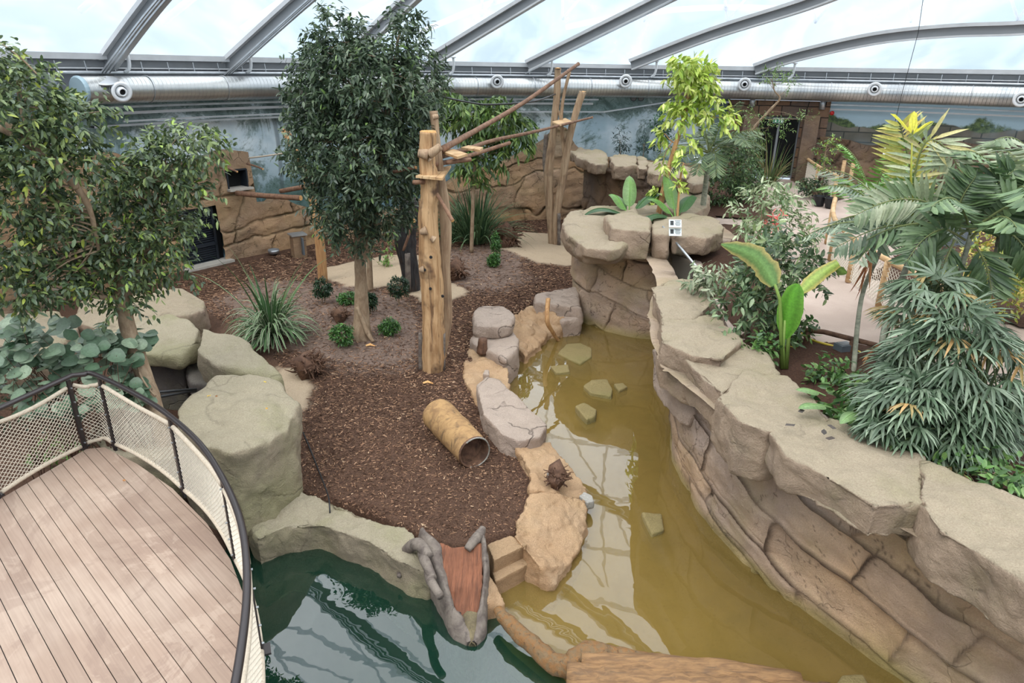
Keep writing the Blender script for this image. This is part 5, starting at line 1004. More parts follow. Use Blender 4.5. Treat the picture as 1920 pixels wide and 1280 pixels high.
band('right_bark_edge', [(1208, 894, 884), (1190, 906, 884), (1165, 911, 886), (1140, 913, 897), (1100, 916, 904), (1060, 917, 905), (1020, 915, 902), (1000, 912, 894)][::-1], M['greybark'], 8)
band('end_bark', [(1152, 862, 898), (1175, 862, 900), (1200, 872, 898), (1210, 878, 892)], M['endwood'], 5)
def rimtube(nm, px, rp, mat, rough=.14, dz=.02): pts = [P(u, v, zs(v)+dz) for u, v in px]; b = MB(); b.tube(spline(pts, 6), rp, 12, rough=rough, seed=px[0][0]); return b.out(nm, mat, fs, smooth=True)
rimtube('fork_branch', [(876, 1030), (890, 1012), (900, 1000), (906, 988)], [.05, .07, .07, .04], M['greybark'])
for nm, px, rr in [('side_root', [(804, 1044), (786, 1020), (764, 1030), (754, 1054), (748, 1080)], [.07, .09, .08, .06, .03]), ('side_root', [(812, 1084), (797, 1052), (788, 1030)], [.05, .07, .05]), ('side_root', [(826, 1118), (808, 1090), (800, 1070)], [.05, .06, .04])]:
    b = MB(); b.tube(spline([P(u, v, .3 if i < 2 else (.12 if i == 2 else -.15)) for i, (u, v) in enumerate(px)], 6), rr, 12, rough=.06); b.out(nm, M['greybark'], fs, smooth=True)
# branch and big log at the bottom
b = MB(); b.tube(spline([P(932, 1142, -.1), P(958, 1172, -.12), P(995, 1205, -.15), P(1035, 1240, -.22), P(1068, 1248, -.2), P(1100, 1226, -.12), P(1160, 1232, -.12), P(1230, 1240, -.12)], 8), [.06, .1, .11, .12, .14, .14, .12, .08], 16, rough=.18); tag(b.out('fallen_branch', M['branchwood'], smooth=True), 'bent wet branch lying in the shallow water below the small ledge', 'branch')
b = MB(); b.tube([P(1062, 1272, -.22).lerp(P(1560, 1320, -.22), f) for f in np.linspace(0, 1, 40)], [.2, .22, .24, .22, .2], 24, rough=.25, seed=4); lg2 = thing('wet_log', P(1250, 1290, -.4), 'big orange weathered log across the bottom edge of the photo', 'log'); b.out('log_body', M['logbig'], lg2, smooth=True)
b = MB(); b.tube([P(1090, 1240, -.1).lerp(P(1500, 1282, -.15), f) for f in np.linspace(0, 1, 18)], [.1, .16, .18, .12], 16, rough=.2, seed=8); b.out('upper_ridge', M['logbig'], lg2, smooth=True)
# hose down the kerb, props from the fig tree
b = MB(); b.tube(spline([P(545, 778, .4), PG(562, 800)+Vector((0, 0, .03)), PG(578, 835)+Vector((0, 0, .03)), PG(598, 885)+Vector((0, 0, .03)), P(614, 925, .14), P(618, 950, .14), P(619, 990, -.2), P(617, 1035, -.6)], 6), .012, 6); tag(b.out('cable', M['black'], smooth=True), 'black cable running over the mossy kerb into the green pool', 'cable')
for v0, v1 in ((736, 729), (746, 732)): b = MB(); b.tube([PY(284, v0, 9.3), PY(368, v1, 10.1)], .02, 6); tag(b.out('support_strut', M['black'], smooth=True), 'thin black strut from the leaning fig trunk to the rocks, %s one' % ('upper' if v0 == 736 else 'lower'), 'strut')
# small loose things on the mulch
for k, (u, v, lb) in enumerate([(793, 720, 'pale bark scrap right in front of the stout trunk'), (686, 650, 'orange-brown bark scrap in front of the tall tree'), (712, 618, 'pale wood scrap by the small tuft right of the tall tree')]):
    b = MB(); p = PG(u, v)+Vector((0, 0, .03)); b.tube([p, p+Vector((.1, .04, .02)), p+Vector((.22, -.02, .0))], [.02, .03, .012], 6, flat=.4, rough=.4); tag(b.out('wood_scrap', M['cut']), lb, 'wood scrap')
# ------------------------------------------------------------------ visitor side: fences, pots, hose
def ropefence(px, z, h, label, nposts, zt=None):
    pts = spline([P(u, v, z+h) for u, v in px], 8); t_ = thing('rope_fence', Vector((pts[0].x, pts[0].y, z)), label, 'fence'); b = MB(); b.tube(pts, .06, 10, rough=.06); b.out('top_rail', M['lumber'], t_, smooth=True)
    n = len(pts)
    for k in range(nposts):
        p = pts[int(k*(n-1)/(nposts-1))]; b = MB(); b.tube([Vector((p.x, p.y, z)), Vector((p.x, p.y, z+h))], .065, 10); b.out('fence_post', M['lumber'], t_, smooth=True)
    b = MB(); L_ = sum((pts[i+1]-pts[i]).length for i in range(n-1)); cs2 = np.concatenate([[0], np.cumsum([(pts[i+1]-pts[i]).length for i in range(n-1)])]); m_ = int(L_/.11)
    def at(s): return Vector((float(np.interp(s, cs2, [p.x for p in pts])), float(np.interp(s, cs2, [p.y for p in pts])), 0))
    ny = int((h-.12)/.1)
    for i in range(-ny, m_+1):
        for dr_ in (0, 1):
            l = []
            for j in range(ny+1):
                ii = i+j if dr_ == 0 else i+ny-j
                if 0 <= ii <= m_: p = at(L_*ii/m_); l.append(Vector((p.x, p.y, z+.06+j*.1)))
            if len(l) > 1: b.tube([l[0], l[-1]] if len(l) < 3 else l, .007, 3, cap=False)
    b.out('net_panel', M['net'], t_); return t_
ropefence([(1506, 292), (1535, 312), (1570, 330)], 1.95, .95, 'short pale wooden rope fence sloping from the stone doorway toward the pots', 3)
ropefence([(1566, 372), (1562, 400), (1580, 430), (1640, 474), (1712, 512), (1790, 556), (1840, 620)], 1.92, .95, 'long curved pale wooden fence with rope netting along the path behind the palms', 8)
for k, (u, v) in enumerate([(1574, 352), (1590, 358)]):
    p = P(u, v, 1.92); b = MB(); b.tube([p, p+Vector((0, 0, 1.1))], .075, 10); tag(b.out('wooden_post', M['lumber'], smooth=True), 'pale round wooden post beside the black pots, %s one' % ('nearer the pots' if k == 0 else 'farther right'), 'post')
def pot(u, v, r_, h, mat, lb, stack=0):
    p = P(u, v, 1.93); t_ = thing('plant_pot', p, lb, 'plant pot', 'empty plant pots on the path')
    b = MB(); b.lathe(p, [(0, 0), (r_*.75, 0), (r_, h*.9), (r_*1.06, h*.9), (r_*1.06, h), (r_*.94, h), (r_*.7, h*.15), (0, h*.1)], 18); b.out('pot_body', mat, t_, smooth=False)
    for k in range(stack): b = MB(); b.lathe(p+Vector((0, 0, h*.9+k*.075)), [(r_*.9, 0), (r_*1.05, .02), (r_*1.05, .06), (r_*.9, .07)], 18); b.out('stacked_pot_rim', mat, t_)
pot(1535, 385, .22, .34, M['pot'], 'empty black plastic pot, left one on the path'); pot(1556, 389, .22, .34, M['pot'], 'empty black plastic pot nearest the fence on the path'); pot(1554, 376, .2, .3, M['pot'], 'black plastic pot behind the two others'); pot(1540, 366, .22, .3, M['brownpot'], 'tall stack of brown plastic pots beside the black pots', 6)
er = thing('edging_rail', P(1510, 628, 1.93), 'low brown wooden edging rail between planting bed and path behind the banana-leaf plant', 'edging'); q0, q1, q2 = [P(u, v, 2.2) for u, v in [(1500, 618), (1545, 622), (1600, 636)]]
b = MB(); b.tube([q0, q1, q2, q2+(q2-q1)], .045, 8); b.out('rail', M['root'], er, smooth=True)
for q in (q0.lerp(q1, .35), q2): b = MB(); b.tube([q, Vector((q.x, q.y, 1.85))], .05, 8); b.out('rail_post', M['root'], er, smooth=True)
b = MB(); b.tube(spline([P(u, v, 1.96) for u, v in [(1430, 640), (1480, 650), (1530, 664), (1590, 668), (1612, 660), (1560, 648), (1520, 636), (1500, 620)]], 6), .02, 6); tag(b.out('garden_hose', M['yellowhose'], smooth=True), 'yellow garden hose looping over the planting bed by the edging rail', 'hose')
p = P(1580, 662, 1.93); gb = thing('ground_lamp', p, 'small grey ground lamp box beside the yellow hose', 'lamp'); b = MB(); b.box(p+Vector((0, 0, .09)), (.26, .2, .16), rz=.3); b.out('lamp_body', M['slate'], gb); b = MB(); b.box(p+Vector((0, 0, .175)), (.2, .15, .02), rz=.3); b.out('lamp_glass', M['frame_dark'], gb)
p = P(1745, 455, 1.93); tn = thing('water_trough', p, 'blue-grey covered tank with wire lid seen through the palms on the path', 'tank'); b = MB(); b.box(p+Vector((0, 0, .35)), (1.9, 1.1, .7), rz=-.3); b.out('tank_body', M['slate'], tn); b = MB(); b.box(p+Vector((0, 0, .73)), (1.95, 1.15, .05), rz=-.3); b.out('tank_lid', M['steel'], tn)
b = MB(); b.tube([P(1838, 425, 2.8), P(1990, 450, 2.8)], .05, 8); tag(b.out('timber_rail', M['lumber'], smooth=True), 'pale timber rail at far right behind the palm crowns', 'rail')
# dry leaves lying on the coping and deck
for k, (u, v, z, c_, lb) in enumerate([(1502, 771, 2.36, (84, 76, 72), 'dark fallen leaf on the wide coping slab, farthest back'), (1482, 797, 2.36, (84, 76, 72), 'small dark fallen leaf on the coping slab near its front edge'), (1560, 801, 2.4, (78, 70, 66), 'curled dark fallen leaf in the middle of the wide coping slab'), (1545, 810, 2.4, (70, 64, 60), 'dark fallen leaf left of the curled one'), (1556, 822, 2.4, (76, 66, 60), 'brown fallen leaf at the front of the wide coping slab'),
  (392, 742, 1.56, (206, 170, 70), 'yellow fallen leaf on the largest boulder, left'), (406, 743, 1.56, (150, 96, 52), 'brown fallen leaf beside the yellow one on the largest boulder'), (497, 716, 1.5, (214, 186, 70), 'yellow fallen leaf at the back of the largest boulder'), (500, 766, 1.5, (206, 160, 70), 'small yellow leaf on the right part of the largest boulder'), (233, 901, 1.51, (176, 126, 80), 'single brown leaf lying on the deck boards')]):
    p = P(u, v, z+.03); b = MB(); s_ = .07 if z > 2 else .035; a = random.random()*6; b.add([p+Vector((math.cos(a+q)*s_*m_, math.sin(a+q)*s_*m_, .012*(i % 2))) for i, (q, m_) in enumerate([(0, 1), (.6, .7), (2.4, .6), (3.14, .9), (3.9, .6), (5.6, .7)])]+[p+Vector((0, 0, -.004))], [[i, (i+1) % 6, 6] for i in range(6)], lin(c_)); tag(b.out('fallen_leaf', M['bracts'], col=True), lb, 'leaf', 'fallen leaves')
# ------------------------------------------------------------------ vegetation
def norm(a): return a/np.maximum(1e-9, np.linalg.norm(a, axis=-1, keepdims=True))
class LF:
    """collects thin folded leaves; every leaf has its own vertices and colour"""
    def __init__(s): s.V = []; s.C = []; s.n = 0
    def add(s, pos, d, nrm, ln, wd, col, fold=.12, droop=.15, t=(.45,)):
        pos = np.asarray(pos, float).reshape(-1, 3); N = len(pos); d = norm(np.broadcast_to(np.asarray(d, float), (N, 3))); nrm = np.broadcast_to(np.asarray(nrm, float), (N, 3))
        ln = np.broadcast_to(np.asarray(ln, float), (N,))[:, None]; wd = np.broadcast_to(np.asarray(wd, float), (N,))[:, None]
        side = norm(np.cross(d, nrm)+1e-6); nn = norm(np.cross(side, d)); m1, m2 = .3, .72
        def pt(f, w_, h): return pos+d*ln*f+side*wd*w_+nn*(ln*(-droop*f*f)+wd*h)
        v = np.stack([pt(0, 0, 0), pt(m1, -.46, fold), pt(m1, 0, 0), pt(m1, .46, fold), pt(m2, -.36, fold), pt(m2, 0, 0), pt(m2, .36, fold), pt(1, 0, 0)], 1)
        s.V.append(v.reshape(-1, 3)); c = np.broadcast_to(np.asarray(col, float), (N, 3)); s.C.append(np.repeat(c, 8, 0)); s.n += N
    def out(s, name, mat, parent=None, kind=None):
        V = np.concatenate(s.V); Cc = np.concatenate(s.C); N = s.n; base = np.arange(N)[:, None]*8
        tri = np.array([[0, 1, 2], [0, 2, 3], [1, 4, 5], [1, 5, 2], [2, 5, 6], [2, 6, 3], [4, 7, 5], [5, 7, 6]]); Fq = (base[:, :, None]+tri[None]).reshape(-1, 3)
        o = obj(name, V, Fq, mat, parent, smooth=False, col=Cc)
        if kind: o['kind'] = kind
        return o
def rcol(n, pal, var=.2, seed=None):
    p = np.array([lin(c) for c in pal]); c = p[rng.integers(0, len(p), n)]*1.22; return c*rng.uniform(1-var, 1+var, (n, 1))
FIG = [(66, 84, 60), (80, 98, 70), (52, 68, 52), (98, 112, 86), (70, 88, 66)]
FIGY = [(84, 102, 66), (108, 124, 76), (64, 82, 54), (126, 142, 86), (74, 94, 64), (100, 114, 90)]
def crown(lf, blobs, nsh, lps, ln, wd, pal, shoot=.35, down=.5, bright=None, hollow=.35, out=.7, mn=6):
    """blobs: (centre, radii); nsh shoots per unit of surface; returns shoot starting points"""
    starts = []
    for c, rad in blobs:
        c = np.array(c); rad = np.array(rad); rad = np.maximum(rad*.35, rad-.35*shoot); n = max(mn, int(nsh*(rad[0]*rad[1]*rad[2])**(2/3)*4)); q = norm(rng.normal(size=(n, 3))); rr = rng.uniform(hollow, 1, (n, 1))**.6
        lump = 1+.18*fbm(q[:, 0]*2+c[0], q[:, 1]*2+c[1], q[:, 2]*2, seed=3)[:, None]; p = c+q*rad*rr*lump; starts.append(p)
        d = norm(q*out+rng.normal(size=(n, 3))*.45+np.array([0, 0, .25])); 
        tone = rng.uniform(.8, 1.2, n)
        for k in range(lps):
            f = (k+.5)/lps; pos = p+d*shoot*f+rng.normal(size=(n, 3))*.012-np.array([0, 0, 1])*down*.25*shoot*f*f; sd = norm(np.cross(d, rng.normal(size=(n, 3)))); ld = norm(d*.55+sd*.9+np.array([0, 0, -down])*rng.uniform(.3, 1.1, (n, 1)))
            nr = norm(rng.normal(size=(n, 3))*.45+np.array([0, 0, 1.0])); cc = rcol(n, pal)*tone[:, None]
            if bright is not None and k >= lps-2: m_ = (rng.random(n) < bright[1])[:, None]; cc = np.where(m_, np.array(lin(bright[0]))*rng.uniform(.8, 1.2, (n, 1)), cc)
            lf.add(pos, ld, nr, ln*rng.uniform(.7, 1.2, n), wd*rng.uniform(.75, 1.15, n), cc)
    return np.concatenate(starts)
def blobpx(l): return [(tuple(PY(u, v, y)), (ru*(y*1.05)/F, max(ry, .05), rv*(y*1.05)/F)) for u, v, y, ru, rv, ry in l]
def twigs(parent, root_pts, targets, r0_, mat, n, name='branches'):
    b = MB(); root_pts = [Vector(p) for p in root_pts]; idx = rng.choice(len(targets), min(n, len(targets)), replace=False)
    for i in idx:
        tg = Vector(targets[i]); s_ = min(random.sample(root_pts, max(1, len(root_pts)//3)), key=lambda p: (p-tg).length+max(0, p.z-tg.z)*1.5); mid = s_.lerp(tg, .5)+Vector((random.gauss(0, .12), random.gauss(0, .12), random.uniform(-.05, .2)))*(tg-s_).length*.5
        b.tube(spline([s_, mid, tg], 3), [r0_, r0_*.25], 5)
    o = b.out(name, mat, parent, smooth=True); o['kind'] = 'stuff'; return o
def tree(name, label, cat, base, trunks, blobs, leafargs, twig_n=40, tr=.05, bark='bark', group=None, leafname='foliage'):
    t_ = thing(name, base, label, cat, group); anchors = []
    for nm, pts, rad in trunks: b = MB(); sp_ = spline(pts, 6); b.tube(sp_, rad, 12, rough=.12, seed=random.random()*9); b.out(nm, M[bark], t_, smooth=True); anchors += sp_[len(sp_)//3:]
    lf = LF(); st = crown(lf, blobs, **leafargs); o = lf.out(leafname, M['leaf'], t_); o['kind'] = 'stuff'
    if twig_n: twigs(t_, anchors, st, tr, M[bark], twig_n)
    return t_
# tall central fig
Yb = PG(678, 630).y; bp = PG(678, 632)
TB = blobpx([(665, 160, Yb, 95, 80, 1.1), (622, 68, Yb+.1, 36, 48, .5), (668, 85, Yb+.1, 34, 40, .5), (752, 82, Yb+.2, 38, 48, .5), (786, 34, Yb+.2, 18, 12, .2), (764, 50, Yb+.2, 22, 26, .3), (590, 180, Yb, 50, 70, .9), (720, 190, Yb-.2, 100, 90, 1.2), (790, 160, Yb+.2, 45, 65, .8), (610, 290, Yb, 70, 75, 1.1), (690, 300, Yb-.4, 95, 90, 1.3), (750, 290, Yb+.3, 50, 80, .8), (640, 380, Yb-.2, 62, 60, 1.0), (720, 390, Yb, 55, 50, .9), (668, 440, Yb-.2, 48, 32, .6), (575, 240, Yb+.1, 36, 40, .5), (600, 120, Yb, 34, 50, .5), (606, 40, Yb, 20, 20, .25)])
tree('fig_tree', 'tallest dense dark green fig tree in the middle of the enclosure', 'tree', bp, [('trunk', [bp-Vector((0, 0, .1)), PY(678, 570, Yb), PY(676, 510, Yb), PY(674, 440, Yb), PY(668, 330, Yb), PY(662, 200, Yb), PY(655, 80, Yb)], [.26, .17, .14, .13, .11, .09, .07, .03]), ('side_stem', [PY(675, 500, Yb), PY(700, 420, Yb+.1), PY(715, 300, Yb), PY(730, 180, Yb), PY(745, 80, Yb)], [.1, .08, .07, .05, .02]), ('root_flare', [bp+Vector((-.02, -.1, .8)), bp+Vector((.16, -.16, .25)), bp+Vector((.34, -.3, .0))], [.05, .06, .04])],
     TB, dict(nsh=95, lps=9, ln=.16, wd=.055, pal=FIG, bright=((112, 140, 76), .12), down=.6), 70, .03)
p2 = PG(694, 545); tree('fig_tree', 'slender pale-barked tree standing just behind the tallest fig tree', 'tree', p2, [('trunk', [p2, PY(693, 500, p2.y), PY(690, 440, p2.y), PY(684, 380, p2.y)], [.1, .08, .08, .04])], blobpx([(735, 425, p2.y, 34, 28, .5), (700, 440, p2.y, 26, 28, .5), (615, 430, p2.y-.8, 22, 34, .4)]), dict(nsh=40, lps=8, ln=.14, wd=.05, pal=FIG, bright=((130, 164, 70), .2)), 16, .02)
# leaning fig by the deck
Yl = 9.6; pb_ = PY(330, 840, 9.0); pb_.z = 0
tree('weeping_fig', 'leaning weeping fig tree growing beside the deck corner', 'tree', pb_, [('trunk', [Vector((pb_.x, pb_.y, -.05)), PY(300, 800, 9.1), PY(282, 740, 9.3), PY(262, 680, 9.5), PY(240, 615, 9.6), PY(230, 560, 9.6), PY(218, 480, 9.7), PY(190, 430, 9.8)], [.14, .13, .13, .12, .11, .1, .07, .04]), ('branch', [PY(232, 565, 9.6), PY(262, 500, 9.8), PY(290, 420, 10), PY(310, 330, 10.2)], [.07, .05, .03, .015]), ('branch', [PY(232, 560, 9.6), PY(200, 558, 9.4), PY(150, 552, 9.2)], [.05, .04, .02]), ('branch', [PY(205, 520, 9.6), PY(160, 505, 9.3), PY(95, 495, 9.2), PY(40, 480, 9.2)], [.04, .04, .03, .01]), ('hanging_vine', [PY(252, 660, 9.4), PY(262, 700, 9.25), PY(280, 730, 9.15), PY(292, 742, 9.1)], [.015, .015])],
     blobpx([(345, 275, 10.2, 62, 42, .5), (390, 262, 10.3, 30, 22, .3), (300, 330, 10, 62, 50, .6), (370, 370, 10, 32, 26, .35), (240, 340, 9.9, 60, 50, .6), (215, 430, 9.8, 80, 56, .7), (310, 430, 10, 60, 52, .6), (345, 500, 10, 26, 32, .3), (250, 500, 9.8, 70, 48, .6), (190, 520, 9.6, 50, 40, .5), (235, 575, 9.5, 40, 28, .4), (140, 445, 9.6, 50, 60, .5), (270, 270, 10, 34, 20, .3)]), dict(nsh=190, lps=9, ln=.115, wd=.048, pal=FIGY, bright=((146, 172, 74), .25), down=.8, shoot=.3), 70, .018)
tree('weeping_fig', 'weeping fig crown with a thick bent branch entering from the left edge', 'tree', (-11, 9, 0), [('trunk', [Vector((-10.5, 9.2, 0)), Vector((-10, 9.1, 2)), PY(-180, 300, 9), PY(-60, 225, 8.9), PY(0, 235, 8.8), PY(60, 272, 8.8), PY(120, 322, 8.9), PY(142, 352, 9)], [.2, .18, .14, .11, .08, .07, .06, .05]), ('branch', [PY(140, 345, 9), PY(165, 385, 9.1), PY(178, 430, 9.2), PY(185, 470, 9.3)], [.05, .04, .03, .02]), ('branch', [PY(60, 272, 8.8), PY(40, 200, 9), PY(30, 120, 9.2)], [.04, .03, .01]), ('twig', [PY(70, 140, 9), PY(40, 110, 9), PY(0, 80, 9), PY(-10, 78, 9)], [.012, .01, .006, .004])],
     blobpx([(20, 140, 9.2, 50, 50, .5), (50, 200, 9, 70, 60, .7), (140, 230, 9.2, 50, 40, .5), (190, 205, 9.3, 20, 16, .2), (60, 290, 8.9, 70, 50, .6), (150, 300, 9.1, 46, 44, .5), (30, 370, 8.9, 60, 55, .6), (20, 460, 8.8, 50, 60, .5), (90, 520, 9, 60, 50, .5), (30, 540, 8.8, 50, 50, .5), (110, 400, 9, 40, 40, .4), (-60, 250, 9, 70, 120, .7)]), dict(nsh=180, lps=9, ln=.115, wd=.05, pal=FIGY, bright=((156, 168, 70), .18), down=.8, shoot=.3), 60, .018)
# tree with drooping leaves beside the stout trunk
p = PG(884, 474); Ym = p.y; DR = [(74, 100, 48), (94, 122, 58), (58, 84, 42), (110, 134, 66)]
tree('drooping_leaf_tree', 'slim tree with long drooping glossy leaves right of the stout trunk', 'tree', p, [('trunk', [p, PY(886, 400, Ym), PY(890, 320, Ym), PY(893, 270, Ym), PY(905, 235, Ym)], [.07, .065, .06, .05, .03])], blobpx([(870, 215, Ym-.2, 48, 32, .8), (930, 215, Ym-.2, 40, 30, .8), (970, 245, Ym, 36, 26, .6), (905, 260, Ym, 40, 28, .6), (845, 200, Ym+.2, 30, 26, .5), (890, 310, Ym, 42, 18, .6), (938, 290, Ym, 18, 26, .4), (895, 345, Ym, 16, 16, .3), (990, 262, Ym, 18, 18, .3)]), dict(nsh=60, lps=8, ln=.3, wd=.085, pal=DR, bright=((140, 160, 80), .15), down=1.7, shoot=.4), 30, .02)
# yellow-green tree leaning on the pillar planter
yy = 19.6; p = Vector((*PY(1232, 398, yy).xy, 2.1)); YG = [(160, 182, 74), (186, 202, 96), (136, 164, 62), (204, 212, 124)]
tree('yellow_green_tree', 'slender leaning tree with bright yellow-green leaf tufts on the pillar planter', 'tree', p, [('trunk', [p, PY(1248, 340, yy), PY(1264, 280, yy), PY(1280, 228, yy), PY(1290, 180, yy)], [.085, .075, .065, .05, .03]), ('branch', [PY(1268, 270, yy), PY(1256, 262, yy), PY(1248, 252, yy)], [.02, .01])], blobpx([(1296, 128, yy, 36, 24, .5), (1300, 165, yy, 36, 32, .5), (1280, 215, yy, 24, 20, .4), (1345, 215, yy-.2, 28, 16, .4), (1322, 195, yy, 24, 18, .3), (1258, 205, yy, 12, 8, .15), (1246, 250, yy, 9, 9, .1), (1290, 272, yy-.4, 18, 8, .15), (1240, 312, yy, 8, 8, .1), (1236, 365, yy, 9, 8, .1)]), dict(nsh=95, lps=8, ln=.24, wd=.09, pal=YG, down=1.1, shoot=.35), 16, .015, bark='post')
p = Vector((*PY(1272, 398, 18.9).xy, 2.1)); tree('sapling', 'thin young sapling with few light leaves beside the leaning yellow-green tree', 'sapling', p, [('trunk', [p, PY(1275, 340, 18.9), PY(1282, 305, 18.9)], [.035, .03, .015])], blobpx([(1282, 308, 18.9, 14, 10, .2), (1270, 350, 18.9, 6, 5, .1)]), dict(nsh=24, lps=6, ln=.2, wd=.07, pal=YG, down=.8, shoot=.25), 4, .01, bark='post')
# feathery tree by the stone doorway
yf = 25.5; p = PY(1378, 350, yf); p.z = 1.95; tree('feathery_tree', 'feathery thin tree with light pinnate leaves in front of the stone doorway', 'tree', p, [('trunk', [p, PY(1385, 310, yf), PY(1396, 262, yf), PY(1442, 208, yf), PY(1462, 185, yf), PY(1452, 170, yf), PY(1448, 150, yf)], [.06, .055, .05, .045, .03, .02, .01])], blobpx([(1450, 148, yf, 26, 22, .5), (1482, 158, yf, 12, 12, .2), (1500, 226, yf, 26, 10, .5), (1428, 236, yf, 26, 14, .5), (1405, 215, yf, 22, 14, .4), (1420, 260, yf, 16, 20, .3), (1462, 240, yf, 14, 10, .3)]), dict(nsh=50, lps=12, ln=.1, wd=.035, pal=[(104, 136, 62), (84, 116, 56), (124, 150, 84)], down=.4, shoot=.45), 24, .01)
yf = 26; p = PY(1545, 330, yf); p.z = 1.93; tree('ivy_sapling', 'narrow light green leafy shrub growing beside the short rope fence', 'shrub', p, [('trunk', [p, PY(1546, 300, yf), PY(1550, 270, yf)], [.04, .03, .01])], blobpx([(1552, 280, yf, 18, 20, .4), (1542, 312, yf, 16, 18, .4), (1560, 265, yf, 10, 8, .3)]), dict(nsh=60, lps=8, ln=.1, wd=.05, pal=YG[2:3]+[(96, 126, 62), (76, 110, 58)], down=.4, shoot=.25), 8, .01)
# round leaf card shrubs
def bush(name, label, px, z, rpx, pal, ln, wd, n=60, stem=None, cat='shrub', bright=None, down=.3, lps=8, ry=None, group=None, bark='bark', shoot=None, gnd=None):
    u, v = px; b0 = gnd or P(u, v, z); dep = (b0-CAM).dot(fw); k = dep/F; blobs = []
    for du, dv, ru, rv in rpx: c = PY(u+du, v+dv, b0.y); blobs.append((tuple(c), (ru*k, (ry or ru*k*.9), rv*k)))
    tr = [('stem', [b0, Vector(blobs[0][0]).lerp(b0, .4), Vector(blobs[0][0])], [stem or .02, (stem or .02)*.6])]
    return tree(name, label, cat, b0, tr, blobs, dict(nsh=n, mn=int(n*.35), lps=lps, ln=ln, wd=wd, pal=pal, down=down, shoot=shoot or ln*2.2, bright=bright), 14, .008, group=group, bark=bark)
DK = [(36, 62, 36), (46, 76, 42), (28, 50, 32)]
GT = [(66, 106, 48), (82, 124, 54), (50, 88, 42)]
for px, r_, pal, lb in [((604, 568), [(0, -28, 17, 18)], DK, 'small round clipped dark shrub on a thin stem, left of the tall fig'), ((748, 572), [(0, -34, 19, 20)], DK, 'small round dark shrub on a stem in front of the charred stump'), ((694, 588), [(0, -22, 12, 16)], DK, 'dark round shrub right behind the tall fig trunk'), ((926, 500), [(0, -12, 11, 12)], GT, 'fine-leaved green tuft in front of the far mound'), ((930, 488), [(0, -28, 8, 26)], GT, 'slender upright fine-leaved shrub beside the strappy plant'), ((730, 628), [(0, -14, 16, 14)], GT, 'fine light green tuft right of the tall fig trunk'), ((640, 650), [(0, -22, 20, 20)], GT, 'fine green tuft left of the tall fig trunk, larger one'), ((652, 570), [(0, -10, 18, 10)], GT, 'low loose green tuft behind the tall fig trunk')]:
    bush('small_shrub', lb, px, 0, r_, pal, .075, .032, n=420, gnd=PG(*px), group='small shrubs on the mounds', shoot=.1)
# light hanging shoots left of stump
bush('small_shrub', 'light green hanging shoots left of the charred stump', (727, 500), 0, [(0, -38, 8, 34), (-3, -8, 8, 8)], [(110, 150, 60), (92, 130, 56)], .1, .04, n=40, gnd=PG(727, 500))
# strap leaved plants
def ribbons(name, parent, base, n, L_, W_, pal, edge=None, el=(20, 85), droop=1.3, seg=9, spread=.12, mat='blade', az=(0, 360), kink=0):
    V = []; Cc = []; Fc = []
    for k in range(n):
        a = R(random.uniform(*az)); e_ = R(random.uniform(*el)); l = L_*random.uniform(.6, 1.15); wd_ = W_*random.uniform(.7, 1.2); d = Vector((math.cos(a)*math.cos(e_), math.sin(a)*math.cos(e_), math.sin(e_))); p = Vector(base)+Vector((math.cos(a), math.sin(a), 0))*random.uniform(0, spread); sd = Vector((-math.sin(a), math.cos(a), 0)); c = Vector(lin(random.choice(pal)))*random.uniform(.8, 1.2); ed = Vector(lin(edge)) if edge else c*1.1
        if edge and random.random() < .25: ed = c
        n0 = len(V)
        for i in range(seg+1):
            f = i/seg; w_ = wd_*(1-f**2.2)*(.55+.45*min(1, f*5)); u_ = sd.cross(d).normalized()
            for q, cc, h in ((-.5, ed, .18), (-.28, c, .06), (.28, c, .06), (.5, ed, .18)): V.append(p+sd*w_*q+u_*w_*h); Cc.append(tuple(cc))
            if i < seg:
                for j in range(3): b0 = n0+i*4+j; Fc.append([b0, b0+1, b0+5, b0+4])
            p = p+d*l/seg; d = (d+Vector((0, 0, -1))*droop*(f+.15)*1.6/seg*(1+kink*(f > .5))).normalized()
            if p.z < base[2]+.02: p.z = base[2]+.02
    o = obj(name, V, Fc, M[mat], parent, smooth=True, col=np.array(Cc)); o['kind'] = 'stuff'; return o
p = PG(512, 640); t_ = thing('striped_strap_plant', p, 'large green and cream striped strap-leaved plant on the mulch left of the tall fig', 'plant'); ribbons('leaf_blades', t_, p+Vector((0, 0, .15)), 300, 1.3, .07, [(70, 102, 60), (56, 88, 52), (84, 116, 70)], (222, 226, 196), el=(15, 88), droop=3.4); ribbons('tall_blades', t_, p+Vector((0, 0, .15)), 16, 2.4, .07, [(80, 110, 64), (66, 98, 58)], (196, 204, 160), el=(55, 86), droop=1.3); b = MB(); b.tube([p, p+Vector((0, 0, .35))], [.1, .07], 8); b.out('stem', M['bark'], t_)
p = PG(892, 458); t_ = thing('strappy_plant', p, 'big arching dark green strap-leaved clump behind the slim drooping-leaf tree', 'plant'); ribbons('leaf_blades', t_, p+Vector((0, 0, .1)), 260, 2.3, .07, [(64, 92, 58), (48, 74, 48), (86, 112, 74)], (120, 142, 100), el=(25, 88), droop=1.6, spread=.5)
p = PG(845, 452); t_ = thing('strappy_plant', p, 'smaller dark strap-leaved clump left of the slim drooping-leaf tree trunk', 'plant'); ribbons('leaf_blades', t_, p, 90, 1.5, .06, [(60, 88, 54), (48, 72, 44)], (110, 132, 90), el=(30, 88), droop=1.4, spread=.3)
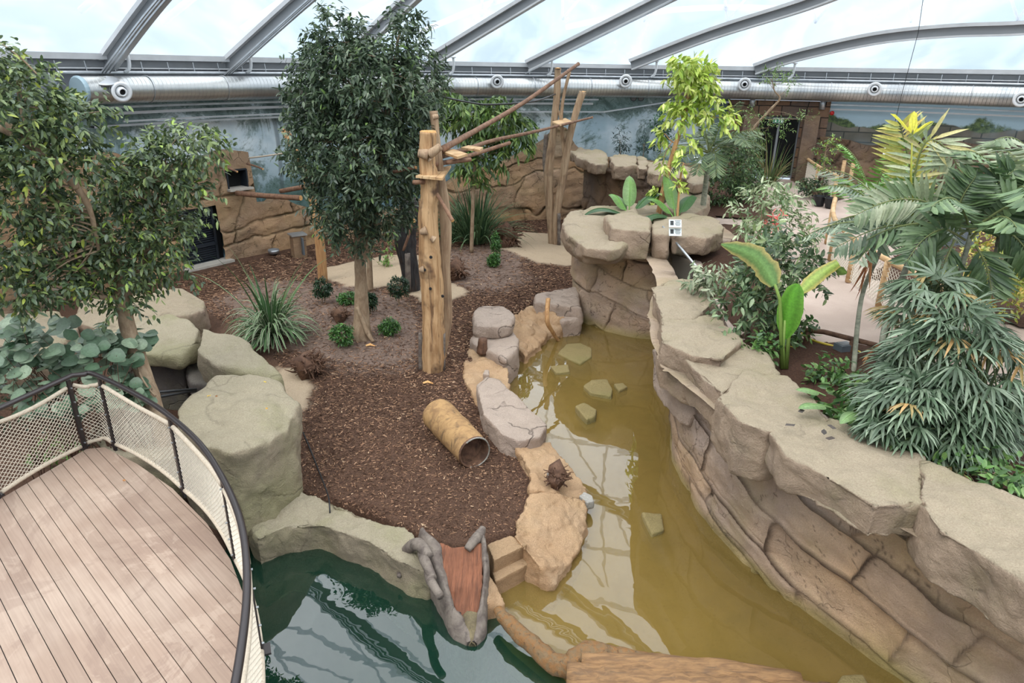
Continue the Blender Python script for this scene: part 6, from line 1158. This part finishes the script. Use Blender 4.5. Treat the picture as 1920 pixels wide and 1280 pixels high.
# banana and palm builders
def bigleaf(parent, base, az, el, L_, W_, c, droop=.9, stalk=.25, name='leaf_blade', tear=0, edgec=None, roll=0, seg=16):
    """broad paddle leaf on a stalk"""
    d = Vector((math.cos(az)*math.cos(el), math.sin(az)*math.cos(el), math.sin(el))); p = Vector(base); sd = Vector((-math.sin(az), math.cos(az), 0)); sd = Matrix.Rotation(roll, 3, d) @ sd; pts = [p]; fr = []
    tot = L_*(1+stalk); V = []; Cc = []; Fc = []; c = Vector(lin(c)); e_ = Vector(lin(edgec)) if edgec else c*.85; st = [p]
    for i in range(seg+6):
        f = max(0, (i-5)/(seg)); u_ = sd.cross(d).normalized()
        if i >= 5:
            w_ = W_*.5*(math.sin(math.pi*min(1, f**.75*.97+.03)))**.6*(1 if not tear else 1-tear*.5*abs(math.sin(i*2.1)))
            for q in (-1, -.55, -.04, .04, .55, 1): V.append(p+sd*w_*q+u_*(abs(q)*w_*.28)); Cc.append(tuple((e_ if abs(q) == 1 else (c*1.35 if abs(q) < .1 else c*(1+.08*math.sin(i*2.5))))))
            if i > 5:
                n0 = (i-6)*6
                for j in range(5): Fc.append([n0+j, n0+j+1, n0+j+7, n0+j+6])
        p = p+d*tot/(seg+5); d = (d+Vector((0, 0, -1))*droop*(.2+f)*1.4/seg).normalized(); st.append(p)
    o = obj(name, V, Fc, M['leaf'], parent, smooth=True, col=np.array(Cc)); b = MB(); b.tube(st[:-1], [W_*.06, W_*.015], 6, col=tuple(c*1.3)); b.out('leaf_stalk', M['blade'], o, smooth=True, col=True); return o
for k, (u, v, y, s_, lb) in enumerate([(1180, 396, 19.3, .95, 'young banana plant on the pillar top, left one behind the squarish block'), (1268, 404, 18.8, 1.0, 'young banana plant beside the thin sapling on the pillar top')]):
    p = PY(u, v, y); p.z = 2.12; t_ = thing('banana_plant', p, lb, 'banana plant', 'young banana plants on the pillar planter'); b = MB(); b.tube([p, p+Vector((0, 0, .35*s_))], [.09, .05], 8, col=lin((150, 170, 110))); b.out('stem', M['blade'], t_, smooth=True, col=True)
    for az, el, L_, c in [(3.3, 30, 1.0, (58, 92, 54)), (3.9, 10, .9, (64, 98, 56)), (2.2, 55, .8, (104, 146, 72)), (.5, 50, 1.05, (68, 106, 58)), (-.3, 12, .95, (66, 104, 58)), (5.2, 20, .7, (70, 108, 60)), (1.5, 70, .9, (112, 150, 80))]: bigleaf(t_, p+Vector((0, 0, .3*s_)), az+k*.4, R(el), L_*s_*1.25*random.uniform(.85, 1.1), .42*s_, c, droop=1.7)
bush('planter_shrub', 'low light green shrub between the two young banana plants', (1212, 404), 2.12, [(0, -10, 18, 9)], YG[:2]+GT, .16, .05, n=60)
# big banana-leaf plant
p = P(1478, 692, 1.93); t_ = thing('banana_leaf_plant', p, 'tall plant with huge paddle leaves, one bright green and upright, standing by the long wall', 'banana plant'); dp = (p-CAM).dot(fw)
def pl(u, v, dy=0): return PY(u, v, p.y+dy)
def paddle(nm, mids, wpx, c, edge=None, twist=None, tear=0):
    M_ = spline([pl(u, v, dy) for u, v, dy in mids], 6); k = len(M_); V = []; Cc = []; Fc = []; cc = Vector(lin(c)); ee = Vector(lin(edge)) if edge else cc*.9
    for i, q in enumerate(M_):
        f = i/(k-1); tg = (M_[min(i+1, k-1)]-M_[max(i-1, 0)]).normalized(); vw = (q-CAM).normalized(); sd = tg.cross(vw).normalized(); sd = (sd*.93+vw*(twist or .35)).normalized(); up_ = sd.cross(tg)
        w_ = float(np.interp(f, np.linspace(0, 1, len(wpx)), wpx))*dp/F*(1-tear*abs(math.sin(i*1.9))*.5)
        for x in (-1, -.5, -.05, .05, .5, 1): V.append(q+sd*w_*x+up_*abs(x)*w_*.22); Cc.append(tuple(ee if abs(x) == 1 else (cc*1.4 if abs(x) < .1 else cc*(1+.07*math.sin(i*3)))))
        if i:
            n0 = (i-1)*6
            for j in range(5): Fc.append([n0+j, n0+j+1, n0+j+7, n0+j+6])
    return obj(nm, V, Fc, M['leaf'], t_, smooth=True, col=np.array(Cc))
paddle('upright_leaf', [(1472, 636, 0), (1478, 590, -.05), (1486, 555, -.08), (1496, 532, -.1)], [4, 21, 24, 20, 16, 3], (92, 150, 48), (120, 176, 66)); paddle('torn_leaf', [(1452, 535, 0), (1432, 500, .1), (1405, 476, .2), (1352, 458, .3)], [10, 26, 22, 24, 16, 2], (112, 146, 84), (196, 176, 110), tear=.35); paddle('yellowed_leaf', [(1500, 548, 0), (1522, 526, .1), (1545, 508, .15), (1572, 492, .2)], [5, 14, 14, 12, 9], (142, 164, 70), (196, 176, 90), tear=.2); paddle('leaf_tip', [(1568, 502, .2), (1578, 508, .2), (1588, 512, .2)], [4, 9, 2], (112, 140, 62))
for px in ([(1470, 690), (1468, 650), (1472, 600)], [(1466, 690), (1464, 600), (1462, 560), (1453, 533)], [(1474, 690), (1480, 620), (1490, 570), (1502, 546)]): b = MB(); b.tube([pl(*q) for q in px], [.035, .02], 8, col=lin((140, 168, 84))); b.out('leaf_stalk', M['blade'], t_, smooth=True, col=True)
# palm fronds
def frond(lf, b, base, az, el, L_, nl=26, ll=.45, lw=.03, droop=1.0, pal=((86, 108, 78),), vee=.35, hang=.4, seg=12, start=.2, rc=(120, 130, 80), sweep=.6):
    d = Vector((math.cos(az)*math.cos(el), math.sin(az)*math.cos(el), math.sin(el))); p = Vector(base); pts = [p]; ds_ = [d]
    for i in range(seg): p = p+d*L_/seg; d = (d+Vector((0, 0, -1))*droop*(.3+i/seg)*1.5/seg).normalized(); pts.append(p); ds_.append(d)
    b.tube(pts, [.02, .005], 5, cap=False, col=lin(rc)); sd0 = Vector((-math.sin(az), math.cos(az), 0)); tone = random.uniform(.8, 1.2)
    for s_ in (-1, 1):
        f = np.linspace(start, .99, nl); ps_ = np.array([[np.interp(x*seg, range(seg+1), [q[k] for q in pts]) for k in range(3)] for x in f]); dd = norm(np.array([[np.interp(x*seg, range(seg+1), [q[k] for q in ds_]) for k in range(3)] for x in f]))
        u_ = norm(np.cross(np.broadcast_to(np.array(sd0), dd.shape), dd)); lenf = ll*(np.sin(np.pi*np.clip(f*.82+.14, 0, 1))**.6)
        ld = norm(np.array(sd0)*s_+dd*sweep+u_*vee+np.array([0, 0, -hang])*rng.uniform(.5, 1.2, (nl, 1))+rng.normal(size=(nl, 3))*.06); lf.add(ps_, ld, u_+.2*rng.normal(size=(nl, 3)), lenf, lw, rcol(nl, pal, .12)*tone, fold=.2, droop=.25)
def palm(name, label, base, stems, pal, fr=9, L_=1.6, ll=.5, lw=.035, el=(15, 75), droop=1.1, group=None, trunkr=.05, bark='barkg', hang=.4, nl=26, vee=.35, extra=None, cat='palm'):
    t_ = thing(name, base, label, cat, group); lf = LF(); b = MB()
    for pts in stems:
        m_ = MB(); m_.tube(spline(pts, 6), [trunkr, trunkr*.8], 10, rough=.05); m_.out('trunk', M[bark], t_, smooth=True); tp = pts[-1]
        for k in range(fr): frond(lf, b, tp+Vector((0, 0, random.uniform(-.1, .1))), 2*math.pi*(k+random.uniform(-.3, .3))/fr, R(random.uniform(*el)), L_*random.uniform(.75, 1.15), pal=pal, ll=ll, lw=lw, droop=droop, hang=hang, nl=nl, vee=vee)
    if extra: extra(lf, b)
    o = lf.out('fronds', M['leaf'], t_); o['kind'] = 'stuff'; o = b.out('frond_stalks', M['blade'], t_, smooth=True, col=True); o['kind'] = 'stuff'; return t_
PG1 = [(118, 132, 108), (94, 112, 86), (140, 150, 126), (78, 96, 72)]
yp = 21; p = PY(1316, 398, yp); p.z = 1.95; palm('feather_palm', 'grey-trunked feather palm beside the tilted sign above the pillar', p, [[p, PY(1324, 340, yp), PY(1330, 290, yp)]], [(90, 112, 72), (70, 92, 60), (110, 126, 84)], fr=15, L_=1.8, ll=.5, lw=.05, el=(10, 80), droop=1.4, trunkr=.09)
# big palms at right
def pfrond(lf, b, px, y, nl, ll, lw, pal, up_=.2, sweep=.75):
    ys = y if isinstance(y, list) else [y-.12*i for i in range(len(px))]; pts = spline([PY(*q, yy_) for q, yy_ in zip(px, ys)], 6); k = len(pts); b.tube(pts, [.018, .005], 5, cap=False, col=lin((130, 138, 90))); f = np.linspace(.18, .99, nl); A = np.array([tuple(q) for q in pts]); T = norm(np.gradient(A, axis=0))
    P_ = np.stack([np.interp(f*(k-1), range(k), A[:, j]) for j in range(3)], 1); D_ = norm(np.stack([np.interp(f*(k-1), range(k), T[:, j]) for j in range(3)], 1)); vw = norm(P_-np.array(CAM)); sd = norm(np.cross(D_, vw)); lenf = ll*np.sin(np.pi*np.clip(f*.8+.15, 0, 1))**.5
    for s_ in (-1, 1): lf.add(P_, norm(sd*s_+D_*sweep+np.array([0, 0, up_*.5])-vw*.25+rng.normal(size=(nl, 3))*.07), -vw+.3*np.array([0, 0, 1])+.2*rng.normal(size=(nl, 3)), lenf*rng.uniform(.85, 1.1, nl), lw, rcol(nl, pal, .12), fold=.2, droop=.3)
YL = [(196, 188, 96), (176, 172, 84), (214, 196, 120)]
def gold(lf, b):
    p_ = PY(1722, 420, 10.2)
    pfrond(lf, b, [(1722, 430), (1712, 350), (1700, 285), (1688, 235)], 10.2, 20, .5, .06, YL+[(168, 176, 110), (150, 160, 90)], up_=.35)
    pfrond(lf, b, [(1722, 430), (1715, 330), (1742, 262), (1790, 300), (1812, 385)], 10.0, 26, .42, .06, [(150, 162, 128), (172, 178, 144), (188, 178, 120)], up_=-.9)
    pfrond(lf, b, [(1716, 440), (1706, 400), (1696, 340)], 10.3, 14, .42, .06, [(104, 140, 72), (88, 124, 62)], up_=.3)
    pfrond(lf, b, [(1790, 420), (1735, 378), (1670, 376), (1606, 402)], 9.6, 24, .4, .07, [(140, 150, 118), (110, 128, 92), (160, 166, 136)], up_=-.5)
    pfrond(lf, b, [(1760, 470), (1700, 425), (1640, 430), (1570, 462)], 9.8, 24, .38, .06, PG1, up_=-.5)
    pfrond(lf, b, [(1740, 450), (1770, 400), (1830, 372), (1900, 384)], 9.6, 22, .42, .075, [(92, 112, 76), (74, 96, 62), (128, 140, 104)], up_=-.4)
def dark(lf, b):
    Gd = [(78, 100, 62), (96, 118, 76), (64, 86, 54)]
    for px, y in [([(1800, 440), (1850, 410), (1900, 420), (1940, 450)], 9.4), ([(1810, 450), (1770, 430), (1730, 450), (1700, 490)], 9.3), ([(1860, 430), (1900, 380), (1950, 380)], 9.2), ([(1830, 460), (1850, 500), (1860, 550)], 9.0), ([(1790, 450), (1770, 500), (1765, 560)], 9.1), ([(1850, 420), (1870, 350), (1900, 320)], 9.5), ([(1800, 430), (1800, 380), (1830, 330)], 9.5), ([(1870, 420), (1910, 450), (1945, 500)], 9.0)]: pfrond(lf, b, px, y, 18, .42, .075, Gd, up_=-.4)
palm('areca_palm', 'tall feather palm with a golden new frond, centre of the right-hand palms', P(1640, 760, 1.93), [[P(1640, 760, 1.93), PY(1662, 600, 9.7), PY(1700, 500, 10), PY(1722, 430, 10.2)]], PG1, fr=7, L_=1.5, ll=.45, lw=.06, el=(10, 50), droop=1.1, hang=.25, nl=18, trunkr=.05, extra=gold)
p_ = PY(1712, 262, 9.6); t_ = thing('palm_spear', PY(1712, 420, 9.6), 'bright yellow pleated young palm leaf rising above the golden frond', 'palm leaf'); lf = LF()
root_ = PY(1710, 256, 9.6); V = []; Cc = []; Fc = []; n_ = 17
for k in range(n_):
    q = k/(n_-1); a = R(128-q*88); rr_ = .40*(.72+.28*math.cos(q*6.28*2))*(1.15 if q < .15 else 1); d = rt*math.cos(a)+up*math.sin(a)
    for f in (.25, .6, .85, 1.0): V.append(root_+d*rr_*f*(1-.02*(k % 2)*(f > .9))-fw*(.014*(k % 2))*f+Vector((0, 0, -.05*f*f))); Cc.append(np.array(lin((206, 200, 40) if k % 2 else (222, 214, 62)))*(1-.12*(f < .4)))
    if k: n0 = (k-1)*4; Fc += [[n0+j, n0+j+1, n0+j+5, n0+j+4] for j in range(3)]
obj('pleated_blade', V, Fc, M['leaf'], t_, col=np.array(Cc)); b = MB()
b.tube([PY(1712, 420, 9.6), PY(1708, 330, 9.6), PY(1710, 268, 9.6)], [.02, .01], 6, col=lin((170, 170, 70))); b.out('leaf_stalk', M['blade'], t_, smooth=True, col=True)
palm('areca_palm', 'feather palm whose crown spreads left over the path fence', P(1600, 700, 1.93), [[P(1600, 700, 1.93), PY(1615, 560, 11.2), PY(1650, 470, 11.3), PY(1668, 420, 11.4)]], PG1, fr=9, L_=1.5, ll=.45, lw=.045, nl=20, el=(5, 60), droop=1.2, trunkr=.04)
palm('areca_palm', 'feather palm with dark stems at the right edge of the photo', P(1790, 780, 1.93), [[P(1760, 760, 1.93), PY(1790, 560, 9), PY(1820, 440, 9.2)], [P(1780, 760, 1.93), PY(1850, 560, 9.2), PY(1880, 400, 9.6)]], [(84, 106, 70), (66, 90, 56), (104, 126, 84)], fr=7, L_=1.5, ll=.45, lw=.07, nl=16, el=(5, 70), droop=1.2, trunkr=.04, extra=dark)
palm('areca_palm', 'pale-leaved feather palm reaching in at the upper right edge', P(1960, 700, 1.93), [[P(1985, 700, 1.93), PY(1960, 500, 9.5), PY(1945, 350, 10)]], [(150, 160, 128), (120, 136, 100), (96, 116, 80)], fr=7, L_=1.6, ll=.5, lw=.07, nl=16, el=(5, 60), droop=1.2, trunkr=.05)
palm('areca_palm', 'smaller bright green feather palm behind the fence left of the golden frond', P(1630, 440, 1.93), [[P(1630, 440, 1.93), PY(1630, 420, 15.5), PY(1632, 380, 15.5)]], [(104, 146, 62), (88, 130, 54), (124, 160, 84)], fr=9, L_=1.5, ll=.45, lw=.05, el=(20, 80), droop=1.0, trunkr=.05)
# dry brown hanging fronds
for k, (a_, c_, y) in enumerate([((1650, 425), (1610, 545), 10.6), ((1656, 640), (1618, 678), 9.4), ((1835, 722), (1816, 762), 7.5)]):
    t_ = thing('dry_frond', PY(*c_, y), ['long dry brown frond hanging from the left-spreading feather palm', 'short dry orange frond low among the palm stems', 'dry tan frond caught in the fan palm'][k], 'dead leaf', 'dry hanging palm fronds'); lf = LF(); p0, p1 = PY(*a_, y), PY(*c_, y); n_ = 16; f = np.linspace(0, .6, n_)[:, None]; ps_ = np.array(p0)+(np.array(p1)-np.array(p0))*f; dd = np.array(p1-p0)/(p1-p0).length+rng.normal(size=(n_, 3))*.14; lf.add(ps_, dd, rng.normal(size=(n_, 3)), (p1-p0).length*.55, .03, rcol(n_, [(158, 106, 66), (136, 84, 52), (182, 136, 92)])); lf.out('dry_leaflets', M['bracts'], t_)
    b = MB(); b.tube([p0, p1], [.012, .004], 5); b.out('dry_stalk', M['root'], t_)
# fan palms
def fanpalm(label, base, heads, pal, seglen=.32, nseg=10, name='fan_palm'):
    t_ = thing(name, base, label, 'palm'); lf = LF(); b = MB()
    for h, dirv in heads:
        h = Vector(h); root = Vector(base)+Vector((random.gauss(0, .25), random.gauss(0, .2), 0)); b.tube(spline([root, root.lerp(h, .5)+Vector((0, 0, .2)), h], 4), [.014, .006], 5, cap=False, col=lin((90, 104, 66))); dv = Vector(dirv).normalized(); sd = dv.cross(Vector((0, 0, 1))).normalized(); u_ = sd.cross(dv).normalized(); tone = random.uniform(.75, 1.25)
        n = nseg; a = np.linspace(-1.75, 1.75, n)+rng.normal(size=n)*.05; D_ = np.cos(a)[:, None]*np.array(dv)+np.sin(a)[:, None]*np.array(sd)+np.array([0, 0, -.15]); cc = rcol(n, pal, .1)*tone
        if random.random() < .05: cc = rcol(n, [(186, 150, 100), (160, 140, 92)], .1)
        lf.add(np.tile(np.array(h), (n, 1)), D_, np.tile(np.array(u_), (n, 1))+.15*rng.normal(size=(n, 3)), seglen*rng.uniform(.85, 1.1, n), .042, cc, fold=.25, droop=.45)
    o = lf.out('fan_leaves', M['leaf'], t_); o['kind'] = 'stuff'; o = b.out('canes', M['blade'], t_, smooth=True, col=True); o['kind'] = 'stuff'; return t_
FP = [(106, 124, 100), (84, 104, 80), (128, 144, 120), (68, 88, 64)]
def heads(n, c, r_, tilt=.4):
    out = []
    for _ in range(n): q = Vector((random.gauss(0, 1), random.gauss(0, 1), abs(random.gauss(0, 1)))).normalized(); s_ = random.uniform(.55, 1)**.5; h = Vector(c)+Vector((q.x*r_[0], q.y*r_[1], (q.z*2-1)*r_[2]))*s_; out.append((h, (q.x*1.2, q.y*1.2-.25, random.uniform(-.1, .5))))
    return out
fanpalm('big dense fan palm with finger-like leaves at the right edge of the planting bed', P(1790, 860, 1.93), heads(170, PY(1780, 700, 7.6), (.95, .8, .85)), FP, .37)
fanpalm('lower fan palm clump spreading over the wall coping at right', P(1730, 830, 1.93), heads(60, PY(1720, 760, 7.2), (.6, .4, .35)), FP, .27)
fanpalm('fan palm clump rising at the upper left of the big fan palm', P(1700, 720, 1.93), heads(46, PY(1760, 560, 8.4), (.55, .5, .35)), [(118, 134, 112), (96, 116, 88)], .36)
# shrubs on the right bed
LS = [(100, 122, 82), (78, 100, 66), (126, 144, 106), (60, 82, 52)]
bush('leafy_shrub', 'large dense green shrub behind the upper half of the long wall', (1410, 640), 1.93, [(48, -160, 62, 60), (10, -95, 56, 56), (76, -130, 56, 70), (-34, -55, 26, 38), (40, -40, 50, 50)], LS, .17, .065, n=62, stem=.04, bright=((140, 156, 104), .2), down=.5, ry=.75)
bush('pale_shrub', 'pale dusty-leaved shrub beside the stacked-stone pier', (1410, 500), 1.93, [(20, -105, 52, 42), (20, -60, 36, 34), (66, -70, 44, 44), (46, -130, 40, 20)], [(150, 164, 122), (120, 140, 96), (172, 180, 146), (90, 114, 70)], .2, .06, n=48, stem=.03, down=.5, ry=.9)
bush('pale_shrub', 'grey-green dusty foliage spilling over the top of the long wall', (1340, 560), 2.2, [(0, -40, 40, 20), (-20, -20, 20, 16)], [(140, 152, 120), (112, 128, 94), (162, 170, 140)], .17, .06, n=70, down=.9, ry=.4)
bush('leafy_shrub', 'fine-leaved dark shrub under the feather palm near the far coping', (1375, 385), 1.95, [(0, -70, 50, 38), (-20, -30, 36, 34), (20, -40, 34, 30), (10, -110, 34, 24)], [(72, 100, 56), (56, 80, 48), (100, 124, 76)], .13, .05, n=100, stem=.04, ry=1.0)
bush('leafy_shrub', 'wispy light green shrub in front of the glass door', (1412, 330), 1.95, [(0, -70, 34, 40), (-20, -30, 30, 30), (-10, -110, 28, 16)], [(110, 138, 66), (92, 120, 60), (134, 156, 88)], .16, .035, n=60, ry=.8)
p = P(1440, 345, 1.95); t_ = thing('reed_plant', p, 'tall drooping straw-tipped reed plant before the glass door', 'plant'); ribbons('leaf_blades', t_, p, 90, 1.9, .05, [(110, 124, 78), (150, 134, 96), (90, 110, 66)], None, el=(35, 86), droop=1.3, spread=.35)
bush('leafy_shrub', 'low dark green shrub at the foot of the short rope fence', (1535, 372), 1.93, [(-6, -14, 28, 14), (20, -22, 20, 12), (-20, -24, 16, 10)], DK+LS, .14, .055, n=90)
bush('yellow_shrub', 'airy yellow-green shrub behind the fan palms at the right edge', (1860, 600), 1.93, [(0, -90, 70, 45), (50, -120, 60, 50), (-40, -60, 40, 30), (30, -50, 60, 40)], [(150, 160, 70), (176, 174, 84), (120, 140, 62), (196, 170, 90)], .11, .055, n=70, down=.4, ry=1.0)
bush('leafy_shrub', 'bright green shrub at the far right behind the palm crowns', (1900, 420), 1.93, [(0, -60, 50, 36), (40, -90, 40, 30), (-60, -40, 40, 30)], [(100, 128, 62), (80, 108, 56), (124, 146, 84)], .2, .07, n=50, ry=1.2)
GC = [(70, 104, 52), (56, 86, 46), (92, 128, 66), (118, 150, 84)]
for k, (px, r_, lb) in enumerate([((1560, 720), [(0, -20, 34, 16)], 'low green ground cover beside the banana-leaf plant base'), ((1640, 760), [(0, -20, 44, 20)], 'low leafy ground cover below the palm stems'), ((1600, 800), [(0, -20, 50, 18)], 'broad-leaved ground cover behind the wide coping slab'), ((1700, 880), [(0, -30, 56, 20)], 'dark ground cover between fan palm and coping at lower right'), ((1860, 930), [(0, -40, 60, 30)], 'grassy ground cover at the lower right behind the coping'), ((1420, 690), [(0, -30, 26, 24)], 'low shrub just behind the long angular coping slab'), ((1495, 640), [(0, -20, 30, 20)], 'small green shrub near the edging rail')]):
    bush('ground_cover_plant', lb, px, 1.93, r_, GC, .13 if k != 2 else .2, .055 if k != 2 else .11, n=85, group='ground cover plants in the right bed')
# large leaf on coping
p = PY(1520, 735, 8.6); p.z = 2.2; t_ = thing('broad_leaf_plant', P(1530, 760, 1.95), 'plant with three broad soft green leaves drooping onto the coping', 'plant')
for a, c_ in [((1548, 742), (1505, 725)), ((1560, 765), (1510, 760)), ((1625, 775), (1585, 788))]:
    a0, c0 = P(*a, 2.35), P(*c_, 2.45); d = c0-a0; bigleaf(t_, a0, math.atan2(d.y, d.x), R(25), d.length*1.0, .2, (120, 150, 96), droop=1.0)
# sea grape in the sunken planting
t_ = thing('sea_grape', P(180, 760, 0), 'broad shrub with round grey-green leaves in the sunken bed behind the deck corner', 'shrub'); 
pts = []; 
for c, rad in blobpx([(120, 640, 9.3, 130, 50, .6), (60, 700, 9, 90, 50, .5), (190, 680, 9.2, 80, 50, .5), (230, 640, 9.6, 60, 26, .4), (230, 740, 9, 60, 36, .4), (30, 640, 9, 60, 50, .5), (120, 750, 8.8, 120, 40, .4)]):
    n = 62; q = norm(rng.normal(size=(n, 3))); pts.append(np.array(c)+q*np.array(rad)*rng.uniform(.5, 1, (n, 1)))
pts = np.concatenate(pts); n = len(pts); V = []; Fc = []; Cc = []; cols = rcol(n, [(112, 132, 108), (90, 112, 90), (130, 146, 122), (74, 98, 74)], .12)
for i in range(n):
    nr = Vector((random.gauss(0, .4), random.gauss(-.3, .4), 1)).normalized(); a = nr.orthogonal().normalized(); b2 = nr.cross(a); r_ = random.uniform(.07, .125); n0 = len(V); c = Vector(pts[i])
    V.append(c-nr*r_*.12); Cc.append(cols[i]*1.25)
    for j in range(10): q = 2*math.pi*j/10; rr = r_*(1-.12*(j == 0)); V.append(c+(a*math.cos(q)+b2*math.sin(q))*rr+nr*r_*.1*math.sin(2*q)); Cc.append(cols[i])
    for j in range(10): Fc.append([n0, n0+1+j, n0+1+(j+1) % 10])
o = obj('round_leaves', V, Fc, M['leaf'], t_, smooth=True, col=np.array(Cc)); o['kind'] = 'stuff'; rootp = [Vector((x, 8.9, z)) for x in (-7.2, -6.6, -6, -5.4) for z in (0, .6)]; twigs(t_, rootp, pts, .012, M['root'], 90, 'stems')
bush('fern_clump', 'bright green low clump beside the deck edge seen through the left net', (110, 850), .3, [(0, 0, 40, 22)], [(92, 138, 50), (72, 116, 44)], .14, .03, n=80, down=.5)
# dark planting behind
bush('leafy_shrub', 'dark leafy shrub low in the sunken bed at the left edge', (60, 800), 0, [(0, -20, 90, 36), (-60, -60, 50, 40)], [(64, 84, 60), (78, 100, 72), (54, 72, 54)], .15, .06, n=50, ry=.5)
bush('mural_shrub', 'narrow upright green shrub before the misty mural, left of the yellow-green tree', (1240, 290), 2.0, [(0, -22, 14, 28), (-2, -58, 11, 22)], [(46, 86, 62), (60, 102, 66)], .16, .05, n=120, gnd=Vector((6.2, 30, 1.95)))
bush('mural_shrub', 'small dark shrub before the mural above the mossy coping rocks', (1162, 288), 2.0, [(0, -22, 12, 24)], [(52, 76, 72), (40, 62, 60)], .16, .04, n=90, gnd=Vector((4.6, 30.2, 1.95)))
bush('mural_shrub', 'small spiky shrub before the mural behind the long mossy coping', (1208, 290), 2.0, [(0, -18, 11, 20)], [(52, 82, 72), (44, 70, 60)], .16, .035, n=90, gnd=Vector((5.5, 30.1, 1.95)))
# coral flowers
t_ = thing('flower_spray', P(1450, 520, 1.93), 'spray of small coral-red flowers among the pale shrub leaves', 'flowers'); lf = LF(); c = np.array([tuple(PY(u, v, 12.2)) for u, v in [(1440, 408), (1455, 412), (1466, 402), (1452, 424), (1434, 440), (1430, 424), (1448, 404), (1462, 420)]]); c = np.repeat(c, 6, 0)+rng.normal(size=(48, 3))*.03; lf.add(c, rng.normal(size=(48, 3)), rng.normal(size=(48, 3)), .09, .025, rcol(48, [(214, 92, 88), (226, 120, 110)])); lf.out('petals', M['leaf'], t_); b = MB(); b.tube([P(1450, 520, 1.93), PY(1436, 440, 12.2), PY(1432, 400, 12.2)], [.012, .005], 5); b.out('flower_stem', M['root'], t_)
# far vegetation at the right wall
bush('leafy_shrub', 'bright green tall grass-like shrub against the right rock wall', (1895, 330), 1.93, [(0, -20, 30, 22)], [(110, 146, 62), (88, 124, 56)], .3, .05, n=40, gnd=Vector((*PR(1895, 330, RR-1.4).xy, 1.92)))
